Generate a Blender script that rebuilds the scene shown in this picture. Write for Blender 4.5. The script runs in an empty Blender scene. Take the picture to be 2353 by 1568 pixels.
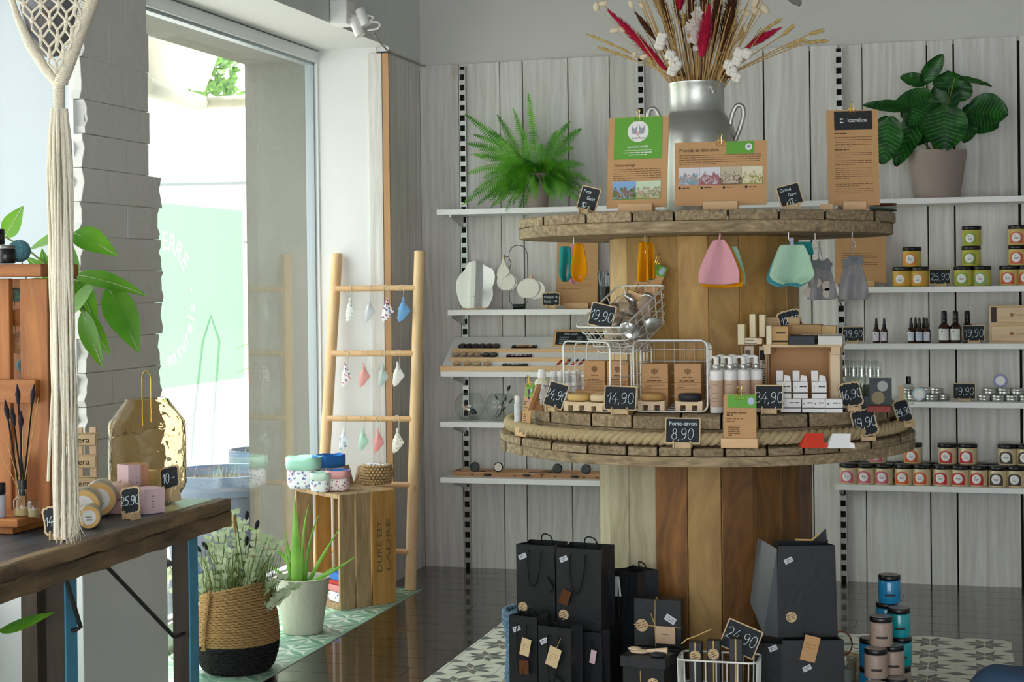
import bpy, math, random
from mathutils import Vector, Matrix
random.seed(7)
S=bpy.context.scene
COL=S.collection
# ---------------------------------------------------------------- camera, sky, sun, exposure
FPX=3750.0; PCX,PCY=1176.5,678.0; EYE=1.4
ROT=Matrix(((0.96399153,0.00921361,0.2657733),(0.26568513,0.00976878,-0.96401037),(-0.0114783,0.99990984,0.0069691)))
cd=bpy.data.cameras.new('camera'); cam=bpy.data.objects.new('camera',cd); COL.objects.link(cam)
cd.sensor_width=36; cd.sensor_fit='HORIZONTAL'; cd.lens=FPX/2353*36
cd.shift_x=0; cd.shift_y=-(784-PCY)/2353; cd.clip_start=.05; cd.clip_end=200
cam.matrix_world=Matrix.Translation((0,0,EYE))@ROT.to_4x4()
S.camera=cam
W=bpy.data.worlds.new('sky'); S.world=W; W.use_nodes=True
bg=W.node_tree.nodes['Background']; bg.inputs[0].default_value=(.90,.945,1,1); bg.inputs[1].default_value=4.0
sd=bpy.data.lights.new('sun','SUN'); sd.energy=7; sd.angle=.02; sd.color=(1,.93,.82)
sun=bpy.data.objects.new('sun',sd); COL.objects.link(sun)
sun.rotation_euler=Vector((-.34,.24,1.2)).to_track_quat('Z','Y').to_euler()
S.view_settings.view_transform='Standard'; S.view_settings.look='None'; S.view_settings.gamma=1
S.view_settings.use_curve_mapping=False; S.view_settings.exposure=0.42
# ---------------------------------------------------------------- helpers
R=math.radians
def lin(h):
    h=h.lstrip('#'); o=[]
    for i in (0,2,4):
        c=int(h[i:i+2],16)/255; o.append(c/12.92 if c<=.04045 else ((c+.055)/1.055)**2.4)
    return (*o,1)
RT=ROT.transposed()
def px_of(x,y,z):
    c=RT@(Vector((x,y,z))-Vector((0,0,EYE))); return PCX+FPX*c.x/-c.z, PCY-FPX*c.y/-c.z, -c.z
def at(px,py,Y):
    r=ROT@Vector((px-PCX,PCY-py,-FPX)); t=Y/r.y; return Vector((r.x*t,Y,EYE+r.z*t))
def atz(px,py,Z):
    r=ROT@Vector((px-PCX,PCY-py,-FPX)); t=(Z-EYE)/r.z; return Vector((r.x*t,r.y*t,Z))
def atx(px,py,X):
    r=ROT@Vector((px-PCX,PCY-py,-FPX)); t=X/r.x; return Vector((X,r.y*t,EYE+r.z*t))
def on(px,Y,z):
    a=-4.;b=2.
    for _ in range(50):
        m=(a+b)/2
        if px_of(m,Y,z)[0]<px: a=m
        else: b=m
    return Vector((m,Y,z))
def un(p): return px_of(*p)[2]/FPX      # metres per photo pixel at a point
class MB:
    def __init__(s): s.v=[];s.f=[];s.m=[];s.s=[];s.k=0;s.T=None
    def add(s,vs,fs,sm=False,M=None):
        n=len(s.v); M2=None
        if M is not None: vs=[M@Vector(v) for v in vs]
        if s.T is not None: vs=[s.T@Vector(v) for v in vs]
        s.v+= [tuple(v) for v in vs]
        for q in fs: s.f.append([i+n for i in q]); s.m.append(s.k); s.s.append(sm)
        return s
    def box(s,x0,x1,y0,y1,z0,z1,M=None):
        return s.add([(x0,y0,z0),(x1,y0,z0),(x1,y1,z0),(x0,y1,z0),(x0,y0,z1),(x1,y0,z1),(x1,y1,z1),(x0,y1,z1)],
          [(0,3,2,1),(4,5,6,7),(0,1,5,4),(1,2,6,5),(2,3,7,6),(3,0,4,7)],False,M)
    def tube(s,pts,r,n=8,closed=False,M=None,cap=True):
        pts=[Vector(p) for p in pts]; N=len(pts)
        rs=r if isinstance(r,(list,tuple)) else [r]*N
        vs=[];fs=[]; prev=None
        for i,p in enumerate(pts):
            if closed: t=pts[(i+1)%N]-pts[i-1]
            else: t=pts[min(i+1,N-1)]-pts[max(i-1,0)]
            if t.length<1e-9: t=Vector((0,0,1))
            t.normalize()
            if prev is None:
                u=t.orthogonal().normalized()
            else:
                u=prev-t*prev.dot(t)
                if u.length<1e-6: u=t.orthogonal()
                u.normalize()
            prev=u; w=t.cross(u)
            for k in range(n):
                a=2*math.pi*k/n; vs.append(p+(u*math.cos(a)+w*math.sin(a))*rs[i])
        L=N if closed else N-1
        for i in range(L):
            j=(i+1)%N
            for k in range(n): fs.append((i*n+k,i*n+(k+1)%n,j*n+(k+1)%n,j*n+k))
        if cap and not closed: fs.append(tuple(range(n))[::-1]); fs.append(tuple(range((N-1)*n,N*n)))
        return s.add(vs,fs,True,M)
    def lathe(s,prof,n=24,M=None,sm=True):
        vs=[];fs=[]
        for r,z in prof:
            for k in range(n):
                a=2*math.pi*k/n; vs.append((r*math.cos(a),r*math.sin(a),z))
        for i in range(len(prof)-1):
            for k in range(n): fs.append((i*n+k,i*n+(k+1)%n,(i+1)*n+(k+1)%n,(i+1)*n+k))
        if prof[0][0]>1e-5: fs.append(tuple(range(n))[::-1])
        if prof[-1][0]>1e-5: fs.append(tuple(range((len(prof)-1)*n,len(prof)*n)))
        return s.add(vs,fs,sm,M)
    def cyl(s,r,z0,z1,n=20,M=None,b=0,r1=None):
        r1=r if r1 is None else r1
        if b: pr=[(r-b,z0),(r,z0+b),(r1,z1-b),(r1-b,z1)]
        else: pr=[(r,z0),(r1,z1)]
        vs=s.lathe(pr,n,M,True)
        return s
    def prism(s,poly,y0,y1,M=None,ax='y'):
        n=len(poly)
        f={'y':lambda a,b,c:(a,c,b),'z':lambda a,b,c:(a,b,c),'x':lambda a,b,c:(c,a,b)}[ax]
        vs=[f(a,b,y0) for a,b in poly]+[f(a,b,y1) for a,b in poly]
        fs=[tuple(range(n)),tuple(range(n,2*n))[::-1]]+[(i,n+i,n+(i+1)%n,(i+1)%n) for i in range(n)]
        return s.add(vs,fs,False,M)
    def grid(s,fn,nu,nv,M=None,sm=True):
        vs=[fn(i/nu,j/nv) for i in range(nu+1) for j in range(nv+1)]
        fs=[(i*(nv+1)+j,(i+1)*(nv+1)+j,(i+1)*(nv+1)+j+1,i*(nv+1)+j+1) for i in range(nu) for j in range(nv)]
        return s.add(vs,fs,sm,M)
    def ball(s,r,c=(0,0,0),n=12,sc=(1,1,1)):
        m=max(4,n//2); vs=[];fs=[]
        for i in range(m+1):
            t=math.pi*i/m
            for k in range(n):
                a=2*math.pi*k/n; vs.append((c[0]+r*sc[0]*math.sin(t)*math.cos(a),c[1]+r*sc[1]*math.sin(t)*math.sin(a),c[2]+r*sc[2]*math.cos(t)))
        for i in range(m):
            for k in range(n): fs.append((i*n+k,(i+1)*n+k,(i+1)*n+(k+1)%n,i*n+(k+1)%n))
        return s.add(vs,fs,True)
    def build(s,name,mats,parent=None,loc=None,rz=0,bev=0,solid=0,sub=0,mat4=None):
        me=bpy.data.meshes.new(name); me.from_pydata(s.v,[],s.f)
        if not isinstance(mats,(list,tuple)): mats=[mats]
        for m in mats: me.materials.append(m)
        me.polygons.foreach_set('material_index',s.m); me.polygons.foreach_set('use_smooth',s.s)
        me.validate(); me.update()
        import bmesh
        b=bmesh.new(); b.from_mesh(me); bmesh.ops.recalc_face_normals(b,faces=b.faces)
        for e in b.edges:
            if len(e.link_faces)==2 and e.calc_face_angle(0)>1.15: e.smooth=False
        b.to_mesh(me); b.free()
        o=bpy.data.objects.new(name,me); COL.objects.link(o)
        if parent: o.parent=parent
        if loc is not None: o.location=loc
        if rz: o.rotation_euler=(0,0,rz)
        if mat4 is not None: o.matrix_local=mat4
        if solid: md=o.modifiers.new('thick','SOLIDIFY'); md.thickness=solid; md.offset=0
        if sub: md=o.modifiers.new('sub','SUBSURF'); md.levels=sub; md.render_levels=sub
        if bev: md=o.modifiers.new('bevel','BEVEL'); md.width=bev; md.segments=2; md.limit_method='ANGLE'
        return o
def tag(o,label,cat,group=None,kind=None):
    if label: o['label']=label
    if cat: o['category']=cat
    if group: o['group']=group
    if kind: o['kind']=kind
    return o
def thing(name,label,cat,loc=(0,0,0),rz=0,group=None,rot=None):
    o=bpy.data.objects.new(name,None); COL.objects.link(o); o.location=loc
    o.rotation_euler=rot if rot else (0,0,rz); o.empty_display_size=.05
    return tag(o,label,cat,group)
def struct(name,mb,mats,parent=None,**k):
    o=mb.build(name,mats,parent,**k)
    if not parent: o['kind']='structure'
    return o
def dup(o,loc=None,rz=None,label=None,group=None,parent=None,top=True):
    c=o.copy(); COL.objects.link(c)
    if parent: c.parent=parent; c.matrix_parent_inverse=o.matrix_parent_inverse.copy()
    if top:
        if loc is not None: c.location=loc
        if rz is not None: c.rotation_euler=(0,0,rz)
        if label: c['label']=label
        if group: c['group']=group
    for ch in o.children: dup(ch,parent=c,top=False)
    return c
# ---------------------------------------------------------------- materials
def nm(name):
    m=bpy.data.materials.new(name); m.use_nodes=True; nt=m.node_tree; b=nt.nodes['Principled BSDF']; return m,nt,b
def mat(name,col,rough=.5,metal=0,bump=0,bscale=60,var=0,vscale=8,spec=.5,trans=0,ior=1.45,sheen=0,emit=0,coat=0,sub=0):
    m,nt,b=nm(name); c=lin(col); b.inputs['Base Color'].default_value=c; b.inputs['Roughness'].default_value=rough
    b.inputs['Metallic'].default_value=metal; b.inputs['Specular IOR Level'].default_value=spec
    if trans: b.inputs['Transmission Weight'].default_value=trans; b.inputs['IOR'].default_value=ior
    if coat: b.inputs['Coat Weight'].default_value=coat
    if sub: b.inputs['Subsurface Weight'].default_value=sub; b.inputs['Subsurface Radius'].default_value=(.01,.006,.004)
    if emit: b.inputs['Emission Color'].default_value=c; b.inputs['Emission Strength'].default_value=emit
    tc=nt.nodes.new('ShaderNodeTexCoord')
    if var:
        n=nt.nodes.new('ShaderNodeTexNoise'); n.inputs['Scale'].default_value=vscale; n.inputs['Detail'].default_value=5
        nt.links.new(tc.outputs['Object'],n.inputs['Vector'])
        h=nt.nodes.new('ShaderNodeMapRange'); h.inputs[3].default_value=1-var; h.inputs[4].default_value=1+var
        nt.links.new(n.outputs[0],h.inputs[0])
        x=nt.nodes.new('ShaderNodeVectorMath'); x.operation='SCALE'; x.inputs[0].default_value=c[:3]
        nt.links.new(h.outputs[0],x.inputs['Scale']); nt.links.new(x.outputs[0],b.inputs['Base Color'])
    if bump:
        n=nt.nodes.new('ShaderNodeTexNoise'); n.inputs['Scale'].default_value=bscale; n.inputs['Detail'].default_value=4
        nt.links.new(tc.outputs['Object'],n.inputs['Vector'])
        u=nt.nodes.new('ShaderNodeBump'); u.inputs['Strength'].default_value=bump; u.inputs['Distance'].default_value=.01
        nt.links.new(n.outputs[0],u.inputs['Height']); nt.links.new(u.outputs[0],b.inputs['Normal'])
    return m
def wood(name,c1,c2,axis='z',scale=14,stretch=.08,rough=.6,knots=0,dark='3a2817',tone=.25,bump=.25,pos=(.35,.7),warp=.12,coat=0,knotsize=7):
    m,nt,b=nm(name); N=nt.nodes.new; L=nt.links.new
    tc=N('ShaderNodeTexCoord'); ge=N('ShaderNodeNewGeometry')
    off=N('ShaderNodeVectorMath'); off.operation='SCALE'; off.inputs[0].default_value=(37,23,31)
    L(ge.outputs['Random Per Island'],off.inputs['Scale'])
    ad=N('ShaderNodeVectorMath'); ad.operation='ADD'; L(tc.outputs['Object'],ad.inputs[0]); L(off.outputs[0],ad.inputs[1])
    wn=N('ShaderNodeTexNoise'); wn.inputs['Scale'].default_value=2.2; wn.inputs['Detail'].default_value=2; L(ad.outputs[0],wn.inputs['Vector'])
    wm=N('ShaderNodeVectorMath'); wm.operation='SCALE'; wm.inputs['Scale'].default_value=warp; L(wn.outputs['Color'],wm.inputs[0])
    a2=N('ShaderNodeVectorMath'); a2.operation='ADD'; L(ad.outputs[0],a2.inputs[0]); L(wm.outputs[0],a2.inputs[1])
    mp=N('ShaderNodeMapping'); mp.inputs['Scale'].default_value={'x':(stretch,1,1),'y':(1,stretch,1),'z':(1,1,stretch)}[axis]
    L(a2.outputs[0],mp.inputs['Vector'])
    n=N('ShaderNodeTexNoise'); n.inputs['Scale'].default_value=scale*3; n.inputs['Detail'].default_value=7; n.inputs['Roughness'].default_value=.62
    L(mp.outputs[0],n.inputs['Vector'])
    cr=N('ShaderNodeValToRGB'); cr.color_ramp.elements[0].color=lin(c1); cr.color_ramp.elements[1].color=lin(c2)
    cr.color_ramp.elements[0].position=pos[0]; cr.color_ramp.elements[1].position=pos[1]; L(n.outputs[0],cr.inputs[0])
    r=N('ShaderNodeMapRange'); r.inputs[3].default_value=1-tone; r.inputs[4].default_value=1+tone*.5
    L(ge.outputs['Random Per Island'],r.inputs[0])
    sc=N('ShaderNodeVectorMath'); sc.operation='SCALE'; L(cr.outputs[0],sc.inputs[0]); L(r.outputs[0],sc.inputs['Scale'])
    out=sc.outputs[0]
    if knots:
        m3=N('ShaderNodeMapping'); q=.35; m3.inputs['Scale'].default_value={'x':(q,1,1),'y':(1,q,1),'z':(1,1,q)}[axis]; L(a2.outputs[0],m3.inputs['Vector'])
        v=N('ShaderNodeTexVoronoi'); v.inputs['Scale'].default_value=knotsize; L(m3.outputs[0],v.inputs['Vector'])
        kr=N('ShaderNodeMapRange'); kr.inputs[1].default_value=.05; kr.inputs[2].default_value=.05+.16*knots; kr.inputs[3].default_value=.85*min(1,knots+.3); kr.inputs[4].default_value=0; L(v.outputs['Distance'],kr.inputs[0])
        mx=N('ShaderNodeMix'); mx.data_type='RGBA'; L(kr.outputs[0],mx.inputs[0]); L(out,mx.inputs[6]); mx.inputs[7].default_value=lin(dark); out=mx.outputs[2]
    L(out,b.inputs['Base Color']); b.inputs['Roughness'].default_value=rough
    if coat: b.inputs['Coat Weight'].default_value=coat
    if bump:
        u=N('ShaderNodeBump'); u.inputs['Strength'].default_value=bump; u.inputs['Distance'].default_value=.006; L(n.outputs[0],u.inputs['Height']); L(u.outputs[0],b.inputs['Normal'])
    return m
def glassy(name,col='ffffff',gloss=.12,rough=.02,tint=1.0):
    m,nt,b=nm(name); nt.nodes.remove(b); N=nt.nodes.new
    t=N('ShaderNodeBsdfTransparent'); t.inputs[0].default_value=lin(col); g=N('ShaderNodeBsdfGlossy'); g.inputs['Roughness'].default_value=rough
    f=N('ShaderNodeLayerWeight'); f.inputs[0].default_value=.5; x=N('ShaderNodeMixShader')
    pw=N('ShaderNodeMath'); pw.operation='POWER'; pw.inputs[1].default_value=3; nt.links.new(f.outputs['Facing'],pw.inputs[0])
    ml=N('ShaderNodeMath'); ml.operation='MULTIPLY_ADD'; ml.inputs[1].default_value=gloss*4; ml.inputs[2].default_value=gloss*.25; nt.links.new(pw.outputs[0],ml.inputs[0])
    nt.links.new(ml.outputs[0],x.inputs[0]); nt.links.new(t.outputs[0],x.inputs[1]); nt.links.new(g.outputs[0],x.inputs[2])
    nt.links.new(x.outputs[0],nt.nodes['Material Output'].inputs[0]); return m
def leafmat(name,c1,c2,transl=.35,rough=.4,stripe=0,scale=20):
    m,nt,b=nm(name); N=nt.nodes.new; L=nt.links.new
    tc=N('ShaderNodeTexCoord'); n=N('ShaderNodeTexNoise'); n.inputs['Scale'].default_value=scale; L(tc.outputs['Object'],n.inputs['Vector'])
    cr=N('ShaderNodeValToRGB'); cr.color_ramp.elements[0].color=lin(c1); cr.color_ramp.elements[1].color=lin(c2); cr.color_ramp.elements[0].position=.35; cr.color_ramp.elements[1].position=.65
    L(n.outputs[0],cr.inputs[0]); L(cr.outputs[0],b.inputs['Base Color']); b.inputs['Roughness'].default_value=rough
    t=N('ShaderNodeBsdfTranslucent'); L(cr.outputs[0],t.inputs[0]); x=N('ShaderNodeMixShader'); x.inputs[0].default_value=transl
    L(b.outputs[0],x.inputs[1]); L(t.outputs[0],x.inputs[2]); L(x.outputs[0],nt.nodes['Material Output'].inputs[0]); return m
M=dict(
 plank=wood('white_washed_plank','d3cdc5','f0eeea',axis='z',scale=14,stretch=.03,rough=.65,knots=.12,dark='b9a58a',tone=.10,bump=.2,warp=.05,knotsize=3),
 plankbare=wood('bare_plank_edge','b98e62','c79d74',rough=.7),
 plaster=mat('plaster','d9d6d0',.85,bump=.15,bscale=30,var=.03),
 wallwhite=mat('white_paint','e4e4e2',.7,bump=.05,bscale=20,var=.02),
 brick=mat('painted_brick','dfddd8',.85,bump=.6,bscale=14,var=.04,vscale=5),
 crack=mat('gap_shadow_black','20180f',.9),
 frame=mat('white_window_frame','eef1f2',.3),
 glass=glassy('window_glass','fbfdfc',.12),
 clear=glassy('clear_glass','f6f9f7',.2),
 steel=mat('slotted_steel','b9bab6',.35,.8), dark=mat('dark_steel','2b2b2b',.5,.3),
 shelf=mat('white_shelf','eeecea',.35),
 floorw=wood('dark_floor_boards','17110d','241a14',axis='x',scale=8,stretch=.06,rough=.22,tone=.3,bump=.05,coat=.6),
 spoolrim=wood('weathered_flange_wood','7d6a50','c0a985',axis='y',scale=30,stretch=.10,rough=.8,knots=.15,tone=.3,bump=.8),
 spoolrimx=wood('weathered_flange_wood_across','7d6a50','bda580',axis='x',scale=30,stretch=.10,rough=.8,knots=.15,tone=.25,bump=.8),
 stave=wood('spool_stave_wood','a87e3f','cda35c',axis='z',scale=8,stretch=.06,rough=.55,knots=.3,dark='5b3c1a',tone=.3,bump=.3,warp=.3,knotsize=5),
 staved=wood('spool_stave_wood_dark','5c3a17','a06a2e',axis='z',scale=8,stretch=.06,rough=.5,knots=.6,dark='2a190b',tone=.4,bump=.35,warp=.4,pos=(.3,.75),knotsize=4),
 stavep=wood('spool_stave_wood_pale_lit','a89878','c9bea0',axis='z',scale=8,stretch=.06,rough=.7,knots=.25,dark='5b452c',tone=.15,bump=.3,warp=.3),
 pine=wood('light_pine','e0b582','efcfa3',axis='z',scale=9,stretch=.05,rough=.5,knots=.1,dark='a9713c',tone=.08,bump=.08),
 pinex=wood('light_pine_across','dfb07c','edc898',axis='x',scale=9,stretch=.05,rough=.5,tone=.08,bump=.08),
 bamboo=wood('bamboo','dcb98a','ead0a8',axis='x',scale=12,stretch=.05,rough=.5,tone=.08,bump=.05),
 bamboop=mat('pale_beech','e3c9a4',.55,var=.06,vscale=20),
 crate=wood('old_crate_wood','a58660','d3b288',axis='z',scale=12,stretch=.06,rough=.8,knots=.3,dark='4a3018',tone=.25,bump=.6),
 crateo=wood('orange_crate_wood','b5813f','d9a860',axis='z',scale=10,stretch=.06,rough=.75,knots=.3,dark='5a3612',tone=.1,bump=.5),
 pallet=wood('stained_pallet_wood','8c4f20','bd7838',axis='z',scale=8,stretch=.06,rough=.55,knots=.35,dark='4a260e',tone=.15,bump=.3,knotsize=6),
 palletx=wood('stained_pallet_wood_across','8c4f20','bd7838',axis='x',scale=8,stretch=.06,rough=.55,knots=.35,dark='4a260e',tone=.15,bump=.3),
 tabw=wood('old_table_edge_wood','4f4030','8f7453',axis='y',scale=12,stretch=.07,rough=.6,knots=.25,dark='241a10',tone=.3,bump=.8,pos=(.38,.66)),
 tabt=wood('blue_stained_table_top','2c3740','4d5b66',axis='y',scale=9,stretch=.06,rough=.35,tone=.2,bump=.3),
 tableg=wood('dark_table_leg','2c2118','4b3826',axis='z',scale=10,stretch=.06,rough=.6,tone=.1),
 bluep=mat('worn_blue_paint','3f86a5',.55,bump=.3,bscale=40,var=.25,vscale=14),
 kraft=mat('kraft_board','c99c6c',.8,var=.04,vscale=40), kraftd=mat('kraft_board_edge','8f6236',.85), kraftl=mat('pale_ply','d9bd92',.7,var=.05,vscale=30),
 chalk=mat('chalkboard','20252a',.75,var=.12,vscale=25), ink=mat('chalk_line','dfeef2',.8), inkb=mat('black_ink','241c14',.8), inkg=mat('grey_ink','7b6f62',.8),
 brown_ink=mat('brown_ink','6b4a2c',.8),
 white=mat('white_plastic','f2f0ec',.35), paper=mat('white_paper','f1efec',.8), cotton=mat('cotton','efe9dd',.95,bump=.4,bscale=90),
 green=mat('green_card','63a834',.6), orange=mat('orange_paint','e0531f',.6), red=mat('red_card','d83a1e',.6),
 gold=mat('gold_wire','d8b04e',.25,1), alu=mat('brushed_aluminium','c3c3bd',.38,.85,bump=.08,bscale=50,var=.05), tin=mat('tin_metal','c9c8c4',.28,.9),
 wire=mat('pale_wire','e4e2dc',.35,.35), hook=mat('hook_metal','c7c4bb',.3,.8),
 black=mat('black_plastic','17171a',.3), bagb=mat('black_paper_bag','1e1f21',.42,bump=.08,bscale=60,spec=.4), bagg=mat('black_bag_gusset','26272b',.4), cord=mat('black_cord','0c0c0e',.9),
 rope=mat('hemp_rope','c3ad83',.9,bump=.5,bscale=120,var=.12,vscale=30), raffia=mat('raffia','cda862',.85),
 taupe=mat('taupe_pot','a5948c',.75,bump=.15,bscale=150), soil=mat('soil','2e2118',.95,bump=.8,bscale=60),
 concrete=mat('pale_concrete','d3cfc0',.85,bump=.3,bscale=60,var=.04,vscale=15),
 fern=leafmat('fern_green','3f8a1c','7cc63a',.35,.5,scale=12), leafd=leafmat('dark_leaf','12401a','24651f',.2,.35), leafl=leafmat('bright_leaf','4c8f1e','7dbb35',.42,.35,scale=6),
 leafs=leafmat('pale_leaf_stripe','2f7a2c','4c9440',.2,.35), aloe=leafmat('aloe_green','6fae3a','9bd25a',.25,.35,scale=8), euca=leafmat('eucalyptus','a9bd92','dbe3c4',.35,.5,scale=10), stem=mat('stem','6d7d3c',.8), twig=mat('brown_twig','5e4430',.85),
 wicker=mat('seagrass','b58f5c',.9,bump=.6,bscale=150,var=.2,vscale=60), wickerb=mat('black_seagrass','101114',.8,bump=.6,bscale=150), wickerl=mat('pale_seagrass','c9a77a',.9,bump=.6,bscale=150,var=.15,vscale=60),
 macra=mat('macrame_cotton','ece2cb',.95,bump=.5,bscale=160,var=.06,vscale=40,sub=.1),
 pinkc=mat('pink_flannel','dfa3ab',.95,bump=.3,bscale=200,spec=.1), mustard=mat('mustard_flannel','d98f10',.95,bump=.3,bscale=200,spec=.1), mint=mat('mint_flannel','a9cbb0',.95,bump=.3,bscale=200,spec=.1), teal=mat('teal_flannel','2e8b86',.95,bump=.3,bscale=200,spec=.1), lteal=mat('light_teal_flannel','4f9aa0',.95,bump=.3,bscale=200,spec=.1), greyc=mat('grey_flannel','8a8a8c',.95),
 crimson=mat('crimson_plume','c2153f',.95), brownp=mat('brown_plume','5d3517',.95), tan=mat('tan_grass','c29c62',.9), wheat=mat('wheat','d0b169',.85), cream=mat('cream_seed','e7d6b4',.8),
 amber=mat('amber_glass_bottle','3a1a0c',.12,coat=.5), gel=mat('yellow_balm','d8b24c',.35), skin=mat('beige_tube','c9a98a',.5),
 pinkbox=mat('pink_carton','e6c6cb',.6), candle=mat('blush_candle','e3bda9',.5,sub=.2), blueyarn=mat('blue_yarn','6d8ca3',.95,bump=.6,bscale=90,var=.2,vscale=40),
 navy=mat('navy_cloth','36506e',.8,bump=.2,bscale=90), mirror=mat('mirror','f4f6f6',.02,1),
)
def plain(h,rough=.6,**k):
    key='#'+h+str(rough)+str(k)
    if key not in M: M[key]=mat('paint_'+h,h,rough,**k)
    return M[key]
# ---------------------------------------------------------------- lettering
_tc={}
def textgeo(s):
    if s in _tc: return _tc[s]
    cu=bpy.data.curves.new('t','FONT'); cu.body=s; cu.size=1; cu.resolution_u=3
    o=bpy.data.objects.new('t',cu); COL.objects.link(o)
    dg=bpy.context.evaluated_depsgraph_get(); me=bpy.data.meshes.new_from_object(o.evaluated_get(dg))
    vs=[tuple(v.co) for v in me.vertices]; fs=[tuple(p.vertices) for p in me.polygons]
    w=max([v[0] for v in vs] or [1]); bpy.data.objects.remove(o); bpy.data.curves.remove(cu); bpy.data.meshes.remove(me)
    _tc[s]=(vs,fs,w); return _tc[s]
def text(mb,s,x,z,h,y=-.001,w=None,center=True,rot=0,fn=None):
    vs,fs,tw=textgeo(s); sx=h/.72 if w is None else w/tw; sz=h/.72
    ox=-tw*sx/2 if center else 0; c,si=math.cos(rot),math.sin(rot); out=[]
    for a,b,_ in vs:
        u=a*sx+ox; v=b*sz; out.append((x+u*c-v*si,y,z+u*si+v*c))
    mb.add(out,fs); return mb
def smooth(P,k=5):
    P=[Vector(p) for p in P]; o=[]
    for i in range(len(P)-1):
        p0=P[max(i-1,0)];p1=P[i];p2=P[i+1];p3=P[min(i+2,len(P)-1)]
        for j in range(k):
            q=j/k; o.append(.5*((2*p1)+(p2-p0)*q+(2*p0-5*p1+4*p2-p3)*q*q+(3*p1-p0-3*p2+p3)*q**3))
    return o+[P[-1]]
def arc(cx,cy,rx,ry,a0,a1,n=10): return [(cx+rx*math.cos(R(a0+(a1-a0)*i/n)),cy+ry*math.sin(R(a0+(a1-a0)*i/n))) for i in range(n+1)]
GL={'0':[arc(.35,.5,.3,.5,100,450,18)],
 '1':[[(.08,.62),(.42,1),(.38,0)]],
 '2':[arc(.34,.72,.28,.27,160,-30,9)+[(.05,.02),(.25,.06),(.7,0)]],
 '3':[arc(.3,.76,.26,.24,150,-85,9),arc(.3,.27,.32,.28,85,-150,10)],
 '4':[[(.45,1),(.02,.35),(.72,.38)],[(.5,.62),(.42,-.08)]],
 '5':[[(.62,1),(.2,.98),(.12,.56)]+arc(.3,.3,.32,.3,100,-140,10)],
 '6':[[(.5,1),(.2,.6)]+arc(.34,.26,.26,.26,160,520,14)],
 '8':[arc(.34,.76,.2,.22,-60,300,12),arc(.34,.27,.28,.27,90,450,14)],
 '9':[arc(.33,.72,.26,.26,20,380,14)+[(.6,.5),(.5,.1),(.15,0)]],
 ',':[[(.14,.06),(.04,-.16)]],'.':[[(.08,.04),(.12,0)]],'-':[[(.05,.42),(.5,.44)]],' ':[]}
def digits(mb,s,cx,z,h,y=-.0015,th=.0016,slant=.08):
    wd=[.62 if c.isdigit() else .24 for c in s]; wd=[.46 if c=='1' else (.5 if c=='-' else w) for c,w in zip(s,wd)]
    x=cx-sum(wd)*h/2
    for c,w in zip(s,wd):
        for st in GL.get(c,[]):
            mb.tube([(x+(a*.8+slant*b)*h,y,z+b*h) for a,b in st],th,4)
        x+=w*h
def textlines(mb,x0,x1,z,n,dz,h=.0014,y=-.0008,ragged=True,rnd=None):
    rr=random.Random(int((x0+z)*9999)+n)
    for i in range(n):
        e=x1 if i<n-1 or not ragged else x0+(x1-x0)*rr.uniform(.3,.7); x=x0
        while x<e-.002:
            w=min(rr.uniform(.006,.022),e-x); zz=z-i*dz
            mb.add([(x,y,zz),(x+w,y,zz),(x+w,y,zz+h),(x,y,zz+h)],[(0,1,2,3)]); x+=w+.0022
# ================================================================ THE ROOM
WX=-2.586; GX=-2.97; BY=7.70; TOP=2.49; CEIL=3.05; OX=-3.27
# dark board floor (boards run along the back wall)
m=MB(); y=-2.5; rr=random.Random(3)
while y<BY:
    x=-3.6-rr.random()*1.2
    while x<3.2:
        l=rr.uniform(1.6,2.4); m.box(x+.0008,min(x+l,3.4)-.0008,y+.0011,min(y+.148,BY+.0)-.0011,-.02,0); x+=l
    y+=.148
m.k=1; m.box(-3.6,3.4,-2.5,BY+.05,-.05,-.006)
struct('floor',m,[M['floorw'],M['crack']])
# patterned cement tiles: green leaf strip by the window
def tile_mesh(x0,x1,y0,y1,ts,z,pat,mats,name):
    m=MB(); m.k=0; m.box(x0,x1,y0,y1,-.004,z)
    nx=int(math.ceil((x1-x0)/ts)); ny=int(math.ceil((y1-y0)/ts))
    def clip(poly):
        def cl(P,ax,v,s):
            o=[]
            for i in range(len(P)):
                a=P[i];b=P[(i+1)%len(P)]; ia=s*(a[ax]-v)>=0; ib=s*(b[ax]-v)>=0
                if ia: o.append(a)
                if ia!=ib:
                    t=(v-a[ax])/(b[ax]-a[ax]); o.append((a[0]+t*(b[0]-a[0]),a[1]+t*(b[1]-a[1])))
            return o
        for ax,v,s in ((0,x0,1),(0,x1,-1),(1,y0,1),(1,y1,-1)):
            if len(poly)<3: return []
            poly=cl(poly,ax,v,s)
        return poly if len(poly)>2 else []
    for i in range(nx):
        for j in range(ny):
            cx=x1-(i+.5)*ts; cy=y1-(j+.5)*ts
            for k,poly in pat:
                P=clip([(cx+a*ts,cy+b*ts) for a,b in poly])
                if P: m.k=k; m.add([(a,b,z+.0004) for a,b in P],[tuple(range(len(P)))])
    m.k=3
    for i in range(1,nx): m.box(x1-i*ts-.0006,x1-i*ts+.0006,y0,y1,z-.001,z+.0006)
    for j in range(1,ny): m.box(x0,x1,y1-j*ts-.0006,y1-j*ts+.0006,z-.001,z+.0006)
    o=struct(name,m,mats)
    return o
def lens(ax,ay,bx,by,k,n=7):
    dx,dy=bx-ax,by-ay; a=[];b=[]
    for i in range(n+1):
        t=i/n; s=k*math.sin(math.pi*t); a.append((ax+dx*t-dy*s,ay+dy*t+dx*s)); b.append((ax+dx*t+dy*s,ay+dy*t-dx*s))
    return a+b[::-1][1:-1]
gp=[]
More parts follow.
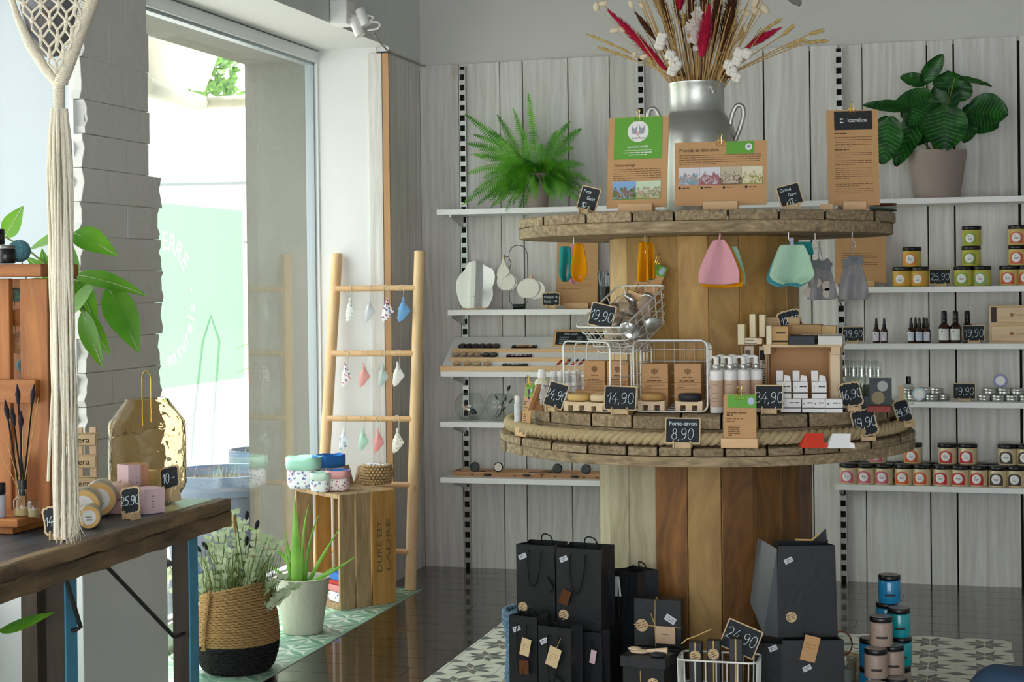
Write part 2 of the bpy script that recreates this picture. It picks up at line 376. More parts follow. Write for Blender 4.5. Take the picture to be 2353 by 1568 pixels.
for sx,sy in ((1,1),(-1,1),(-1,-1),(1,-1)):
    gp.append((1,lens(0,0,.5*sx,.5*sy,.11)))
for a,b,c,d in ((-.5,-.5,.5,-.5),(.5,-.5,.5,.5),(.5,.5,-.5,.5),(-.5,.5,-.5,-.5)):
    gp.append((2,[(p[0]*.98,p[1]*.98) for p in lens(a,b,c,d,.14) if abs(p[0])<=.5 and abs(p[1])<=.5]))
for k in range(4):
    c,s=[(1,0),(0,1),(-1,0),(0,-1)][k]; gp.append((2,[(c*.12,s*.12),(c*.3-s*.05,s*.3+c*.05),(c*.42,s*.42),(c*.3+s*.05,s*.3-c*.05)]))
GT=[mat('cement_tile_pale_green','d6e2d2',.35,var=.04),mat('cement_tile_green','6fa088',.35,var=.08),mat('cement_tile_mid_green','8db89e',.35,var=.08),mat('tile_joint','b9b7aa',.9)]
tile_mesh(-2.96,-2.40,2.0,7.10,.2,.003,gp,GT,'floor_green_tiles')
sp=[]
for k in range(8):
    a=k*math.pi/4+.39; da=.36; r1=.23; r2=.47 if k%2 else .43
    def pt(r,t): return (r*math.cos(t),r*math.sin(t))
    sp.append((1 if k%2 else 2,[pt(.035,a),pt(r1,a-da),pt(r2,a),pt(r1,a+da)]))
for sx,sy in ((1,1),(-1,1),(-1,-1),(1,-1)): sp.append((1,[(.5*sx,.5*sy),(.28*sx,.5*sy),(.5*sx,.36*sy)]))
ST=[mat('cement_tile_cream','e9e6d8',.4,var=.03),mat('cement_tile_grey','6d7173',.4,var=.1),mat('cement_tile_warm_grey','847b73',.4,var=.1),GT[3]]
tile_mesh(-1.84,.17,2.0,6.56,.2,.003,sp,ST,'floor_star_tiles')
tile_mesh(.0+.172,.8,2.0,6.02,.2,.003,gp,GT,'floor_green_tile_patch')
# back wall: white-washed planks of uneven width
gx=[-2.586,-2.382,-2.172,-2.058,-1.829,-1.625,-1.467,-1.31,-1.10,-.888,-.673,-.543,-.435,-.147,-.028,.252,.45,.62,.85,1.05,1.3,1.5,1.75,2.0,2.3,2.6,3.0]
m=MB(); rr=random.Random(5)
for a,b in zip(gx,gx[1:]):
    g=.0035 if rr.random()<.6 else .0018
    if abs(a-.252)<.01 or abs(a+2.382)<.01 or abs(a+.543)<.01: g2=.008
    else: g2=g
    m.box(a+g2,b-g,BY-rr.uniform(0,.005),BY+.03,-.012,TOP-.004*(int(a*10)%2))
m.k=1; m.box(-2.6,3.0,BY+.018,BY+.06,-.05,TOP-.02)
struct('wall_back',m,[M['plank'],M['crack']],bev=.002)
m=MB(); m.box(-2.6,3.0,BY+.012,BY+.2,TOP-.02,CEIL); struct('wall_back_upper',m,M['plaster'])
m=MB(); m.box(3.0,3.15,-2.5,BY+.2,-.05,CEIL); struct('wall_right',m,M['wallwhite'])
m=MB(); m.box(-3.3,3.15,-2.5,BY+.2,CEIL,CEIL+.15); struct('ceiling',m,mat('grey_ceiling_paint','9d9c99',.85))
# left wall with two deep window recesses: planks beside the corner
m=MB(); yy=7.249
for b in (7.36,7.55,BY):
    m.box(WX-.03,WX+.0+rr.uniform(0,.003),yy+.0015,b-.0015,0,TOP); yy=b
m.k=1; m.box(WX-.028,WX-.012,7.251,BY,0,TOP-.01); m.k=2; m.box(WX-.03,WX+.002,7.238,7.249,0,TOP); m.k=0
m.box(WX-.10,WX-.032,7.236,7.247,0,TOP)
struct('wall_left_planks',m,[M['plank'],M['crack'],M['plankbare']],bev=.0015)
m=MB(); m.box(GX-.04,WX-.03,7.32,BY+.2,-.05,CEIL); m.box(GX-.035,WX-.06,7.245,7.32,0,2.52)   # far reveal and wall beyond it
m.box(GX-.0,WX-.0,7.25,BY+.2,2.50,CEIL)
struct('wall_left',m,M['wallwhite'])
m=MB()                                                                        # lintel with soffit, continuing over both recesses
m.box(OX,WX,-2.5,7.245,2.52,CEIL); struct('wall_left_lintel',m,M['wallwhite'])
# rough brick pier between the two recesses
m=MB(); rr=random.Random(11); z=.93; 
def rough(y,zz,s,amp=.016): 
    return y+s*amp*(math.sin(zz*61)+.6*math.sin(zz*143+1.3)+.4*math.sin(zz*307))/2
course=0
while z<2.52:
    h=.105 if z<1.9 else .13
    h=min(h,2.52-z); y0,y1=4.47,4.955; mid=y0+(.33 if course%2 else .55)*(y1-y0)
    for a,b in ((y0,mid-.002),(mid+.002,y1)):
        e0=rr.uniform(-.022,.010) if a==y0 else 0; e1=rr.uniform(-.012,.026) if b==y1 else 0
        dx=rr.uniform(-.003,.002)
        if z>1.95: dx=.0
        if b==y1 and z>1.70: b=4.885; e1*=.4
        nz=5; vs=[];n=4
        # a brick with wavy ends
        P=[]
        for i in range(nz+1): P.append((rough(a+e0,z+h*i/nz,-1 if a==y0 else 0),z+.0008+(h-.0016)*i/nz))
        for i in range(nz,-1,-1): P.append((rough(b+e1,z+h*i/nz,1 if b==y1 else 0),z+.0008+(h-.0016)*i/nz))
        m.prism(P,WX-.035,WX+dx,ax='x')
    z+=h; course+=1
m.box(OX+.04,WX-.006,4.485,4.865,0,2.52); m.box(OX+.05,WX-.012,4.86,4.938,0,1.70); m.box(WX-.03,WX-.001,4.50,4.87,2.02,2.52)
o=struct('wall_pier',m,M['brick'],bev=.006)
m=MB(); m.box(GX-.02,WX+.012,4.43,4.955,0,.93); m.box(WX+.012,WX+.018,4.40,4.90,.03,.88)
struct('wall_pier_base',m,M['wallwhite'],bev=.012)
m=MB(); m.box(GX-.03,WX-.045,4.470,4.4845,.93,2.52); struct('trim_2',m,mat('reveal_cool_light_tint','c6ced4',.8,var=.03)); m=MB(); m.box(WX-.045,WX-.030,4.462,4.4845,.93,2.52); struct('trim_3',m,M['frame'])  # pier end panel: cool window light put into its bluish-grey colour
# second recess (left): closed, white panelled reveal and a window nearer the camera
m=MB(); m.box(OX,GX-.04,-2.5,1.2,-.05,2.52); m.box(GX-.04,WX,-2.5,-1.2,0,2.52); m.box(OX,WX+.0,1.2,1.9,0,2.52); m.box(OX,GX-.03,1.9,4.5,-.05,.42)
struct('wall_left_near',m,M['wallwhite'])
def window(name,y0,y1,z0,z1,sill=.0):
    r=bpy.data.objects.new(name,None); COL.objects.link(r); r['kind']='structure'
    t=.055
    m=MB(); m.box(GX-.035,GX+.03,y0,y1,z1-t,z1); m.box(GX-.035,GX+.03,y0,y1,z0,z0+.09)
    m.box(GX-.035,GX+.03,y0,y0+t,z0+.09,z1-t); m.box(GX-.035,GX+.03,y1-t,y1,z0+.09,z1-t)
    m.build('window_frame',M['frame'],r,bev=.004)
    m=MB(); q=.012
    m.box(GX-.03,GX+.012,y1-t-q,y1-t+.002,z0+.09,z1-t); m.box(GX-.03,GX+.012,y0+t-.002,y0+t+q,z0+.09,z1-t); m.box(GX-.03,GX+.012,y0+t,y1-t,z1-t-q,z1-t+.002); m.box(GX-.03,GX+.012,y0+t,y1-t,z0+.088,z0+.1)
    m.build('glazing_bead',mat('grey_gasket','a3afb3',.4),r)
    m=MB(); m.box(GX-.004,GX+.004,y0+t,y1-t,z0+.09,z1-t); m.build('window_glass',M['glass'],r)
    return r
w1=window('window_1',4.9,7.29,.02,2.515)
w2=window('window_2',1.9,4.5,.42,2.515)
# outer reveal of window 1 (stone)
STONE=mat('exterior_stone','6b6b5e',.9,bump=.5,bscale=25,var=.12,vscale=6)
m=MB(); m.box(-3.32,GX-.04,7.245,7.95,-.3,2.8); m.box(-3.32,GX-.04,4.5,7.3,2.47,3.0); struct('wall_outer_reveal',m,STONE)
m=MB(); m.box(GX-.04,GX+.03,4.5,7.3,-.05,.022); struct('trim_1',m,M['wallwhite'])
# green shop sticker on the glass
def on_glass(Y,Z,x): return (x,Y,Z)
t=thing('window_sticker','translucent pale green square shop sticker with white circular lettering on the window pane','window sticker',(GX+.0065,5.0,.98))
GS,nt,b=nm('green_translucent_film'); nt.nodes.remove(b)
tr=nt.nodes.new('ShaderNodeBsdfTransparent'); tr.inputs[0].default_value=lin('96c09f'); tl=nt.nodes.new('ShaderNodeBsdfTranslucent'); tl.inputs[0].default_value=lin('96c09f')
mx=nt.nodes.new('ShaderNodeMixShader'); mx.inputs[0].default_value=.3; nt.links.new(tr.outputs[0],mx.inputs[1]); nt.links.new(tl.outputs[0],mx.inputs[2]); nt.links.new(mx.outputs[0],nt.nodes['Material Output'].inputs[0])
C0=Vector((5.71-5.0,1.352-.98))
fc=bpy.data.curves.new('film','CURVE'); fc.dimensions='2D'; fc.fill_mode='BOTH'; fc.resolution_u=4
sp=fc.splines.new('POLY'); sp.points.add(3); sp.use_cyclic_u=True
for p_,q_ in zip(sp.points,((.05,.03),(1.425,.03),(1.425,.745),(.05,.745))): p_.co=(q_[0],q_[1],0,1)
def ringtext(s,a0,a1,r,h,flip):
    n=len(s)
    for i,ch in enumerate(s):
        if ch==' ': continue
        a=R(a0+(a1-a0)*(i/(n-1))); cu=bpy.data.curves.new('t','FONT'); cu.body=ch; cu.size=h/.72
        o=bpy.data.objects.new('t',cu); COL.objects.link(o); dg=bpy.context.evaluated_depsgraph_get(); c=o.to_curve(dg)
        tw=max(p.co.x for s_ in c.splines for p in s_.bezier_points); th=a-math.pi/2 if not flip else a+math.pi/2
        def mp(v):
            u=v.x-tw/2; w=v.y-.3*h/.72; return (C0.x+r*math.cos(a)+u*math.cos(th)-w*math.sin(th),C0.y+r*math.sin(a)+u*math.sin(th)+w*math.cos(th),0)
        for s_ in c.splines:
            d=fc.splines.new('BEZIER'); d.bezier_points.add(len(s_.bezier_points)-1); d.use_cyclic_u=True
            for x,y in zip(s_.bezier_points,d.bezier_points):
                y.handle_left_type='FREE'; y.handle_right_type='FREE'; y.co=mp(x.co); y.handle_left=mp(x.handle_left); y.handle_right=mp(x.handle_right)
        o.to_curve_clear(); bpy.data.objects.remove(o)
ringtext('TERRE ·',104,10,.225,.075,False); ringtext('naturels',-82,-9,.235,.058,True)
o=bpy.data.objects.new('t',fc); COL.objects.link(o); me=bpy.data.meshes.new_from_object(o.evaluated_get(bpy.context.evaluated_depsgraph_get()))
m=MB(); m.add([(v.co.z,v.co.x,v.co.y) for v in me.vertices],[tuple(p.vertices) for p in me.polygons]); bpy.data.objects.remove(o); m.build('film',GS,t)
# ---- outside
m=MB(); m.box(-30,-3.27,-6,30,-.4,-.02); struct('ground',m,mat('pale_paving','d8d6cf',.9,var=.05,vscale=3))
FAC=mat('bright_facade','f2f1ec',.9)
b=thing('neighbour_building','bright white building across the lane seen through the shop window, with an added unseen wall blocking sky','building',(-9,14,-.02))
m=MB(); m.box(-12,7,6,6.4,0,6.5); m.build('front_wall',FAC,b); m=MB(); m.box(1.2,1.6,-24,-5.0,0,5.5); m.build('unseen_sky_block_wall',FAC,b)  # second wall is out of view, added to block sky light at the near window
m=MB(); 
for z in (2.6,2.15): pass
m.box(-5.62,-5.55,-6,4,2.2,3.0); m.build('window',plain('b8c4c6'),b)
w_=thing('garden_wall','bright white rendered wall under the beige gutter outside the window','wall',(-4.9,10.6,-.02)); q_=at(560,236,10.5).z
m=MB(); m.box(-2.5,1.9,0,.15,-.1,q_+.02); m.build('render',FAC,w_)
# awning / roof slab upper left with gutter
a=thing('canopy_roof','cream sloping canopy roof with a beige gutter outside the window top','canopy',(-4.2,6.6,2.6))
m=MB(); 
P=[at(330,40,7.2),at(505,120,9.0),at(470,212,9.0),at(336,188,7.2)]
o0=Vector((-4.2,6.6,2.6)); up=Vector((-.5,.3,.5))
m.add([tuple(p-o0) for p in P]+[tuple(p+up*.3-o0) for p in P],[(0,1,2,3),(7,6,5,4),(0,4,5,1),(1,5,6,2),(2,6,7,3),(3,7,4,0)])
m.build('canopy',plain('bdb59c',.8),a)
m=MB(); m.tube([at(330,196,7.2)-o0,at(462,236,9.0)-o0],.05,8); m.tube([at(462,236,9.0)-o0,at(640,229,9.0)-o0],.035,8); m.build('gutter',plain('a6a38e',.7),a)
for z,(p,q,Y,nmn) in enumerate([((350,424),(640,418),9.5,'upper grey horizontal railing bar outside the window'),((560,556),(640,555),9.5,'lower grey horizontal railing bar outside the window')]):
    m=MB(); m.tube([at(*p,Y),at(*q,Y)],.014,8); tag(m.build('railing_bar',plain('8b9296',.5)),nmn,'railing')
# tree behind the canopy
t=thing('tree','leafy green tree glimpsed beyond the canopy outside','tree',tuple(at(488,300,13)-Vector((0,0,3.4))))
m=MB(); m.tube([(0,0,0),(0,0,3.4)],.08,8); m.build('trunk',M['twig'],t)
m=MB(); rr=random.Random(2)
for i in range(260):
    p=Vector((rr.uniform(-.12,.16),rr.gauss(0,.2),3.6+rr.uniform(-.45,.5))); u=Vector((rr.gauss(0,1),rr.gauss(0,1),rr.gauss(0,1))).normalized()*.07; v=u.orthogonal().normalized()*.04
    m.add([p-u,p+v,p+u,p-v],[(0,1,2,3)])
m.build('foliage',leafmat('tree_leaf','2f5a1d','6f9a3c',.3),t)
def tub(px,py,Y,r,h,col,label,name='planter_tub'):
    p=at(px,py,Y); t=thing(name,label,'planter',(p.x,p.y,-.02)); H=p.z+.02
    m=MB(); m.lathe([(r*.8,0),(r*.97,H-.12),(r*.97,H-.1),(r,H-.1),(r,H),(r*.93,H),(r*.9,H-.08)],32); m.build('tub',mat('tub_'+col,col,.5),t)
    m=MB(); m.cyl(r*.9,H-.1,H-.05,24); m.build('soil',M['soil'],t)
    m=MB(); rr=random.Random(int(px))
    for i in range(26):
        a=rr.uniform(0,6.28); q=rr.uniform(0,r*.8); x,yv=q*math.cos(a),q*math.sin(a); l=rr.uniform(.06,.16)
        m.tube([(x,yv,H-.06),(x+rr.uniform(-.04,.04),yv+rr.uniform(-.04,.04),H-.06+l*.7)],[.0018,.0006],4)
    m.build('plant',M['euca'],t)['kind']='stuff'; return t
tub(515,1082,7.6,.33,.6,'6f8296','wide blue-grey planter tub standing outside behind the lantern')
tub(600,1032,9.3,.2,.8,'4a5a66','tall dark planter tub outside beside the stone window edge')
# twisted branch rising from the dark tub
p=at(604,1035,9.3); m=MB(); pts=[Vector((p.x,p.y,p.z-.05))]
for dx,dz in ((-.05,.12),(.03,.25),(-.05,.38),(.02,.5),(.06,.62),(.0,.8),(.03,1.0)): pts.append(Vector((p.x+dx,p.y+dx,p.z+dz)))
t=thing('corkscrew_branch_plant','twisted brown branch with a few green leaves growing outside by the stone edge','plant',tuple(pts[0]))
m.tube([q-pts[0] for q in pts],[.02,.018,.016,.014,.012,.01,.008,.005],8); m.build('branch',M['twig'],t)
m=MB(); rr=random.Random(4)
def leaf(m,p,d,l,w,up=Vector((0,0,1)),curl=.2,n=6,fold=.12):
    p=Vector(p); d=Vector(d).normalized(); s=d.cross(up)
    if s.length<1e-3: s=Vector((1,0,0))
    s.normalize(); nn=s.cross(d).normalized(); vs=[];fs=[]
    for i in range(n+1):
        t=i/n; ww=w*.5*math.sin(math.pi*min(1,(t**.8)*.98+.01))**.9*(1.12-.3*t); c=p+d*l*t-nn*curl*l*t*t
        vs+= [c-s*ww+nn*fold*ww*2,c,c+s*ww+nn*fold*ww*2]
    for i in range(n):
        for k in (0,1): fs.append((i*3+k,i*3+k+1,i*3+k+4,i*3+k+3))
    m.add(vs,fs,True)
for z in (.55,.62,.7,.8,.85): leaf(m,(0,0,z+.02),(rr.choice((-1,1)),-.3,-.1),.17,.07)
m.build('leaves',M['leafl'],t)
# plant stand frame (ghost white garden chair back) outside
p=at(470,1060,8.3); m=MB()
m.tube([(-.12,0,0),(-.06,0,.5),(.0,.0,.8),(.05,0,.9),(.1,0,.8),(.06,0,.5),(.02,0,0)],.008,8); m.tube([(-.3,0,.42),(.0,0,.44)],.006,8)
o=m.build('garden_chair_frame',plain('aeb6b8',.5),None,loc=(p.x,p.y,-.02)); o.scale=(1,1,1.4); tag(o,'thin pale metal hoop frame standing outside the window behind the lantern','garden frame')

# ================================================================ SHELVING
SF=7.45
def upright(px,name_label):
    x=on(px,BY-.01,1.2).x; m=MB(); z0,z1=0.0,2.47
    m.box(x-.016,x-.012,BY-.030,BY-.004,z0,z1); m.box(x+.012,x+.016,BY-.030,BY-.004,z0,z1); m.box(x-.012,x+.012,BY-.008,BY-.004,z0,z1)
    m.k=0
    z=.03
    while z<z1-.03: m.box(x-.012,x+.012,BY-.030,BY-.027,z,z+.022); z+=.05
    m.k=1; m.box(x-.0118,x+.0118,BY-.012,BY-.009,z0,z1)
    o=m.build('shelf_upright',[M['steel'],M['crack']]); tag(o,name_label,'shelf upright','slotted shelf uprights'); return x
UX=[upright(1071,'slotted metal shelf upright left of the hanging fern'),upright(1480,'slotted metal shelf upright behind the milk can'),upright(1934,'slotted metal shelf upright left of the broad-leaved plant')]
SH={}
def shelf(key,x0,x1,zt,label,dep=.25,brk=()):
    t=thing('wall_shelf',label,'shelf',((x0+x1)/2,BY-.03-dep/2,zt),group='white wall shelves')
    h=(x1-x0)/2; m=MB(); m.box(-h,h,-dep/2,dep/2,-.026,0); m.build('board',M['shelf'],t,bev=.002)
    for bx_ in brk:
        q=bx_-(x0+x1)/2; m=MB(); m.prism([(dep/2+.0,-.026),(-dep/2+.03,-.026),(-dep/2+.03,-.036),(dep/2-.03,-.075),(dep/2,-.085)],q-.004,q+.004,ax='x'); m.build('bracket',M['steel'],t)
    SH[key]=zt
YF=BY-.03-.25
shelf('L1',-2.415,.9,1.757,'long top white shelf carrying the fern and the leafy plant',brk=UX)
shelf('L2',-2.365,-1.40,1.277,'left white shelf holding the wavy mirror and cotton pads',brk=UX[:2])
shelf('L3',-2.405,-1.40,.985,'left white shelf under the sloping make-up tester display',brk=UX[:2])
shelf('L4',-2.410,-1.40,.743,'left white shelf holding two glass bowls of brushes',brk=UX[:2])
shelf('L5',-2.413,-1.30,.477,'lowest left white shelf holding wooden trays',brk=UX[:2])
shelf('R2',-.56,.9,1.366,'right white shelf holding yellow and green balm jars',brk=UX[2:])
shelf('R3',-.55,.9,1.114,'right white shelf holding brown dropper bottles',brk=UX[2:])
shelf('R4',-.555,.9,.857,'right white shelf holding silver tins',brk=UX[2:])
shelf('R5',-.555,.9,.484,'lowest right white shelf crowded with body butter jars',brk=UX[2:])
# spotlight and cable on the lintel
p=at(800,60,6.6)
t=thing('spotlight','white twin ceiling spotlight on track beneath the cable by the window','spotlight',(WX+.09,6.55,2.62))
LX,LY,LZ=WX+.09,6.55,2.62
def L(px,py,Y=6.55): 
    q=at(px,py,Y); return q-Vector((LX,LY,LZ))
m=MB(); a=L(786,30); m.box(a.x-.035,a.x+.04,-.05,.05,a.z-.055,a.z+.05); m.build('driver_box',M['white'],t,bev=.004)
m=MB(); 
for (x0,y0,x1,y1) in ((812,42,828,82),(826,22,842,58)):
    A=L(x0,y0);B=L(x1,y1); m.tube([A,B],.022,16)
m.build('lamp_head',M['white'],t)
m=MB(); m.tube([L(690,0),L(745,22),L(776,34),L(800,36),L(850,36),L(859,40),L(852,48),L(838,50)],.0045,8); m.tube([L(852,50),L(868,50),L(874,58),L(868,66),L(845,70)],.004,8); m.build('cable_loop',M['white'],t)
m=MB(); pts=[at(856,70,6.7),at(868,92,6.9),at(888,114,7.1),at(910,126,7.3),at(940,139,7.5),at(965,150,7.66),at(978,152,7.66)]
tag(m.tube(pts,.004,8).build('cable',plain('9a978c',.6)),'thin grey cable sagging from the spotlight to the plank corner','cable')
m=MB(); q=at(1822,2,6.0); m.prism([(-.05,.03),(.03,.03),(.03,-.012),(.022,-.02),(.0,-.012)],-.01,.01); o=m.build('track_lamp_corner',plain('77756f',.5),None,loc=q); tag(o,'grey corner of a ceiling lamp at the top edge above the dried flowers','ceiling lamp')
# ================================================================ CABLE SPOOL DISPLAY
CX,CY=-.830,5.40; K=.871
def flange(m,r,z0,z1,ang,w,seed,amp=.010):
    rr=random.Random(seed); c,s=math.cos(ang),math.sin(ang); u=-r+rr.uniform(0,w*.3)*0
    while u<r-.01:
        ww=w*rr.uniform(.85,1.15); u1=min(u+ww,r)
        if r-u1<.05: u1=r
        g=.003; rb=r-rr.uniform(0,amp); a,b=u+g,min(u1-g,rb-.002); a=max(a,-rb+.002)
        P=[]
        n=8
        for i in range(n+1):
            q=a+(b-a)*i/n; P.append((q,-math.sqrt(max(rb*rb-q*q,0.0001))))
        for i in range(n,-1,-1):
            q=a+(b-a)*i/n; P.append((q,math.sqrt(max(rb*rb-q*q,0.0001))))
        dz=rr.uniform(-.002,.002)
        m.prism([(x*c-y*s,x*s+y*c) for x,y in P],z0+.0005,z1+dz,ax='z'); u=u1
def staves(m,r,z0,z1,n,a0,pick,th=.03):
    rr=random.Random(n)
    for k in range(n):
        a=a0+2*math.pi*k/n; hw=math.pi/n*r*.985; rr_=r-rr.uniform(0,.004)
        ca,sa=math.cos(a),math.sin(a)
        def P(u,v): return (ca*v-sa*u,sa*v+ca*u)
        m.k=pick(math.degrees(a)%360); m.prism([P(-hw,rr_-th),P(hw,rr_-th),P(hw,rr_),P(-hw,rr_)],z0,z1,ax='z')
t=thing('cable_spool','large lower wooden cable spool standing on the star tiles as a round display table','cable spool',(CX,CY,0.0045))
m=MB(); flange(m,.688,.884,.908,R(8),.109,1); m.build('top_flange_boards',M['spoolrim'],t,bev=.004)
m=MB(); flange(m,.683,.852,.8838,R(98),.14,2); m.build('under_flange_boards',M['spoolrimx'],t,bev=.004)
m=MB(); staves(m,.351,.067,.851,21,R(4),lambda d:(2 if 170<d<246 else (0 if 262<d<281 else 1))); m.build('drum',[M['stave'],M['staved'],M['stavep']],t,bev=.003)  # pale window-side staves: partly own board colour, partly window light put into it
m=MB(); flange(m,.688,0,.032,R(98),.14,4); flange(m,.688,.033,.066,R(8),.109,3); m.build('base_flange',M['spoolrim'],t,bev=.004)
Z1=.908+.0045+.002
t=thing('cable_spool','upper smaller wooden cable spool stacked on the lower spool under the milk can','cable spool',(CX+.005,CY,Z1+.001))
m=MB(); flange(m,.620,.046,.085,R(8),.13,5,.018); m.build('base_flange_boards',M['spoolrim'],t,bev=.004)
m=MB(); flange(m,.610,.0,.0455,R(98),.157,6,.018); m.build('base_under_boards',M['spoolrimx'],t,bev=.004)
m=MB(); staves(m,.312,.0855,.629,20,R(2),lambda d:0); m.build('drum',[M['stave']],t,bev=.003)
m=MB(); flange(m,.624,.665,.697,R(8),.144,7); m.build('top_flange_boards',M['spoolrim'],t,bev=.004)
m=MB(); flange(m,.618,.629,.6648,R(98),.174,8); m.build('top_under_boards',M['spoolrimx'],t,bev=.004)
Z2=Z1+.001+.0875; Z3=Z1+.001+.6995; ZU=Z1+.001+.629
# rope laid round the rim
m=MB(); n=400; r0=.648
for k in range(3):
    pts=[]
    for i in range(n):
        a=2*math.pi*i/n; ph=2*math.pi*k/3+a*54; rr_=r0+.011*math.cos(ph); pts.append((CX+rr_*math.cos(a),CY+rr_*math.sin(a),Z1+.0225+.011*math.sin(ph)))
    m.tube(pts,.011,6,closed=True)
tag(m.build('rope',M['rope']),'thick twisted hemp rope laid around the lower spool rim','rope')

# ---------------------------------------------------------------- price boards and cards
def rnd_rect(w,h,r=.004,n=3):
    P=[]
    for cx,cy,a in ((w/2-r,h-r,0),(-w/2+r,h-r,90),(-w/2+r,r,180),(w/2-r,r,270)):
        for i in range(n+1): b=R(a+90*i/n); P.append((cx+r*math.cos(b),cy+r*math.sin(b)))
    return P
def fancy(w,h,k=0):
    # bracket-shaped plaque outline
    hw,hh=w/2-k,h/2; P=[]; q=h/2-k
    seg=[(1,.62),(.93,.80),(.80,.93),(.62,.90),(.45,1.0),(.2,.93),(0,.97)]
    rt=[(1,.62),(.93,.45),(.955,.25),(.93,0)]
    top=[(hw*a,q*b) for a,b in seg]
    P=[(hw*a,q*b) for a,b in rt[::-1]][:-1]+top
    P=P+[(-x,y) for x,y in P[::-1]][1:]
    P=P+[(x,-y) for x,y in P[::-1]][1:-1]
    return [(x,y+hh) for x,y in P]
def sign(px,Y,z,w,h,lines,label,style='rect',yaw=0,tilt=12,roll=0,stand=True,lift=.012,name='price_sign',fz=.0,face=0,group='chalkboard price signs'):
    p=on(px,Y,z); t=thing(name,label,'price sign',tuple(p),R(yaw),group)
    T=Matrix.Translation((0,0,lift))@Matrix.Rotation(R(-tilt),4,'X')@Matrix.Rotation(R(roll),4,'Y')
    m=MB(); m.T=T
    m.prism(rnd_rect(w,h) if style=='rect' else fancy(w,h),0,.003); m.build('frame',M['kraftl'],t)
    m=MB(); m.T=T; b=.0035; P=rnd_rect(w-2*b,h-2*b,.003) if style=='rect' else fancy(w,h,.0045)
    if style=='rect': P=[(x,y+b) for x,y in P]
    m.prism(P,-.0008,.0005); m.build('board',M['chalk'],t)
    m=MB(); m.T=T
    for ln in lines:
        s,cx,cz,hh=ln[:4]
        if len(ln)>4: text(m,s,cx*w,cz*h,hh*h,y=-.0012)
        else: digits(m,s,cx*w,cz*h,hh*h,th=max(.0011,hh*h*.032))
    m.build('lettering',M['ink'],t)
    if stand:
        m=MB()
        m.prism([(-.0,0),(.012,0),(.018,.010),(.016,lift+.012),(.013,lift+.012),(.012,lift),(.004,lift),(-.012,lift+.004),(-.02,.014),(-.016,0)],w*.22,w*.22+.004,ax='x')
        m2=MB(); m2.add([],[])
        for sx in (-1,1): m.prism([(-.012,0),(.02,0),(.014,lift+.03*0+.02),(.004,lift),(-.004,lift),(-.006,lift+.01),(-.012,lift+.008)],sx*w*.24-.002,sx*w*.24+.002,ax='x')
        m.box(-w*.27,w*.27,-.002,.002,.0,lift); m.build('stand',M['kraftl'],t)
    return t
RECT='rect'; F='fancy'
# upper flange
sign(1345,4.982,Z3,0.0724,0.0754,[('Petit',-.14,.70,.15,1),('Gant',.12,.44,.15,1),('10.-',-.05,.08,.24)],'small slanted chalkboard reading Petit Gant 10.- at left rim of the top disc',yaw=-18,tilt=10,roll=14)
sign(1822,4.982,Z3,0.0724,0.0663,[('Grand',-.14,.70,.15,1),('Gant',.10,.44,.15,1),('12.-',.05,.08,.24)],'small slanted chalkboard reading Grand Gant 12.- between the wide card and black-headed clipboard',yaw=14,tilt=10,roll=-14)
# on the left shelf, in the basket and on the lower discs
sign(1266,7.50,1.277,.090,.070,[('Disque: 8-',0,.58,.17,1),('Gant : 10-',0,.28,.17,1)],'curly-edged chalkboard reading Disque 8 Gant 10 on the mirror shelf',F,yaw=10)
sign(1268,4.895,Z2,0.0703,0.0804,[('34,90',0,.34,.36)],'chalkboard reading 34,90 leaning beside the white pump bottles at far left of the disc',yaw=-14,tilt=16,roll=14)
sign(1424,4.812,Z2,0.0984,0.0743,[('14,90',0,.28,.44)],'chalkboard reading 14,90 in front of the left wire basket',yaw=5,roll=2)
sign(1568,4.722,Z1,0.1044,0.0764,[('Porte-savon',0,.70,.16,1),('8,90',0,.16,.42)],'chalkboard reading Porte-savon 8,90 on the lower disc by the rope',yaw=0)
sign(1767,4.895,Z2,0.0843,0.0743,[('34,90',0,.28,.42)],'chalkboard reading 34,90 right of the green-topped kraft card',yaw=2)
sign(1962,5.02,Z2,0.0703,0.0783,[('16,90',0,.34,.34)],'curly chalkboard reading 16,90 in front of the botanical picture box',F,yaw=16,roll=-10,tilt=14)
sign(1994,5.017,Z1,0.0783,0.0864,[('19,90',0,.34,.34)],'curly chalkboard reading 19,90 on the lower disc right of the white tent card',F,yaw=14,roll=-10,tilt=14)
sign(2084,5.270,Z1+.02,0.0623,0.0783,[('24,90',0,.34,.30)],'curly chalkboard at the far right end of the lower disc, seen aslant',F,yaw=38,roll=-12,tilt=14)
# right shelves
sign(2160,7.48,1.366,.094,.070,[('25,90',0,.28,.44)],'chalkboard reading 25,90 between the yellow and green balm jars',yaw=0,lift=.008)
sign(1960,7.48,1.114,.094,.068,[('39,90',0,.28,.46)],'chalkboard reading 39,90 left of the small dropper bottles',yaw=0,lift=.008)
sign(2238,7.47,1.114,.096,.072,[('19,90',0,.28,.46)],'chalkboard reading 19,90 standing before the tall brown bottles',yaw=4,lift=.008)
sign(2216,7.48,.857,.098,.072,[('19,90',0,.28,.46)],'chalkboard reading 19,90 between the two rows of silver tins',yaw=0,lift=.008)

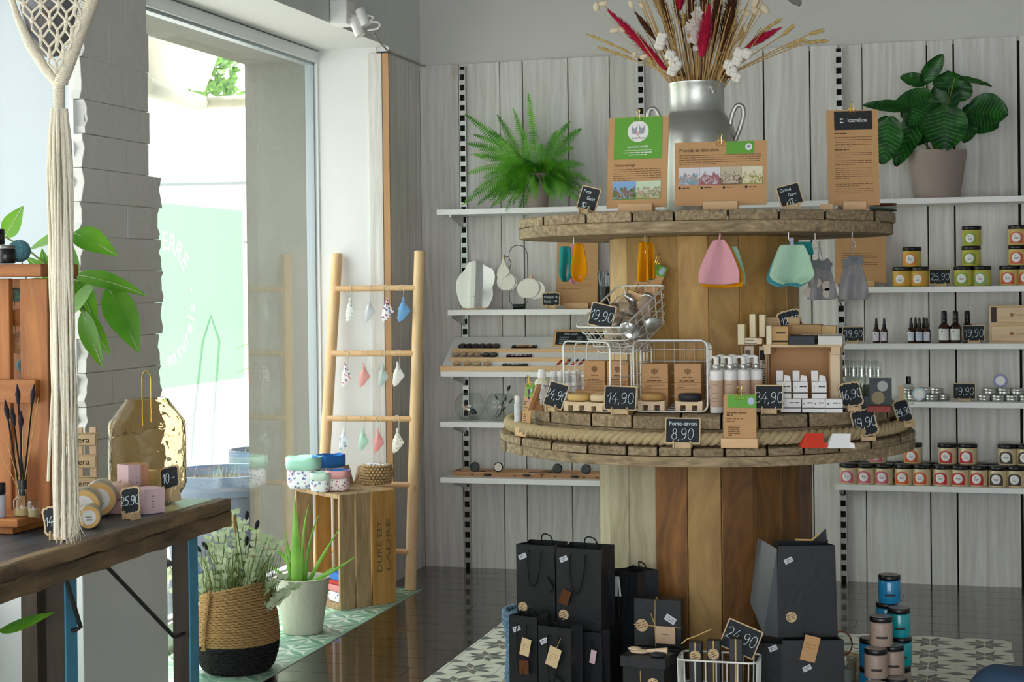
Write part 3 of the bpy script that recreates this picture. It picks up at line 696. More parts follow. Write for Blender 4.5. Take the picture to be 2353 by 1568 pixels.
def clipboard(px,Y,z,w,h,label,yaw=0,tilt=8,style=0,base=True,clip=True,name='clipboard',bw=None):
    p=on(px,Y,z); t=thing(name,label,'display board',tuple(p),R(yaw))
    T=Matrix.Translation((0,0,.016))@Matrix.Rotation(R(-tilt),4,'X'); hw=w/2
    m=MB(); m.T=T; m.box(-hw,hw,0,.003,0,h); m.build('board',M['kraft'],t)
    def part(nme,fn,mt):
        m=MB(); m.T=T; fn(m); return m.build(nme,mt,t)
    if base:
        q=(bw or w*.55)/2; o=w*.0
        m=MB(); m.box(-q+o,q+o,-.018,.0,.0,.028); m.box(-q+o,q+o,.004,.024,0,.028); m.box(-q+o,q+o,-.001,.005,0,.012); m.build('wooden_base',M['pinex'],t,bev=.001)
    if style==1:   # green sheet with round donkey logo, two photographs
        part('green_sheet',lambda m:m.box(-hw*.80,hw*.80,-.0015,-.0005,h*.535,h*.995),M['green'])
        r=w*.175; cz=h*.84
        part('round_logo',lambda m:m.prism([(r*math.cos(2*math.pi*i/28),cz+r*math.sin(2*math.pi*i/28)) for i in range(28)],-.0022,-.0016),M['paper'])
        def dk(m):
            for s in (-1,1):
                x=s*r*.36
                m.prism([(x-r*.3,cz+r*.7),(x-r*.15,cz+r*.35),(x,cz+r*.28),(x+r*.15,cz+r*.35),(x+r*.3,cz+r*.7),(x+r*.26,cz+r*.05),(x+r*.16,cz-r*.25),(x-r*.16,cz-r*.25),(x-r*.26,cz+r*.05)],-.0027,-.0023)
        part('donkey_heads',dk,plain('a0a3aa'))
        part('shield',lambda m:m.prism([(-r*.15,cz-r*.05),(r*.15,cz-r*.05),(r*.15,cz-r*.25),(0,cz-r*.42),(-r*.15,cz-r*.25)],-.0032,-.0028),M['red'])
        def sh(m): m.box(-r*.025,r*.025,-.0036,-.0033,cz-r*.36,cz-r*.07); m.box(-r*.12,r*.12,-.0036,-.0033,cz-r*.22,cz-r*.17)
        part('shield_cross',sh,M['paper'])
        part('logo_name',lambda m:text(m,"Savoy'Ânes",0,cz-r*.72,r*.2,y=-.003),M['inkb'])
        def tx(m):
            text(m,"SAVOY'ANES",0,h*.655,h*.030,y=-.002); m.box(-w*.24,w*.24,-.002,-.0016,h*.628,h*.632)
            textlines(m,-w*.24,w*.24,h*.60,1,.01,.0025,y=-.002,ragged=False); textlines(m,-w*.15,w*.15,h*.575,1,.01,.0025,y=-.002,ragged=False)
        part('white_lettering',tx,M['paper'])
        def bt(m):
            textlines(m,-hw*.8,hw*.8,h*.42,6,h*.024,.0016)
        part('small_print',bt,M['brown_ink'])
        part('heading',lambda m:text(m,'Notre élevage',-hw*.42,h*.455,h*.03,y=-.001),M['inkb'])
        photo(t,T,-hw*.8,-hw*.02,h*.09,h*.29,0); photo(t,T,-hw*.02,hw*.8,h*.09,h*.29,1)
    if style==2:
        part('green_corner',lambda m:m.box(w*.06,w*.36,-.0015,-.0005,h*.80,h*.995),M['green'])
        r=h*.055; part('round_logo',lambda m:m.prism([(w*.305+r*math.cos(2*math.pi*i/20),h*.905+r*math.sin(2*math.pi*i/20)) for i in range(20)],-.0022,-.0016),M['paper'])
        part('logo_mark',lambda m:m.prism([(w*.305-r*.5,h*.90),(w*.305-r*.4,h*.93),(w*.305+r*.4,h*.93),(w*.305+r*.5,h*.90),(w*.305,h*.885)],-.0027,-.0023),plain('7f86b5'))
        part('heading',lambda m:text(m,'Procédé de fabrication',-w*.235,h*.845,h*.055,y=-.001,w=w*.43),M['inkb'])
        part('small_print',lambda m:textlines(m,-hw*.9,hw*.88,h*.785,5,h*.034,.0016),M['brown_ink'])
        x0=-hw*.91
        for k in range(4): photo(t,T,x0+k*.228*w+(.0 if k else 0),x0+(k+1)*.228*w-.001,h*.32,h*.60,2+k)
        def bl(m):
            for k in range(4):
                x=x0+(k*.24+.01)*w; m.prism([(x+.004*math.cos(i),h*.28+.004*math.sin(i)) for i in [j*.785 for j in range(8)]],-.0012,-.0006); textlines(m,x+.008,x+.03,h*.275,1,.01,.002,ragged=False)
        part('captions',bl,M['inkb'])
    if style==3:
        part('black_header',lambda m:m.box(-hw*.70,hw*.78,-.0015,-.0005,h*.79,h*.985),plain('121215',.5))
        def kk(m):
            text(m,'kosmelune',w*.1,h*.87,h*.045,y=-.002,w=w*.38)
            P=[(-w*.2+w*.05*math.cos(R(a)),h*.885+w*.05*math.sin(R(a))) for a in range(-150,151,20)]+[(-w*.2+w*.02+w*.032*math.cos(R(a)),h*.885+w*.032*math.sin(R(a))) for a in range(150,-151,-20)]
            m.prism(P,-.0024,-.0018)
        part('white_lettering',kk,M['paper'])
        def pr(m):
            textlines(m,-hw*.7,-hw*.2,h*.745,1,.01,.004,ragged=False); textlines(m,-hw*.7,hw*.75,h*.71,5,h*.026,.0016); textlines(m,-hw*.7,-hw*.15,h*.575,1,.01,.004,ragged=False)
            for zz,n in ((.545,3),(.465,3),(.385,6),(.22,2),(.17,3)): textlines(m,-hw*.7,hw*.75,h*zz,n,h*.021,.0016)
        part('small_print',pr,M['brown_ink'])
    if style==4:
        part('small_print',lambda m:(textlines(m,-hw*.75,hw*.7,h*.44,4,h*.03,.0022),textlines(m,-hw*.75,hw*.7,h*.30,3,h*.03,.0022)),M['brown_ink'])
    if style==5:
        part('green_card',lambda m:m.box(-hw*.74,hw*1.0,-.002,-.0006,h*.72,h*.99),M['green']); r=w*.105
        part('round_logo',lambda m:m.prism([(hw*.68+r*math.cos(2*math.pi*i/20),h*.86+r*math.sin(2*math.pi*i/20)) for i in range(20)],-.0026,-.002),plain('b9bfe0'))
        part('small_print',lambda m:(textlines(m,-hw*.8,hw*.4,h*.60,1,.01,.003,ragged=False),textlines(m,-hw*.8,-hw*.45,h*.545,1,.01,.005,ragged=False),textlines(m,-hw*.8,hw*.2,h*.48,2,h*.05,.002),textlines(m,-hw*.7,hw*.0,h*.33,6,h*.04,.0022)),M['brown_ink'])
    if clip:
        cx=w*(.0 if style in (1,5,3) else (-.005 if style==2 else .1)); m=MB(); m.T=T; r=.0012
        m.tube([(cx-.011,-.003,h-.004),(cx-.011,-.003,h-.014),(cx+.011,-.003,h-.014),(cx+.011,-.003,h-.004)],r,5); m.tube([(cx-.011,.005,h-.004),(cx-.011,.001,h+.003),(cx+.011,.001,h+.003),(cx+.011,.005,h-.004)],r,5)
        m.tube([(cx-.004,-.003,h-.006),(cx-.004,-.008,h+.012),(cx-.0065,-.010,h+.020),(cx,-.011,h+.025),(cx+.0065,-.010,h+.020),(cx+.004,-.008,h+.012),(cx+.004,-.003,h-.006)],r,5)
        m.build('wire_clip',M['gold'],t)
    return t
PAL=[('86b0d8','5f8f3a',['3a2a1c','8e4a2a','c9c63a']),('cfe0c0','7ea35a',['9aa0b5','c9a08a','6f7d96']),('e3dede','c9927a',['ffffff','46a0b8','c0b09a']),('dfe0e4','b5606a',['f2eee8','8a5a5a','28282c']),('c8bda0','7b5a35',['2e2a22','c9b8a8','8c6a6f']),('e8ddc0','8f9a4a',['b7702c','e6d9b0','5f4a30'])]
def photo(t,T,x0,x1,z0,z1,k):
    sky,gr,cs=PAL[k]; m=MB(); m.T=T; m.box(x0,x1,-.0016,-.0006,z0,z1); o=m.build('photograph',plain(sky),t)
    w=x1-x0;h=z1-z0
    m=MB(); m.T=T; m.prism([(x0,z0),(x1,z0),(x1,z0+h*.42),(x0+w*.6,z0+h*.5),(x0,z0+h*.38)],-.0020,-.0017); m.build('photo_ground',plain(gr),t)
    key='print_%d'%k
    if key not in bpy.data.materials:
        mm,nt,bs=nm(key); N=nt.nodes.new; tc=N('ShaderNodeTexCoord'); nz=N('ShaderNodeTexNoise'); nz.inputs['Scale'].default_value=75; nz.inputs['Detail'].default_value=5; nz.inputs['Distortion'].default_value=1.5; nt.links.new(tc.outputs['Object'],nz.inputs['Vector'])
        cr=N('ShaderNodeValToRGB'); e=cr.color_ramp.elements; pl=[cs[0],gr,cs[1],sky,cs[2]]; e[0].position=.30; e[0].color=lin(pl[0]); e[1].position=.72; e[1].color=lin(pl[4])
        for i in (1,2,3): q=e.new(.30+.105*i); q.color=lin(pl[i])
        nt.links.new(nz.outputs[0],cr.inputs[0]); nt.links.new(cr.outputs[0],bs.inputs['Base Color']); bs.inputs['Roughness'].default_value=.4
    m=MB(); m.T=T; q=[(x0+w*(.04+.92*i/12),z0+h*(.05 if 0 else .60+.22*math.sin(i*1.7+k)*math.sin(i*.6))) for i in range(13)]; m.prism([(x0+w*.04,z0+h*.05)]+q+[(x0+w*.96,z0+h*.05)],-.0024,-.0021); m.build('photo_motif',bpy.data.materials[key],t)
clipboard(1462,4.982,Z3,0.1934,0.2874,"tall kraft board with green sheet and round donkey logo headed SAVOY'ANES",yaw=-5,style=1,bw=0.109)
clipboard(1656,4.965,Z3,0.2805,0.1986,'wide kraft board headed Procédé de fabrication in front of the milk can',yaw=4,style=2,bw=0.105)
clipboard(1963,5.182,Z3,0.1585,0.3048,'tall kraft board with black header beside the coaster stack',yaw=10,style=3,bw=0.070)
clipboard(1325,7.58,1.277,.200,.325,'kraft clipboard with small floral photo behind the hanging cloths on the mirror shelf',yaw=2,style=4,bw=.12)
clipboard(1977,7.60,1.366,.225,.315,'kraft clipboard with white header half hidden behind the top disc on the right shelf',yaw=0,style=4,bw=.13)
clipboard(1700,4.747,Z1,0.0958,0.1394,'kraft card with green top and gold clip in wooden base before the pump bottles',yaw=2,style=5,bw=0.106)
clipboard(1206,5.008,Z1,0.0479,0.1524,'narrow kraft card with green top seen nearly edge-on at left end of the lower disc',yaw=-42,style=5,bw=0.061)
# ---------------------------------------------------------------- milk can and dried flowers
t=thing('milk_can','matt aluminium milk churn holding dried flowers on the top disc','milk can',tuple(on(1604,CY,Z3))); p0=on(1604,CY,Z3)
m=MB(); m.lathe([(a_*K,b_*K) for a_,b_ in [(.10,0),(.145,.006),(.150,.02),(.150,.26),(.148,.30),(.138,.345),(.118,.375),(.107,.392),(.104,.40),(.104,.497),(.108,.503),(.108,.509),(.101,.509),(.098,.40),(.10,.38)]],48); m.build('body',M['alu'],t)
for s in (-1,1):
    m=MB(); a=[(s*.128,-.03,.335),(s*.140,-.032,.385),(s*.158,-.034,.415),(s*.178,-.034,.410),(s*.182,-.034,.38),(s*.168,-.034,.33),(s*.150,-.03,.285)]; m.tube(smooth([tuple(K*c_ for c_ in q_) for q_ in a]),.0075,10); m.build('handle',M['alu'],t)
m=MB(); m.ball(.012,(.065,-.068,.418),10); m.tube([(.061,-.061,.428),(.065,-.075,.416),(.068,-.075,.402)],.007,8); m.build('lid_lug',M['alu'],t)
FL=p0+Vector((0,0,.435))
def fl(px,py,Y=5.40): return at(px,py,Y)-FL
def stemline(a,b,bend=.1,n=8):
    a=Vector(a);b=Vector(b); mid=(a+b)/2+Vector((0,0,1))*bend*(b-a).length; return [((1-t)**2)*a+2*t*(1-t)*mid+t*t*b for t in [i/n for i in range(n+1)]]
rr=random.Random(21)
def plume(px0,py0,px1,py1,r,matn,label,name='dried_plume',Y=5.40,n=520,hl=.03):
    t=thing(name,label,'dried flower',tuple(FL)); A=fl(px0,py0,Y);B=fl(px1,py1,Y); base=Vector((rr.uniform(-.04,.04),rr.uniform(-.03,.03),-.1))
    m=MB(); m.tube(smooth([base,(max(-.065,min(.065,A.x*.4)),0,.015),A])+stemline(A,B,.03)[1:],.0025,5); m.build('stem',M['twig'],t)
    path=stemline(A,B,.03,20); m=MB(); q=rr.random
    r*=K*1.5; n=int(n*1.8)
    rad=[max(.2,math.sin(math.pi*min(1,(i/20)*.85+.15)))*r*.55 for i in range(21)]; m.tube(path,rad,8)
    for i in range(n):
        k=q(); f=k*20; i0=min(19,int(f)); c=path[i0].lerp(path[i0+1],f-i0); d=(path[i0+1]-path[i0]).normalized()
        o=d.orthogonal().normalized(); a=q()*6.28; o=(Matrix.Rotation(a,3,d)@o); rd=rad[i0]/.55
        tip=c+o*rd*(.9+.5*q())+d*hl*q(); s=d.cross(o)*.0022; b0=c+o*rd*.3
        m.add([b0-s,b0+s,tip],[(0,1,2)])
    m.build('plume',matn,t)
plume(1530,160,1402,28,.016,M['crimson'],'crimson bunny-tail plume leaning far left in the milk can','crimson_plume')
plume(1612,130,1628,24,.024,M['crimson'],'upright crimson plume in the middle of the bouquet','crimson_plume',Y=5.32)
plume(1560,25,1568,-60,.02,M['crimson'],'crimson plume cut off by the top of the frame','crimson_plume')
plume(1715,110,1782,70,.012,M['crimson'],'short crimson plume pointing right above the cotton bolls','crimson_plume')
plume(1552,110,1515,-20,.014,M['brownp'],'brown reed plume behind the left cotton bolls','brown_plume',hl=.02)
plume(1505,90,1464,34,.009,M['brownp'],'thin brown reed plume right of the long crimson plume','brown_plume',hl=.02)
plume(1660,120,1690,-40,.026,M['brownp'],'broad dark brown plume right of the central crimson plume','brown_plume',n=700)
plume(1625,60,1610,-70,.02,M['brownp'],'dark brown plume at the centre back of the bouquet','brown_plume')
plume(1566,70,1548,-10,.008,M['brownp'],'narrow rust brown plume near the top centre','brown_plume',hl=.02)
plume(1590,110,1586,-30,.018,M['brownp'],'brown reed plume left of the hydrangea cluster','brown_plume')
plume(1640,110,1655,-50,.018,M['brownp'],'rust tinged reed plume between crimson and dark plumes','brown_plume')
plume(1535,60,1495,-30,.012,M['tan'],'tan feathery plume behind the left crimson one','tan_plume')
def wheatear(px0,py0,px1,py1,label,Y=5.40,col='wheat',w=.010):
    t=thing('wheat_stalk',label,'dried flower',tuple(FL),group='wheat stalks in the milk can'); A=fl(px0,py0,Y);B=fl(px1,py1,Y); base=Vector((rr.uniform(-.05,.05),rr.uniform(-.04,.04),-.1))
    rim=Vector((max(-.07,min(.07,A.x*.25)),0,.015))
    m=MB(); m.tube([base,rim]+stemline(rim,A,.03)[1:],.0018,5); m.build('stem',M['tan'],t)
    m=MB(); path=stemline(A,B,.02,9); 
    for i in range(9):
        d=(path[i+1]-path[i]); u=d.normalized(); o=u.orthogonal().normalized()
        for s in range(4):
            oo=Matrix.Rotation(s*1.57+i*.5,3,u)@o; c=path[i]+oo*w*.45; q=u*.012+oo*.004; k=u.cross(oo)*w*.3
            m.add([c-q*.4,c+k,c+q,c-k],[(0,1,2,3)])
    m.tube(path,w*.3,5); m.build('ear',M[col],t)
for a in [(1440,118,1346,78,'wheat ear arching furthest left from the milk can'),(1450,135,1372,108,'wheat ear arching left just below the leftmost one'),(1855,98,1902,94,'wheat ear reaching furthest right from the milk can'),(1862,78,1892,70,'wheat ear at right, above the furthest right one'),(1810,108,1852,90,'wheat ear at right, left of the two outermost ones'),(1745,78,1797,42,'upright leaning tan grass ear right of centre'),(1800,80,1825,58,'pale green grass head on thin stem at right'),(1563,60,1558,32,'left one of the three short wheat ears left of the white flowers'),(1572,62,1570,32,'middle one of the three short wheat ears left of the white flowers'),(1580,62,1580,28,'right one of the three short wheat ears left of the white flowers'),(1682,80,1690,52,'bearded wheat ear right of the broad dark plume'),(1700,88,1710,62,'lower bearded wheat ear right of the broad dark plume'),(1500,150,1492,134,'small green wheat ear beside the left shoulder of the bouquet')]:
    wheatear(*a)
t=thing('dry_grass_stalks','bundle of straw coloured grass stalks filling the milk can mouth','dried flower',tuple(FL))
m=MB()
for i in range(95):
    a=rr.uniform(-1,1); base=Vector((a*.055,rr.uniform(-.04,.04),-.06)); tip=Vector((a*.22+rr.gauss(0,.03),rr.uniform(-.1,.1),rr.uniform(.14,.36))); m.tube(stemline(base,tip,.02,4),[.0028,.0026,.0024,.002,.0012],4)
o=m.build('stalks',M['tan'],t); o['kind']='stuff'
def boll(px,py,label,Y=5.33,r=.017):
    t=thing('cotton_boll',label,'dried flower',tuple(FL),group='cotton bolls in the bouquet'); c=fl(px,py,Y)
    m=MB()
    for k in range(4): a=k*1.57+.4; m.ball(r*.72,(c.x+math.cos(a)*r*.5,c.y-.3*r,c.z+math.sin(a)*r*.5),10)
    m.ball(r*.75,tuple(c),10); m.build('cotton',M['cotton'],t)
    m=MB(); m.tube(smooth([c+Vector((0,.01,0)),(max(-.07,min(.07,c.x*.6)),.01,.02),(c.x*.2,.02,-.05)]),.0022,5)
    for k in range(5): a=k*1.256; leaf(m,c+Vector((0,.004,0)),(math.cos(a),-.5,math.sin(a)),r*1.15,r*.5,up=Vector((0,1,0)))
    m.build('husk',M['twig'],t)
for a in [(1522,86,'topmost cotton boll of the left spray'),(1517,103,'second cotton boll of the left spray, beneath a dark husk'),(1541,127,'big cotton boll half way down the left spray'),(1549,140,'cotton boll just under the big one of the left spray'),(1556,150,'cotton boll touching the rope of stems, left spray'),(1546,163,'lowest cotton boll of the left spray by the can rim'),(1699,122,'topmost left cotton boll of the right spray'),(1717,124,'topmost right cotton boll of the right spray'),(1694,140,'middle cotton boll of the right spray'),(1675,150,'left cotton boll of the right spray'),(1682,164,'lower left cotton boll of the right spray'),(1694,178,'lowest cotton boll hanging over the right can rim')]: boll(*a)
def lunaria(px,py,label,Y=5.40,r=.018,an=20,cat='seed pod'):
    t=thing('dried_seed_head',label,cat,tuple(FL),group='pale seed heads floating above the bouquet'); c=fl(px,py,Y)
    m=MB(); r*=.85; m.ball(1,(0,0,0),12,(r*.62,r*.45,r)); m.T=None
    T=Matrix.Translation(c)@Matrix.Rotation(R(an),4,'Y'); m.v=[tuple(T@Vector(v)) for v in m.v]; m.build('seed_head',M['cream'],t)
    m=MB(); m.tube(smooth([(c.x*.1,0,-.05),(max(-.07,min(.07,c.x*.35)),0,.02),c]),.0009,4); m.build('stem',M['tan'],t)
for a in [(1370,15,'pale seed head at far left top edge, hanging down',5.40,.02,0),(1386,8,'pale seed head at far left top edge, lying flat',5.40,.02,80),(1450,9,'pale seed head at top between the left plumes',5.40,.016,-20),(1477,12,'pale seed head at top, right of its neighbour, tilted',5.40,.016,-55),(1412,70,'pale seed head left of the long crimson plume',5.40,.02,75),(1430,68,'pale seed head touching the long crimson plume',5.40,.016,-50),(1458,124,'round pale pod low on the left of the bouquet',5.40,.014,20),(1480,130,'round pale pod beside the slotted upright',5.40,.018,70),(1735,5,'pale pink seed head at the top right edge',5.40,.022,20),(1712,30,'pale seed head lying flat above the right wheat',5.40,.022,-70),(1737,26,'large blurred seed head at upper right',5.40,.024,-50),(1757,20,'long seed head furthest right at the top',5.40,.024,-40),(1738,95,'pale seed head over the short crimson plume',5.40,.018,30),(1712,65,'pale seed head between wheat and twigs on the right',5.40,.018,-10)]: lunaria(*a)
t=thing('hydrangea','papery white hydrangea cluster at the heart of the bouquet','dried flower',tuple(FL)); m=MB()
for i in range(46):
    c=fl(1598+rr.gauss(0,8),65+rr.gauss(0,18),5.33); 
    for k in range(4): leaf(m,c,(math.cos(k*1.57+i),-.4,math.sin(k*1.57+i)),.014,.011,up=Vector((0,1,0)),n=3)
m.build('florets',plain('d9cfc8',.9),t); m=MB(); m.tube([fl(1600,90,5.34),(0,0,-.05)],.003,6); m.build('stem',M['tan'],t)
# coasters
for i,(c,l) in enumerate((('46523f','lowest dark green coaster of the stack on the top disc'),('a9b3a2','middle sage coaster of the stack on the top disc'),('7b3f30','topmost rust coaster of the stack on the top disc'))):
    p=on(2029,5.40,Z3+.0005+.0098*i); m=MB(); m.lathe([(.017,0),(.041,.003),(.045,.0078),(.042,.0092),(0,.0074)],32); tag(m.build('coaster',plain(c,.6),None,loc=p),l,'coaster')
p=on(1900,5.09,Z3); m=MB(); m.box(-.02,.02,-.01,.01,0,.018); tag(m.build('wooden_block',M['pine'],None,loc=p,bev=.001),'small pale wooden card block left of the black-headed clipboard','block')
# ================================================================ GOODS ON THE SPOOL
def T4(x=0,y=0,z=0,rx=0,ry=0,rz=0): return Matrix.Translation((x,y,z))@Matrix.Rotation(R(rz),4,'Z')@Matrix.Rotation(R(ry),4,'Y')@Matrix.Rotation(R(rx),4,'X')
def rr_loop(w,d,z,r=.02,n=4):
    P=[]
    for cx,cy,a in ((w/2-r,d/2-r,0),(-w/2+r,d/2-r,90),(-w/2+r,-d/2+r,180),(w/2-r,-d/2+r,270)):
        for i in range(n+1): b=R(a+90*i/n); P.append((cx+r*math.cos(b),cy+r*math.sin(b),z))
    return P
def wire_basket(loc,w,d,h,label,T=None,tap=.9,nx=6,ny=5,nz=4,feet=False,r=.0016,rz=0,mt='wire'):
    t=thing('wire_basket',label,'wire basket',tuple(loc),R(rz),'pale wire baskets')
    m=MB(); m.T=T; m.tube(rr_loop(w,d,h),.0032,8,closed=True); m.build('rim',M[mt],t)
    m=MB(); m.T=T; f=lambda z:tap+(1-tap)*z/h
    for k in range(nz):
        z=h*k/nz; m.tube(rr_loop(w*f(z),d*f(z),z),r*1.25,6,closed=True)
    m.build('ring_wires',M[mt],t)
    m=MB(); m.T=T
    for i in range(nx):
        x=(-.5+(i+.5)/nx)*w*.94
        m.tube([(x,-d/2,h),(x*tap,-d/2*tap,.004),(x*tap,-d/2*tap+.004,0),(x*tap,d/2*tap-.004,0),(x*tap,d/2*tap,.004),(x,d/2,h)],r,6)
    for i in range(ny):
        y=(-.5+(i+.5)/ny)*d*.94
        m.tube([(-w/2,y,h),(-w/2*tap,y*tap,.004),(-w/2*tap+.004,y*tap,0),(w/2*tap-.004,y*tap,0),(w/2*tap,y*tap,.004),(w/2,y,h)],r,6)
    m.build('grid_wires',M[mt],t); return t
BL=T4(rx=90)     # lay a basket on its side, opening to the viewer
YB=4.90
pb=on(1541,YB,Z2); wire_basket(pb+Vector((0,.17,.111)),.226,.216,.17,'pale wire basket lying on its side holding soap boxes, right of the 14,90 board',T=T4(y=.17-.17,rx=90)@T4(),nx=6,ny=5)
pa=on(1352,YB+.02,Z2); 
wire_basket(pa+Vector((.10,.165,.108)),.21,.212,.19,'pale wire basket lying on its side at left, behind the leaning 34,90 board',T=T4(rx=90),rz=-34,nx=6,ny=5)
def carton(p,w,d,h,label,rz=0,mt=None,mark='logo',group='kraft soap boxes'):
    t=thing('soap_box',label,'box',tuple(p),R(rz),group)
    m=MB(); m.box(-w/2,w/2,-d/2,d/2,0,h); m.build('carton',mt or M['kraft'],t,bev=.0008)
    m=MB(); y=-d/2-.0006; k=h*.72 if h>.055 else h*.55
    for i in range(7):
        x=(-.5+i/6)*w*.24; q=h*.16*(1-.5*abs(i-3)/3); m.box(x-.0008,x+.0008,y,y+.0005,k-q,k+q*.6)
    textlines(m,-w*.17,w*.17,k-h*.27,1,.01,.003,y=y,ragged=False)
    if h>.055:
        m.box(-w/2,w/2,y,y+.0005,h*.395,h*.405); m.box(-w/2,w/2,y,y+.0005,h*.245,h*.26); textlines(m,-w*.3,w*.25,h*.30,1,.01,.003,y=y,ragged=False); textlines(m,-w*.38,w*.38,h*.18,3,h*.06,.0014,y=y)
    m.build('print',M['brown_ink'],t); return t
def dish(p,label,soap,rz=0,lab2=''):
    t=thing('soap_dish',label,'soap dish',tuple(p),R(rz),'pale beech soap dishes'); m=MB(); w,h=.083,.030
    P=[(-w/2,0)]
    for c in (-.018,.018): P+=[(c-.008,0),(c-.008,0.016),(c+.008,0.016),(c+.008,0)]
    P+=[(w/2,0),(w/2,h),(w*.3,h-.003),(-w*.3,h-.003),(-w/2,h)]
    m.prism(P,-.028,.028); m.build('slotted_block',M['bamboop'],t,bev=.001)
    q=p+Vector((0,0,h+.0005)); m=MB(); m.cyl(.036,0,.020,28,b=.004); tag(m.build('round_soap',plain(soap,.6),None,loc=q),lab2,'soap','round solid soaps')
ins=.006
for i,(px,lab) in enumerate(((1509,'left'),(1584,'right'))):
    p=on(px,YB+.10,Z2+ins); carton(p,.083,.06,.060,f'{lab} lower kraft soap box in the right wire basket'); carton(p+Vector((0,0,.0605)),.083,.06,.078,f'{lab} upper tall kraft soap box with donkey print in the right wire basket')
dish(on(1500,YB-.03+.05,Z2+ins),'left slotted beech soap dish in the right basket under a tan soap','c79a5a',lab2='tan round soap on the left dish of the right basket')
dish(on(1586,YB-.03+.05,Z2+ins),'right slotted beech soap dish in the right basket under a black soap','23252b',lab2='black charcoal round soap on the right dish of the right basket')
for i,(px,lab,dy) in enumerate(((1352,'front left',.075),(1396,'front right',.04))):
    p=on(px,YB+dy,Z2+ins); carton(p,.066,.045,.055,f'{lab} small kraft soap box in the left wire basket',rz=-10)
for i,(px,lab,dy) in enumerate(((1373,'left',.165),(1426,'right',.15))):
    p=on(px,YB+dy,Z2+ins); carton(p,.07,.05,.058,f'{lab} hidden lower box of the rear pair in the left basket',rz=-8); carton(p+Vector((0,0,.0585)),.07,.05,.085,f'{lab} tall kraft soap box with donkey print at back of the left basket',rz=-8)
dish(on(1331,YB-.02,Z2+ins),'left slotted beech soap dish in the left basket','dcb56c',rz=-6,lab2='honey coloured round soap on the left dish of the left basket')
dish(on(1384,YB-.045,Z2+ins),'right slotted beech soap dish in the left basket','e2c9a0',rz=-6,lab2='pale cream round soap on the right dish of the left basket')
# tilted basket of glass jars resting on both
bc=at(1440,742,4.98); TB=T4(rz=-27,rx=30)
wire_basket(bc,.19,.25,.11,'tilted pale wire basket heaped with small glass jars, on top of the other two',T=TB@T4(z=-.05),tap=.78,nx=6,ny=6,nz=4)
GJ=mat('jar_glass','c8bfb0',.12,coat=.6); 
def gjar(loc,rot,label):
    t=thing('glass_jar',label,'jar',tuple(loc),rot=rot,group='small jars in the tilted basket')
    m=MB(); m.lathe([(.02,0),(.025,.003),(.025,.034),(.022,.038),(.022,.042)],20); m.build('glass',M['clear'],t)
    m=MB(); m.cyl(.0225,.004,.034,18); m.build('content',plain('d6b9a0',.5),t)
    m=MB(); m.cyl(.0245,.040,.055,22,b=.002); m.build('lid',M['tin'],t)
rr=random.Random(9); k=0
names=['nearest the rim','left of the card','under the price board','tilting forward','at the far corner','in the middle','against the right wires','lying sideways at the front','with its lid facing out','at the bottom left','at the bottom middle','at the bottom right','half hidden at the back','on top of the heap','wedged behind the card','beside the dark shadow','leaning on the left wires','near the front corner']
for lay,(zz,sc) in enumerate(((-.02,.72),(.022,.85),(.055,.80))):
    for i in range(6):
        x=(-.5+((i%3)+.5)/3)*.17*sc; y=(-.5+((i//3)+.5)/2)*.2*sc; q=TB@Vector((x+rr.uniform(-.008,.008),y+rr.uniform(-.012,.012),zz-.03+rr.uniform(-.004,.004)))
        gjar(bc+q,(R(rr.uniform(30,110)),R(rr.uniform(-40,40)),R(rr.uniform(0,360))),f'small glass jar with silver lid in the tilted basket, {names[k]}'); k+=1
o=clipboard(1440,5.0,1.0,.1,.1,'kraft card with green corner and round logo standing in the tilted basket',style=5,bw=.09)
o.location=at(1466,702,5.04); o.rotation_euler=(R(-14),R(17),R(-20)); o.scale=(.9,1,1.25)
o=sign(1375,4.87,1.2,.082,.072,[('19,90',0,.28,.42)],'chalkboard reading 19,90 clipped to the front left rim of the tilted basket',roll=0,stand=False,tilt=8,lift=0,yaw=-8)
o.location=at(1377,752,4.86); o.rotation_euler=(0,R(12),R(-10))
# pump bottles
def pump(px,Y,label,z=None,s=1.0,lab='c9a98f'):
    t=thing('pump_bottle',label,'bottle',tuple(on(px,Y,Z2 if z is None else z)),group='white pump bottles')
    m=MB(); m.lathe([(.017*s,0),(.0195*s,.002),(.0195*s,.122*s),(.0185*s,.128*s),(.011*s,.130*s)],24); m.build('bottle',M['white'],t)
    m=MB(); m.lathe([(.0198*s,.018*s),(.0198*s,.098*s)],24); m.build('label',plain(lab,.6),t)
    m=MB(); 
    for zz in (.085,.06,.045,.035): m.box(-.009*s,.009*s,-.0202*s,-.0199*s,zz*s,zz*s+.0012)
    m.build('print',M['inkg'],t)
    m=MB(); m.cyl(.0115*s,.130*s,.146*s,18,b=.001); m.build('silver_collar',M['tin'],t)
    m=MB(); m.lathe([(.0085*s,.146*s),(.0075*s,.160*s),(.009*s,.166*s),(.006*s,.170*s)],16); m.tube([(0,0,.167*s),(-.014*s,-.004,.169*s),(-.022*s,-.006,.164*s)],[.005*s,.004*s,.003*s],8); m.build('pump_head',M['white'],t)
for px,Y,l in ((1647,4.90,'leftmost white pump bottle with beige label, front row'),(1679,4.91,'second white pump bottle from the left in the front row'),(1709,4.93,'third white pump bottle from the left in the front row'),(1738,4.96,'rightmost white pump bottle in the front row, beside the carton stack'),(1663,4.99,'white pump bottle in the back row between the first two'),(1690,5.0,'white pump bottle in the back row behind the second and third'),(1720,5.02,'white pump bottle in the back row behind the third and fourth')): pump(px,Y,l)
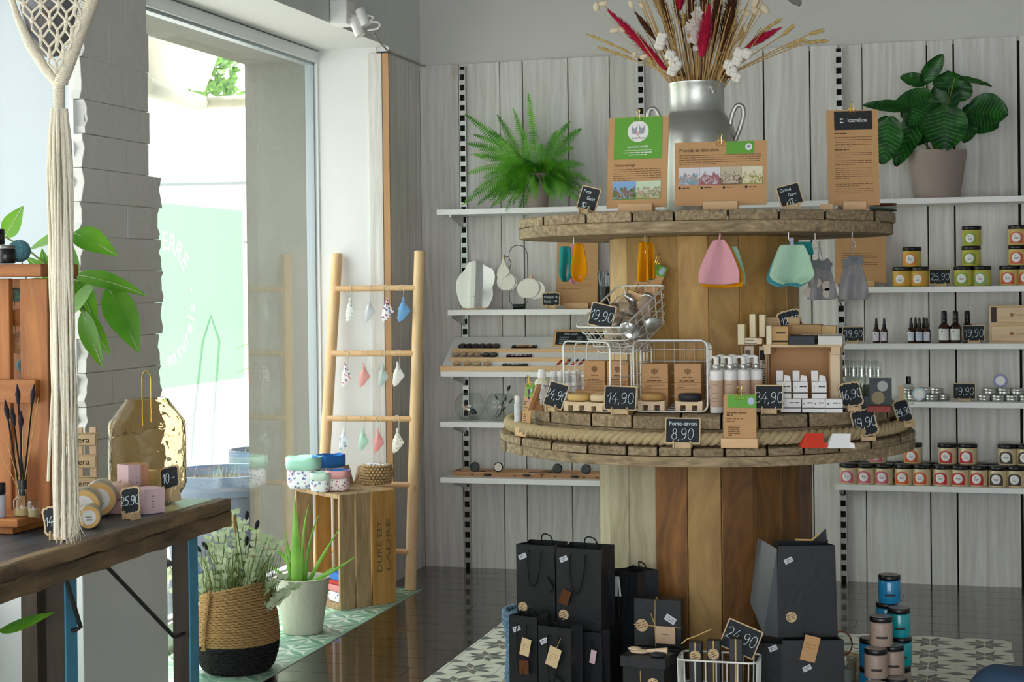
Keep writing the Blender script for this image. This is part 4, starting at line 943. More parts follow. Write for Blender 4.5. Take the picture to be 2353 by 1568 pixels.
def airless(px,Y,label,c='cdb79f',h=.115):
    t=thing('airless_bottle',label,'bottle',tuple(on(px,Y,Z2)),group='slim white cosmetic bottles'); r=.0125
    m=MB(); m.cyl(r,0,h*.62,18,b=.001); m.build('beige_body',plain(c,.5),t); m=MB(); m.cyl(r+.0003,h*.45,h*.70,18); m.build('white_sleeve',M['white'],t)
    m=MB(); m.cyl(r*.8,h*.70,h*.86,14); m.build('clear_collar',plain('c9ccc9',.2),t); m=MB(); m.cyl(r*.78,h*.86,h*1.03,14,b=.002); m.build('cap',M['white'],t)
for i,(px,Y) in enumerate(((1272,5.02),(1288,5.02),(1304,5.03),(1320,5.04),(1280,5.07),(1296,5.08),(1312,5.09),(1328,5.1))):
    airless(px,Y,['first','second','third','fourth','first','second','third','fourth'][i]+' slim white and beige bottle from the left, '+('front' if i<4 else 'back')+' row by the left basket')
t=thing('foam_bottle','clear capped bottle with black patterned white label at left of the disc','bottle',tuple(on(1246,5.0,Z2)))
m=MB(); m.lathe([(.020,0),(.0225,.003),(.0225,.085),(.015,.096)],22); m.build('bottle',plain('e6e0c0',.3),t)
m=MB(); m.lathe([(.0228,.01),(.0228,.082)],22); m.build('label',M['paper'],t); m=MB(); rr=random.Random(5)
for i in range(40):
    a=rr.uniform(math.pi*1.05,math.pi*1.95); z=rr.uniform(.015,.076); m.ball(.0017,(.023*math.cos(a),.023*math.sin(a),z),5,(1,.3,1.6))
m.build('leaf_pattern',M['inkb'],t); m=MB(); m.cyl(.014,.096,.125,18,b=.002,r1=.011); m.build('cap',M['white'],t)
t=thing('patterned_tube','slim white tube with grey speckled pattern behind the narrow kraft card','tube',tuple(on(1190,5.06,Z1)))
m=MB(); m.cyl(.011,0,.10,16,b=.002); m.build('tube',mat('speckled_label','d9dcda',.5,var=.45,vscale=260),t); m=MB(); m.cyl(.0095,.1,.125,14,b=.002); m.build('cap',M['white'],t)
t=thing('nail_polish','small dark plum nail polish bottle behind the slanted 34,90 board','bottle',tuple(on(1218,5.02,Z2))); m=MB(); m.cyl(.008,0,.028,12,b=.002); m.build('bottle',plain('b98a86',.2),t); m=MB(); m.cyl(.006,.028,.06,12,b=.001); m.build('cap',plain('3b2431',.25),t)
t=thing('cardboard_easel','brown cardboard easel of a sign seen from behind at the left of the disc','easel',tuple(on(1236,4.93,Z2)),R(-30)); m=MB(); m.prism([(-.03,0),(.02,0),(.022,.02),(.008,.018),(.004,.04),(.012,.075),(.006,.078),(-.012,.03)],-.002,.002); m.build('strut',M['kraftd'],t); m=MB(); m.prism([(-.03,0),(-.024,0),(.018,.08),(.012,.082)],-.02,.0); m.build('panel',M['kraft'],t)
# carton stack / kraft display on the right half
q=on(1848,5.12,Z2)
t=thing('kraft_display_box','open brown kraft display box with wooden top board on the right of the disc','display box',tuple(q))
w=.222; h=.193; m=MB(); m.box(-w/2,w/2,.05,.054,0,h); m.box(-w/2,-w/2+.004,-.06,.05,0,h); m.box(w/2-.028,w/2-.024,-.07,.05,0,h*.93); m.build('panels',M['kraft'],t)
m=MB(); m.box(w/2-.024,w/2+.004,-.074,.054,0,h*.93); m.build('pale_side',M['bamboop'],t)
m=MB(); m.box(-w/2-.004,w/2+.012,-.10,.07,h,h+.008); m.build('top_board',M['bamboo'],t); m=MB(); m.box(-w/2,-w/2+.02,-.098,.06,h-.022,h); m.build('wooden_rail',M['bamboo'],t,bev=.001); m=MB(); m.box(w/2-.02,w/2+.008,-.098,.06,h-.022,h); m.build('wooden_rail',M['bamboo'],t,bev=.001)
zt=Z2+h+.0085
for i,(px,Y,l) in enumerate(((1697,5.14,'left'),(1724,5.13,'middle'),(1757,5.10,'right'))):
    t=thing('toothbrush_carton',f'upright pale toothbrush carton, {l} of the three beside the kraft display','box',tuple(on(px,Y,Z2)),group='upright toothbrush cartons'); hh=.193
    m=MB(); m.box(-.014,.014,-.012,.012,0,hh); m.build('carton',plain('e9d9c4',.7),t,bev=.0008); m=MB()
    if l=='right':
        vs,fs,tw=textgeo('Carbone'); sc=.1/tw; m.add([(.004-b*.02,-.0125,.17-a*sc) for a,b,_ in vs],fs)
    m.box(-.012,.004,-.0126,-.0122,.15,.18); m.build('print',M['inkg'] if l!='right' else M['inkb'],t)
def tcart(px,Y,z,w,hh,label,rz=0,col='dcbd88',d=.16,band=True):
    t=thing('toothbrush_carton',label,'box',tuple(on(px,Y,z)),R(rz),'toothbrush cartons on the display'); m=MB(); m.box(-w/2,w/2,-.01,d,0,hh); m.build('carton',plain(col,.6),t,bev=.001)
    if band: m=MB(); m.box(-w/2-.0004,w/2+.0004,-.0106,-.0100,hh*.12,hh*.22); m.box(-w*.15,w*.35,-.0106,-.01,hh*.6,hh*.68); m.build('print',M['inkb'],t)
L1=zt
tcart(1704,5.03,L1,.020,.062,'slim carton standing at far left of the display top',d=.03,col='e8d8b2',band=False)
tcart(1722,5.04,L1,.048,.020,'flat pale carton lying at front left of the display top',d=.06,col='ead7b8')
tcart(1730,5.06,L1+.0205,.018,.072,'tall slim pale carton, second from the left on the display top',d=.035,col='ecdcb4',band=False)
tcart(1745,5.04,L1+.0005,.018,.018,'small end of a lying carton beside the tall slim ones',d=.05,col='e6cfa6',band=False)
tcart(1752,5.075,L1+.0205,.018,.070,'tall slim pale carton, third from the left on the display top',d=.03,col='ecdcb4',band=False)
tcart(1768,5.02,L1,.016,.058,'slim carton at the front beside the black banded one',d=.03,col='eadab6',band=False)
tcart(1791,5.03,L1,.056,.055,'kraft carton with black band at front of the display top',d=.07,col='c79e62')
tcart(1800,5.13,L1+.0005,.105,.08,'long tan carton lying at back of the display top',d=.05,col='c2a275',band=False)
tcart(1850,5.10,L1+.028,.10,.030,'low brown carton lying behind the black box',d=.06,col='b18a55',band=False)
tcart(1893,5.11,L1+.028,.075,.026,'small tan carton at right end of the display top',d=.05,col='c9a873',band=False)
tcart(1843,5.0,L1,.078,.026,'flat black carton lying on the display top',d=.11,col='2c2f33',band=False)
tcart(1908,5.0,L1,.072,.026,'flat white carton at right end of the display top',d=.11,col='d9d5cc',band=False)
s=sign(1822,5.10,L1+.06,.076,.066,[('12,90',0,.30,.36)],'curly chalkboard reading 12,90 above the toothbrush cartons',F,yaw=14,roll=-14,tilt=10)
s.location=at(1822,768,5.12)
def wbox(px,Y,z,w,h,label,op=False):
    t=thing('cream_box',label,'box',tuple(on(px,Y,z)),R(8),'white cosmetic cartons'); m=MB(); m.box(-w/2,w/2,-.02,.02,0,h); m.build('carton',M['paper'],t,bev=.0006)
    m=MB(); m.box(-w/2-.0003,w/2+.0003,-.0206,-.02,h*.30,h*.36); textlines(m,-w*.05,w*.4,h*.68,1,.01,.003,y=-.0208,ragged=False); m.box(-w*.38,-w*.33,-.0206,-.02,h*.6,h*.72); m.build('print',M['inkb'],t)
    if op:
        m=MB(); m.box(-w/2,-w*.02,.018,.0195,h,h+.032); m.prism([(-w*.0,h),(w/2,h),(w*.46,h+.016),(-w*.0+.002,h+.02)],.0,.0012); m.build('open_flap',M['paper'],t)
for i,px in enumerate((1801,1839,1882)): wbox(px,4.99,Z2+.0405,.043,.050,['left','middle','right'][i]+' open white cream carton on the upper row',True)
for i,(px,w) in enumerate(((1817,.060),(1856,.034),(1882,.034),(1916,.050))): wbox(px,4.97,Z2,w,.040,['first','second','third','fourth'][i]+' closed white cream carton from the left on the lower row')
m=MB()
def atom(px,Y,label,z):
    t=thing('atomiser_bottle',label,'bottle',tuple(on(px,Y,z)),group='glass atomiser bottles'); m=MB(); m.cyl(.0115,0,.060,16,b=.002); m.build('glass_body',M['clear'],t)
    m=MB(); m.cyl(.0095,.003,.03,14); m.build('green_herbs',plain('4a5638',.7),t); m=MB(); m.cyl(.0075,.060,.082,14); m.build('silver_collar',M['tin'],t); m=MB(); m.cyl(.0105,.064,.105,16,b=.002); m.build('clear_cap',M['clear'],t)
for i,(px,Y) in enumerate(((1944,5.10),(1962,5.08),(1981,5.07),(2000,5.06),(2019,5.07),(1953,5.15),(1972,5.14),(1991,5.13),(2010,5.13))):
    atom(px,Y,('front row, ' if i<5 else 'back row, ')+['leftmost','second','third','fourth','rightmost','leftmost','second','third','rightmost'][i]+' clear glass atomiser on the botanical box',Z2+.0425)
t=thing('botanical_box','dark display box printed with herbs behind the 16,90 board','display box',tuple(on(1986,5.12,Z2))); m=MB(); m.box(-.074,.074,-.055,.055,0,.042); m.build('carton',mat('botanical_print','2c3230',.5,var=.8,vscale=38),t,bev=.001)
t=thing('picture_panel','tall dark botanical panel with a pale flower at right of the atomisers','panel',tuple(on(2024,5.03,Z2)),R(12)); m=MB(); m.box(-.033,.033,0,.003,0,.10); m.build('panel',mat('botanical_panel','33363a',.5,var=.8,vscale=30),t)
m=MB(); m.prism([(.006+.016*math.cos(i*.5),.075+.016*math.sin(i*.5)) for i in range(12)],-.001,-.0003); m.build('pale_flower',plain('a8a8a4'),t); m=MB(); m.prism([(-.008+.02*math.cos(i*.7),.04+.02*math.sin(i*.7)) for i in range(9)],-.0012,-.0006); m.build('tan_blossom',plain('8c7f5c'),t)
t=thing('red_tray','flat dark red box edge under the botanical panel','box',tuple(on(2020,4.99,Z2))); m=MB(); m.box(-.034,.034,-.008,.02,0,.018); m.build('box',plain('8a2d20',.6),t,bev=.001)
t=thing('sample_bottle','clear bottle with black cap and kraft tag at the far right of the disc','bottle',tuple(on(2088,5.30,Z2))); m=MB(); m.cyl(.017,0,.065,18,b=.004); m.build('glass_body',M['clear'],t); m=MB(); m.cyl(.008,.065,.09,14,b=.001); m.build('black_cap',M['black'],t); m=MB(); m.box(-.03,-.012,-.02,-.018,.02,.06); m.build('kraft_tag',M['kraftl'],t)
for px,mt,l in ((1872,'red','red folded tent card on the lower disc beside the white one'),(1933,'paper','white folded tent card on the lower disc beside the red one')):
    q=on(px,4.84,Z1+.0); t=thing('tent_card',l,'card',tuple(q),R(4)); a=.035; m=MB()
    m.prism([(-.036,0),(-.012,.040),(.0,.040),(-.0225,0)],-.0,.0005,M=Matrix.Identity(4)); 
    m=MB(); m.add([(-.036,-.022,0),(.028,-.022,0),(.030,0,.040),(-.022,0,.040)],[(0,1,2,3)]); m.add([(-.044,.022,0),(.022,.022,0),(.030,0,.040),(-.022,0,.040)],[(0,1,2,3)]); m.add([(.028,-.022,0),(.042,-.026,0),(.040,-.02,.014),(.029,-.014,.016)],[(0,1,2,3)]); m.build('folded_card',M[mt],t,solid=.0008)
    t.location.y=4.80
# ---------------------------------------------------------------- cloths hanging from the top disc
def cloth(t,name,px0,px1,py0,py1,Y,mt,ht=.35,fold=3,amp=.010,lean=0,thick=.004,yaw=0,bot=.04,sk=0,rnd=0):
    A=at((px0+px1)/2,py0,Y); o=Vector(t.location); u=un(A); w=(px1-px0)*u; h=(py1-py0)*u; c=A-o
    def fn(a,b):
        x=a*2-1; prof=ht+(1-ht)*min(1,(b*1.35))**.75; 
        if rnd: prof*= math.sqrt(max(.05,1-max(0,(b-(1-rnd))/rnd)**2*.85))
        X=x*w/2*prof+sk*b*w; Z=-h*b-bot*h*(-(x*x))*(b)*.9-(h*bot)*b; Yv=amp*math.sin(x*fold+b*1.3+lean)*(.3+b)
        ca,sa=math.cos(R(yaw)),math.sin(R(yaw)); return (c.x+X*ca-Yv*sa,c.y+X*sa+Yv*ca,c.z+Z)
    m=MB(); m.grid(fn,18,12); return m.build(name,M[mt],t,solid=thick,sub=1)
def hook(px,Y,label,peg=True):
    z=ZU-.001; p=on(px,Y,z); t=thing('cup_hook',label,'hook',tuple(p),group='metal hooks under the top disc'); m=MB()
    m.tube([(0,0,0),(0,0,-.018),(.003,0,-.026),(.010,-.002,-.034),(.010,-.002,-.043),(.003,-.002,-.048),(-.004,-.002,-.044)],.0016,7); m.build('wire',M['hook'],t)
    if peg: m=MB(); m.box(-.0035,.0035,-.006,.004,-.057,-.044); m.tube([(-.006,-.006,-.038),(-.003,-.006,-.056)],.0018,6); m.build('clip',M['tin'],t)
    return p
HY=4.93
for px,Y,l in ((1318,4.98,'hook under the left end of the top disc holding teal, pink and mustard cloths'),(1482,4.88,'hook holding the narrow mustard cloths before the drum'),(1654,4.86,'hook holding the pink cloth'),(1812,4.90,'hook holding the mint green cloth'),(1873,5.05,'hook holding the mesh pouch with cotton pads'),(1958,5.02,'hook holding the grey ribbon pouch')): hook(px,Y,l,px<1800)
def cl(label,*a,**k):
    A=at((a[0]+a[1])/2,a[2],a[4]); t=thing('folded_cloth',label,'cloth',tuple(A),group='flannel cloths hanging from the top disc'); o=cloth(t,'cloth',*a,**k); return t
cl('teal folded cloth at left of the first hanging bunch',1281,1316,566,645,4.97,'teal',ht=.7,fold=5,amp=.014,rnd=.3)
cl('grey thin cloth between the teal and pink ones',1300,1322,568,640,4.985,'greyc',ht=.6,amp=.006)
cl('pink cloth squeezed between teal and mustard cloths',1302,1336,562,650,4.975,'pinkc',ht=.5,fold=4,amp=.010,rnd=.2)
cl('mustard cloth at right of the first hanging bunch',1310,1350,560,646,4.955,'mustard',ht=.45,fold=2.4,amp=.010,rnd=.35,sk=.02)
cl('front mustard cloth of the narrow bunch',1464,1492,556,645,4.87,'mustard',ht=.7,fold=4,amp=.012)
cl('rear mustard cloth of the narrow bunch',1482,1505,557,640,4.885,'mustard',ht=.7,fold=5,amp=.008)
cl('teal sliver of cloth behind the narrow mustard bunch',1486,1503,575,642,4.90,'teal',ht=.7,amp=.004)
t=cl('large pink flannel cloth hanging in a bell shape',1605,1700,550,650,4.85,'pinkc',ht=.22,fold=3.2,amp=.012,bot=.05)
m=MB(); A=Vector(t.location); m.tube([tuple(at(1655,538,4.85)-A+Vector((0,0,0))),(0,0,-.004)],.003,6); m.build('hanging_loop',M['pinkc'],t)
cl('mustard cloth directly behind the large pink one',1612,1708,556,659,4.87,'mustard',ht=.2,fold=3,amp=.010,bot=.03)
cl('mint edged cloth at the very back behind the pink one',1650,1712,566,655,4.89,'mint',ht=.35,fold=2,amp=.006)
t=cl('large mint green flannel cloth at the right',1768,1872,562,655,4.89,'mint',ht=.5,fold=3,amp=.016,rnd=.25,bot=-.05)
m=MB(); A=Vector(t.location); m.prism([(-.005,-.004),(.005,-.004),(.005,.020),(-.005,.020)],-.002,.001); m.build('patterned_loop',plain('9aa6bb'),t)
cl('light teal cloth behind the mint green one',1760,1862,575,662,4.905,'lteal',ht=.4,fold=3,amp=.008,rnd=.25,bot=-.05)
cl('dark teal cloth corner poking out right of the mint cloth',1822,1868,556,585,4.93,'teal',ht=.8,fold=8,amp=.008)
MESH=leafmat('grey_organza','a5a0a2','b9b4b5',.4,.8)
M['mesh']=MESH; M['ribbon']=leafmat('grey_ribbon','77787c','8b8c90',.25,.7)
def pouch(px0,px1,py0,py1,Y,label,pads,seed,sx):
    A=at((px0+px1)/2,py0,Y); t=thing('mesh_pouch',label,'pouch',tuple(A),group='grey pouches hanging from the top disc'); u=un(A); rr=random.Random(seed)
    cloth(t,'pouch',px0+8,px1-4,py0+52,py1,Y,'mesh',ht=.45,fold=5,amp=.010,thick=.0015,bot=.02)
    m=MB(); 
    for dx in (-.006,.006): m.tube([(sx*u,0,-.002),(dx,0,-48*u)],.0012,5)
    m.build('cord',plain('8c8288'),t)
    for i in range(6):
        a=R(rr.uniform(-20,200)); L_=rr.uniform(.026,.036); c=Vector((0,-.01,-58*u)); d=Vector((math.cos(a),-.15-.2*rr.random(),.55*math.sin(a))); s=Vector((-math.sin(a),0,math.cos(a)))*.013
        b0=c; b1=c+d*L_; m=MB(); m.add([b0-s*.6,b0+s*.6,b1+s,b1-s],[(0,1,2,3)]); m.build('ribbon_tail',M['ribbon'],t,solid=.001)
    for i,(x,y) in enumerate(pads):
        q=at(x,y,Y-.004)-A; m=MB(); n=18; m.prism([(q.x+.0155*math.cos(k*6.283/n),q.z+.0155*math.sin(k*6.283/n)) for k in range(n)],q.y-.002,q.y+.002); m.build('cotton_pad',plain('b3a99c',.9),t)
pouch(1845,1925,552,688,5.0,'grey mesh pouch showing round cotton pads, hanging right of the mint cloth',[(1876,650),(1900,657),(1857,672),(1902,674)],3,-3)
pouch(1918,1998,545,688,4.99,'closed grey mesh pouch with ribbon tails in front of the kraft clipboard',[],8,0)
# ================================================================ SHELF GOODS, LEFT BAY
YS=7.54
def potplant(px,Y,z,w,h,label,name):
    t=thing(name,label,'potted plant',tuple(on(px,Y,z))); m=MB(); r=w/2; m.lathe([(r*.74,0),(r*.76,.004),(r*.985,h-.02),(r,h-.018),(r,h),(r*.93,h),(r*.9,h-.03),(0,h-.03)],40); m.build('pot',M['taupe'],t); m=MB(); m.cyl(r*.88,h-.035,h-.022,24); m.build('soil',M['soil'],t); return t
# fern
tf=potplant(1234,YS,1.757,.137,.165,'green fern with arching fronds in taupe pot on the top shelf','potted_fern')
rr=random.Random(31); o=Vector(tf.location)
def frond(m,base,tip,up,w,nl=30):
    p0=Vector(base);p2=Vector(tip); p1=(p0+p2)/2+Vector((0,0,up)); last=p0
    m.tube([((1-t)**2)*p0+2*t*(1-t)*p1+t*t*p2 for t in [i/8 for i in range(9)]],[.0016]*8+[.0006],4)
    for i in range(3,nl+1):
        t=i/nl; c=((1-t)**2)*p0+2*t*(1-t)*p1+t*t*p2; d=(2*(1-t)*(p1-p0)+2*t*(p2-p1)).normalized()
        s=d.cross(Vector((.15,1,.35))).normalized()
        L_=w*(math.sin(math.pi*(.12+.86*t))**.7)
        for q in (-1,1):
            e=c+(s*q+d*.35).normalized()*L_+Vector((0,0,-.15*L_)); k=d*max((p2-p0).length/nl*.42,.002)
            m.add([c-k,c+k,e+k*.3,e-k*.3],[(0,1,2,3)])
tips=[(1070,264,.05),(1143,265,.03),(1214,215,.02),(1335,296,.05),(1310,280,.05),(1084,355,.05),(1063,470,.07),(1098,470,.06),(1090,440,.08),(1130,475,.07),(1162,485,.07),(1193,490,.06),(1358,420,.07),(1345,440,.07),(1325,460,.07),(1298,450,.06),(1100,360,.05),(1090,310,.05),(1075,330,.06),(1318,340,.06),(1340,380,.06),(1110,410,.07),(1150,440,.07),(1232,395,.06),(1262,400,.06),(1180,250,.02),(1204,300,.02),(1245,330,.03),(1280,300,.04),(1125,300,.04),(1120,455,.07),(1260,440,.05),(1072,400,.07),(1305,400,.06)]
for j,(x,y,up) in enumerate(tips):
    dy=rr.uniform(-.12,.02) if y>300 else rr.uniform(-.08,.08); tip=at(x,y,YS+dy-(.06 if y>440 else 0))-o; base=Vector((rr.uniform(-.03,.03),rr.uniform(-.03,.03),.14))
    m=MB(); frond(m,base,tip,up*1.2,.027 if j%3 else .031,36); m.build('frond',M['fern'],tf)
for j in range(75):
    a=rr.uniform(2.9,6.6); l=rr.uniform(.10,.24); tip=Vector((l*math.cos(a)-.01,l*math.sin(a)*.8,.10+rr.uniform(-.09,.13))); m=MB(); frond(m,(0,0,.14),tip,.07,.027,28); m.build('frond',M['fern'],tf)
# broad leaved calathea
tp=potplant(2154,YS,1.757,.258,.212,'plant with broad striped dark green leaves in taupe pot on the top shelf','potted_calathea'); o=Vector(tp.location)
def broad(m1,m2,c,d,nrm,L_,Wd,cup=.15,stripes=9):
    # leaf in the plane spanned by d (length) and s, blade facing nrm
    d=Vector(d).normalized(); nrm=Vector(nrm); s=d.cross(nrm).normalized(); nrm=s.cross(d).normalized(); nu,nv=18,10
    def P(u,v,off=0):
        t=u; ww=Wd*.5*(math.sin(math.pi*min(1,.02+t**.85*.97))**.62); x=(v*2-1)
        return Vector(c)+d*(t*L_)+s*(x*ww)+nrm*(cup*Wd*(x*x)*.5-.25*L_*t*t*cup+off+.0015*math.sin(t*24)*abs(x))
    m1.grid(lambda u,v:P(u,v),nu,nv)
    for i in range(stripes):
        t0=.1+.78*i/stripes
        for sgn in (-1,1):
            pts=[]
            for k in range(6):
                q=k/5*.88; pts.append((t0+.16*q+.0,.5+sgn*q*.5))
            A=[P(min(.99,a),b,.0012) for a,b in pts]; B=[P(min(.99,a+.022*(1-.3*abs(b-.5))),b,.0012) for a,b in pts]
            n=len(A); m2.add(A+B,[(k,k+1,n+k+1,n+k) for k in range(n-1)],True)
LV=[ # (base px, tip px, normal, width px, dy)
 ((2170,242),(2170,342),(.1,-1,.25),105,-.10),((2120,250),(2060,375),(-.3,-1,.2),62,-.06),((2045,268),(2028,372),(-.2,-1,0),80,-.08),
 ((2225,255),(2312,262),(.2,-1,.35),92,-.04),((2210,255),(2290,290),(.3,-1,-.3),70,.0),((2160,235),(2088,285),(-.3,-1,.3),60,-.07),
 ((2140,215),(2060,240),(-.1,-1,.5),50,-.05),((2110,250),(1990,240),(.1,-1,.6),36,-.04),((2130,190),(2072,178),(.1,-1,.3),36,.0),
 ((2120,190),(2165,128),(.4,-1,.2),40,.0),((2180,205),(2178,165),(.0,-1,.3),70,.0),((2195,178),(2275,195),(.0,-.6,1),26,-.02),
 ((2160,270),(2105,330),(-.4,-1,.1),58,-.02),((2230,265),(2215,325),(.5,-1,.0),46,-.06),((2185,255),(2150,200),(-.2,-1,.3),80,.03),((2075,275),(2110,255),(-.1,-1,.3),60,-.02),((2195,230),(2215,180),(.3,-1,.2),60,.03)]
for (b,tq,nrm,w,dy) in LV:
    B=at(b[0],b[1],YS+dy)-o; T_=at(tq[0],tq[1],YS+dy-.03)-o; m1=MB();m2=MB(); u=un(at(b[0],b[1],YS+dy))
    broad(m1,m2,B,T_-B,nrm,(T_-B).length*1.05,w*u,cup=.22); lf=m1.build('leaf',M['leafd'],tp); m2.build('pale_stripes',M['leafs'],lf)
    m=MB(); m.tube(stemline((rr.uniform(-.02,.02),rr.uniform(-.02,.02),.18),B,.05,6),.003,6); m.build('leaf_stem',M['stem'],tp)
# wavy mirror
t=thing('table_mirror','frameless wavy-edged mirror standing on the left shelf','mirror',tuple(on(1092,YS-.01,1.277)),R(5)); o=Vector(t.location)
pts=[(1062,705),(1050,680),(1046,655),(1052,635),(1066,620),(1073,605),(1090,598),(1104,602),(1116,612),(1130,618),(1137,632),(1136,648),(1132,660),(1133,680),(1125,700),(1118,707),(1090,709)]
u=un(on(1092,YS,1.4)); cr=[]
n=len(pts)
for i in range(n):
    p0,p1,p2,p3=[Vector(pts[(i+k-1)%n]) for k in range(4)]
    for k in range(3):
        q=k/3; v=.5*((2*p1)+(p2-p0)*q+(2*p0-5*p1+4*p2-p3)*q*q+(3*p1-p0-3*p2+p3)*q**3); cr.append(((v.x-1092)*u,(710-v.y)*u+.003))
m=MB(); m.T=T4(rx=-6); m.prism(cr,0,.004); m.build('mirror_glass',M['mirror'],t); m=MB(); m.box(-.06,.06,-.012,.02,0,.007); m.build('wooden_foot',M['pinex'],t,bev=.001)
# cotton pad stand
t=thing('cotton_pad_stand','black wire oval stand with cylinder base holding reusable cotton pads on the mirror shelf','stand',tuple(on(1192,YS,1.277))); u=un(on(1192,YS,1.4))
m=MB(); a=[(22*u*math.cos(R(q)),0,(125+22*math.sin(R(q)))*u) for q in range(0,181,20)]; m.tube([(22*u,0,20*u)]+a+[(-22*u,0,20*u),(-14*u,0,8*u),(0,0,4*u),(14*u,0,8*u)],.0016,6,closed=True)
m.tube([(-22*u,0,120*u),(-38*u,-.004,122*u)],.0014,5); m.tube([(-22*u,0,118*u),(-17*u,0,106*u),(-22*u,0,90*u)],.0014,5); m.tube([(22*u,0,70*u),(10*u,-.006,66*u),(6*u,-.01,50*u)],.0014,5); m.build('wire_loop',M['dark'],t)
m=MB(); m.T=T4(ry=90); m.cyl(.012,-.028,.028,20); m.v=[(x,y,z+.0125) for x,y,z in m.v]; m.build('base',M['dark'],t,bev=.001)
def disc(t,name,cx,cz,r,y,sx=1,tear=0,yaw=0):
    P=[]
    for i in range(28):
        a=i*6.283/28; k=1+(tear*max(0,math.sin(a))**6 if tear else 0); P.append((cx+r*sx*math.cos(a)*(1-(.45*max(0,math.sin(a)) if tear else 0)),cz+r*k*math.sin(a)))
    m=MB(); m.prism(P,y-.003,y+.003); return m.build(name,M['cotton'],t,bev=.001)
def pads(px,py,Y,lst,label):
    A=at(px,py,Y); t=thing('cotton_pads',label,'cotton pads',tuple(A),group='reusable cotton pads'); u=un(A)
    for (dx,dz,r,y,sx,tear) in lst: disc(t,'pad',dx*u,dz*u,r*u,y,sx,tear)
    m=MB(); m.box(-.004,.004,-.016,.0,-.008,.012); m.build('wooden_clip',M['pine'],t)
pads(1158,592,YS-.02,[(0,-30,15,-.012,.95,.9),(5,-55,21,-.004,1.05,0),(9,-57,20,.004,1.1,0),(-6,-38,14,-.002,.8,.2)],'teardrop and round white pads clipped on the left of the wire stand')
pads(1222,638,YS-.025,[(-5,-24,23,-.012,1.05,0),(8,-28,22,-.004,1.1,0),(-16,-26,21,.004,.95,0),(0,-20,20,.010,1,0)],'cluster of round white cotton pads clipped on the right of the wire stand')
# black cup of applicators
t=thing('applicator_cup','black cylinder cup bristling with clear plastic wands beside the drum','cup',tuple(on(1391,YS,1.277))); m=MB(); m.lathe([(.034,0),(.036,.003),(.036,.105),(.033,.105),(.032,.01)],28); m.build('cup',M['black'],t)
m=MB(); rr=random.Random(8)
for i in range(26):
    a=rr.uniform(0,6.28); q=rr.uniform(0,.026); x,y=q*math.cos(a),q*math.sin(a); m.tube([(x*.6,y*.6,.02),(x*1.7,y*1.5,.15+rr.uniform(0,.03))],.003,6)
m.build('clear_wands',plain('a5a7aa',.15),t)
q=on(1392,YS+.06,1.277); m=MB(); m.box(-.04,.04,0,.02,0,.165); tag(m.build('black_box',M['black'],None,loc=q,bev=.002),'tall black box behind the cup of clear wands','box')
# tester display
x0=on(1016,7.45,.985).x; x1=-1.42; LZ_=.9855
t=thing('tester_display','sloping three-step pale wood make-up tester display on the left shelf','display stand',((x0+x1)/2,7.43,LZ_)); hw=(x1-x0)/2
m=MB(); m.prism([(0,0),(.235,0),(.235,.155),(.225,.155),(0,.012)],-hw,hw,ax='x'); m.build('sloping_board',M['shelf'],t)
def slope(y): return .012+y*.143/.225
for k,(y,l0,l1) in enumerate(((.0,-hw,hw),(.062,-hw+.03,-hw+.62*2*hw),(.125,-hw+.02,hw))):
    m=MB(); z=slope(y); m.box(l0,l1,y-.012,y,z-.012 if k else 0.0,z+.012); m.build('front_lip',M['pinex'],t,bev=.001)
def tester(px,row,kind,col,label,grp):
    y={1:.150,2:.088,3:.022}[row]; Y=7.43+y; z=LZ_+slope(y)+.001; p=on(px,Y,z)
    if kind=='pot':
        t=thing('sample_pot',label,'pot',tuple(p),rot=(R(22),0,0),group=grp); m=MB(); m.lathe([(.018,0),(.021,.003),(.021,.014),(.019,.014),(.018,.006),(0,.006)],20); m.build('pot',M['clear'] if col!='dark' else M['black'],t); m=MB(); m.cyl(.0175,.0065,.012,18); m.build('powder',plain({'dark':'2a2426'}.get(col,col),.7),t)
    elif kind=='compact':
        t=thing('compact',label,'compact',tuple(p),rot=(R(25),0,0),group=grp); m=MB(); m.cyl(.021,0,.010,22,b=.002); m.build('case',M['black'],t); m=MB(); m.cyl(.016,.0101,.011,20); m.build('lid_inlay',plain(col,.2),t)
for i,px in enumerate((1063,1078,1093,1108)): tester(px,1,'compact','3a3236',['first','second','third','fourth'][i]+' small black compact from the left, top step of the tester display','black compacts on the top step')
for i,px in enumerate((1124,1140)): tester(px,1,'compact','4a3b36',['left','right'][i]+' of the two larger dark compacts on the top step','black compacts on the top step')
for i,(px,c) in enumerate(((1048,'d9b8a2'),(1065,'d7b08f'),(1082,'d8b493'),(1098,'cfa98f'))): tester(px,2,'pot',c,['first','second','third','fourth'][i]+' clear powder pot from the left, middle step of the tester display','clear powder pots')
for i,px in enumerate((1117,1134)): tester(px,2,'compact','5a5a50',['left','right'][i]+' dark glass compact on the middle step','dark compacts on the middle step')
for i,(px,c) in enumerate(((1050,'d8b48c'),(1074,'dcae7c'),(1096,'e0b98c'),(1120,'d9b296'))): tester(px,3,'pot',c,['first','second','third','fourth'][i]+' open beige powder jar from the left, lowest step of the tester display','open powder jars on the lowest step')
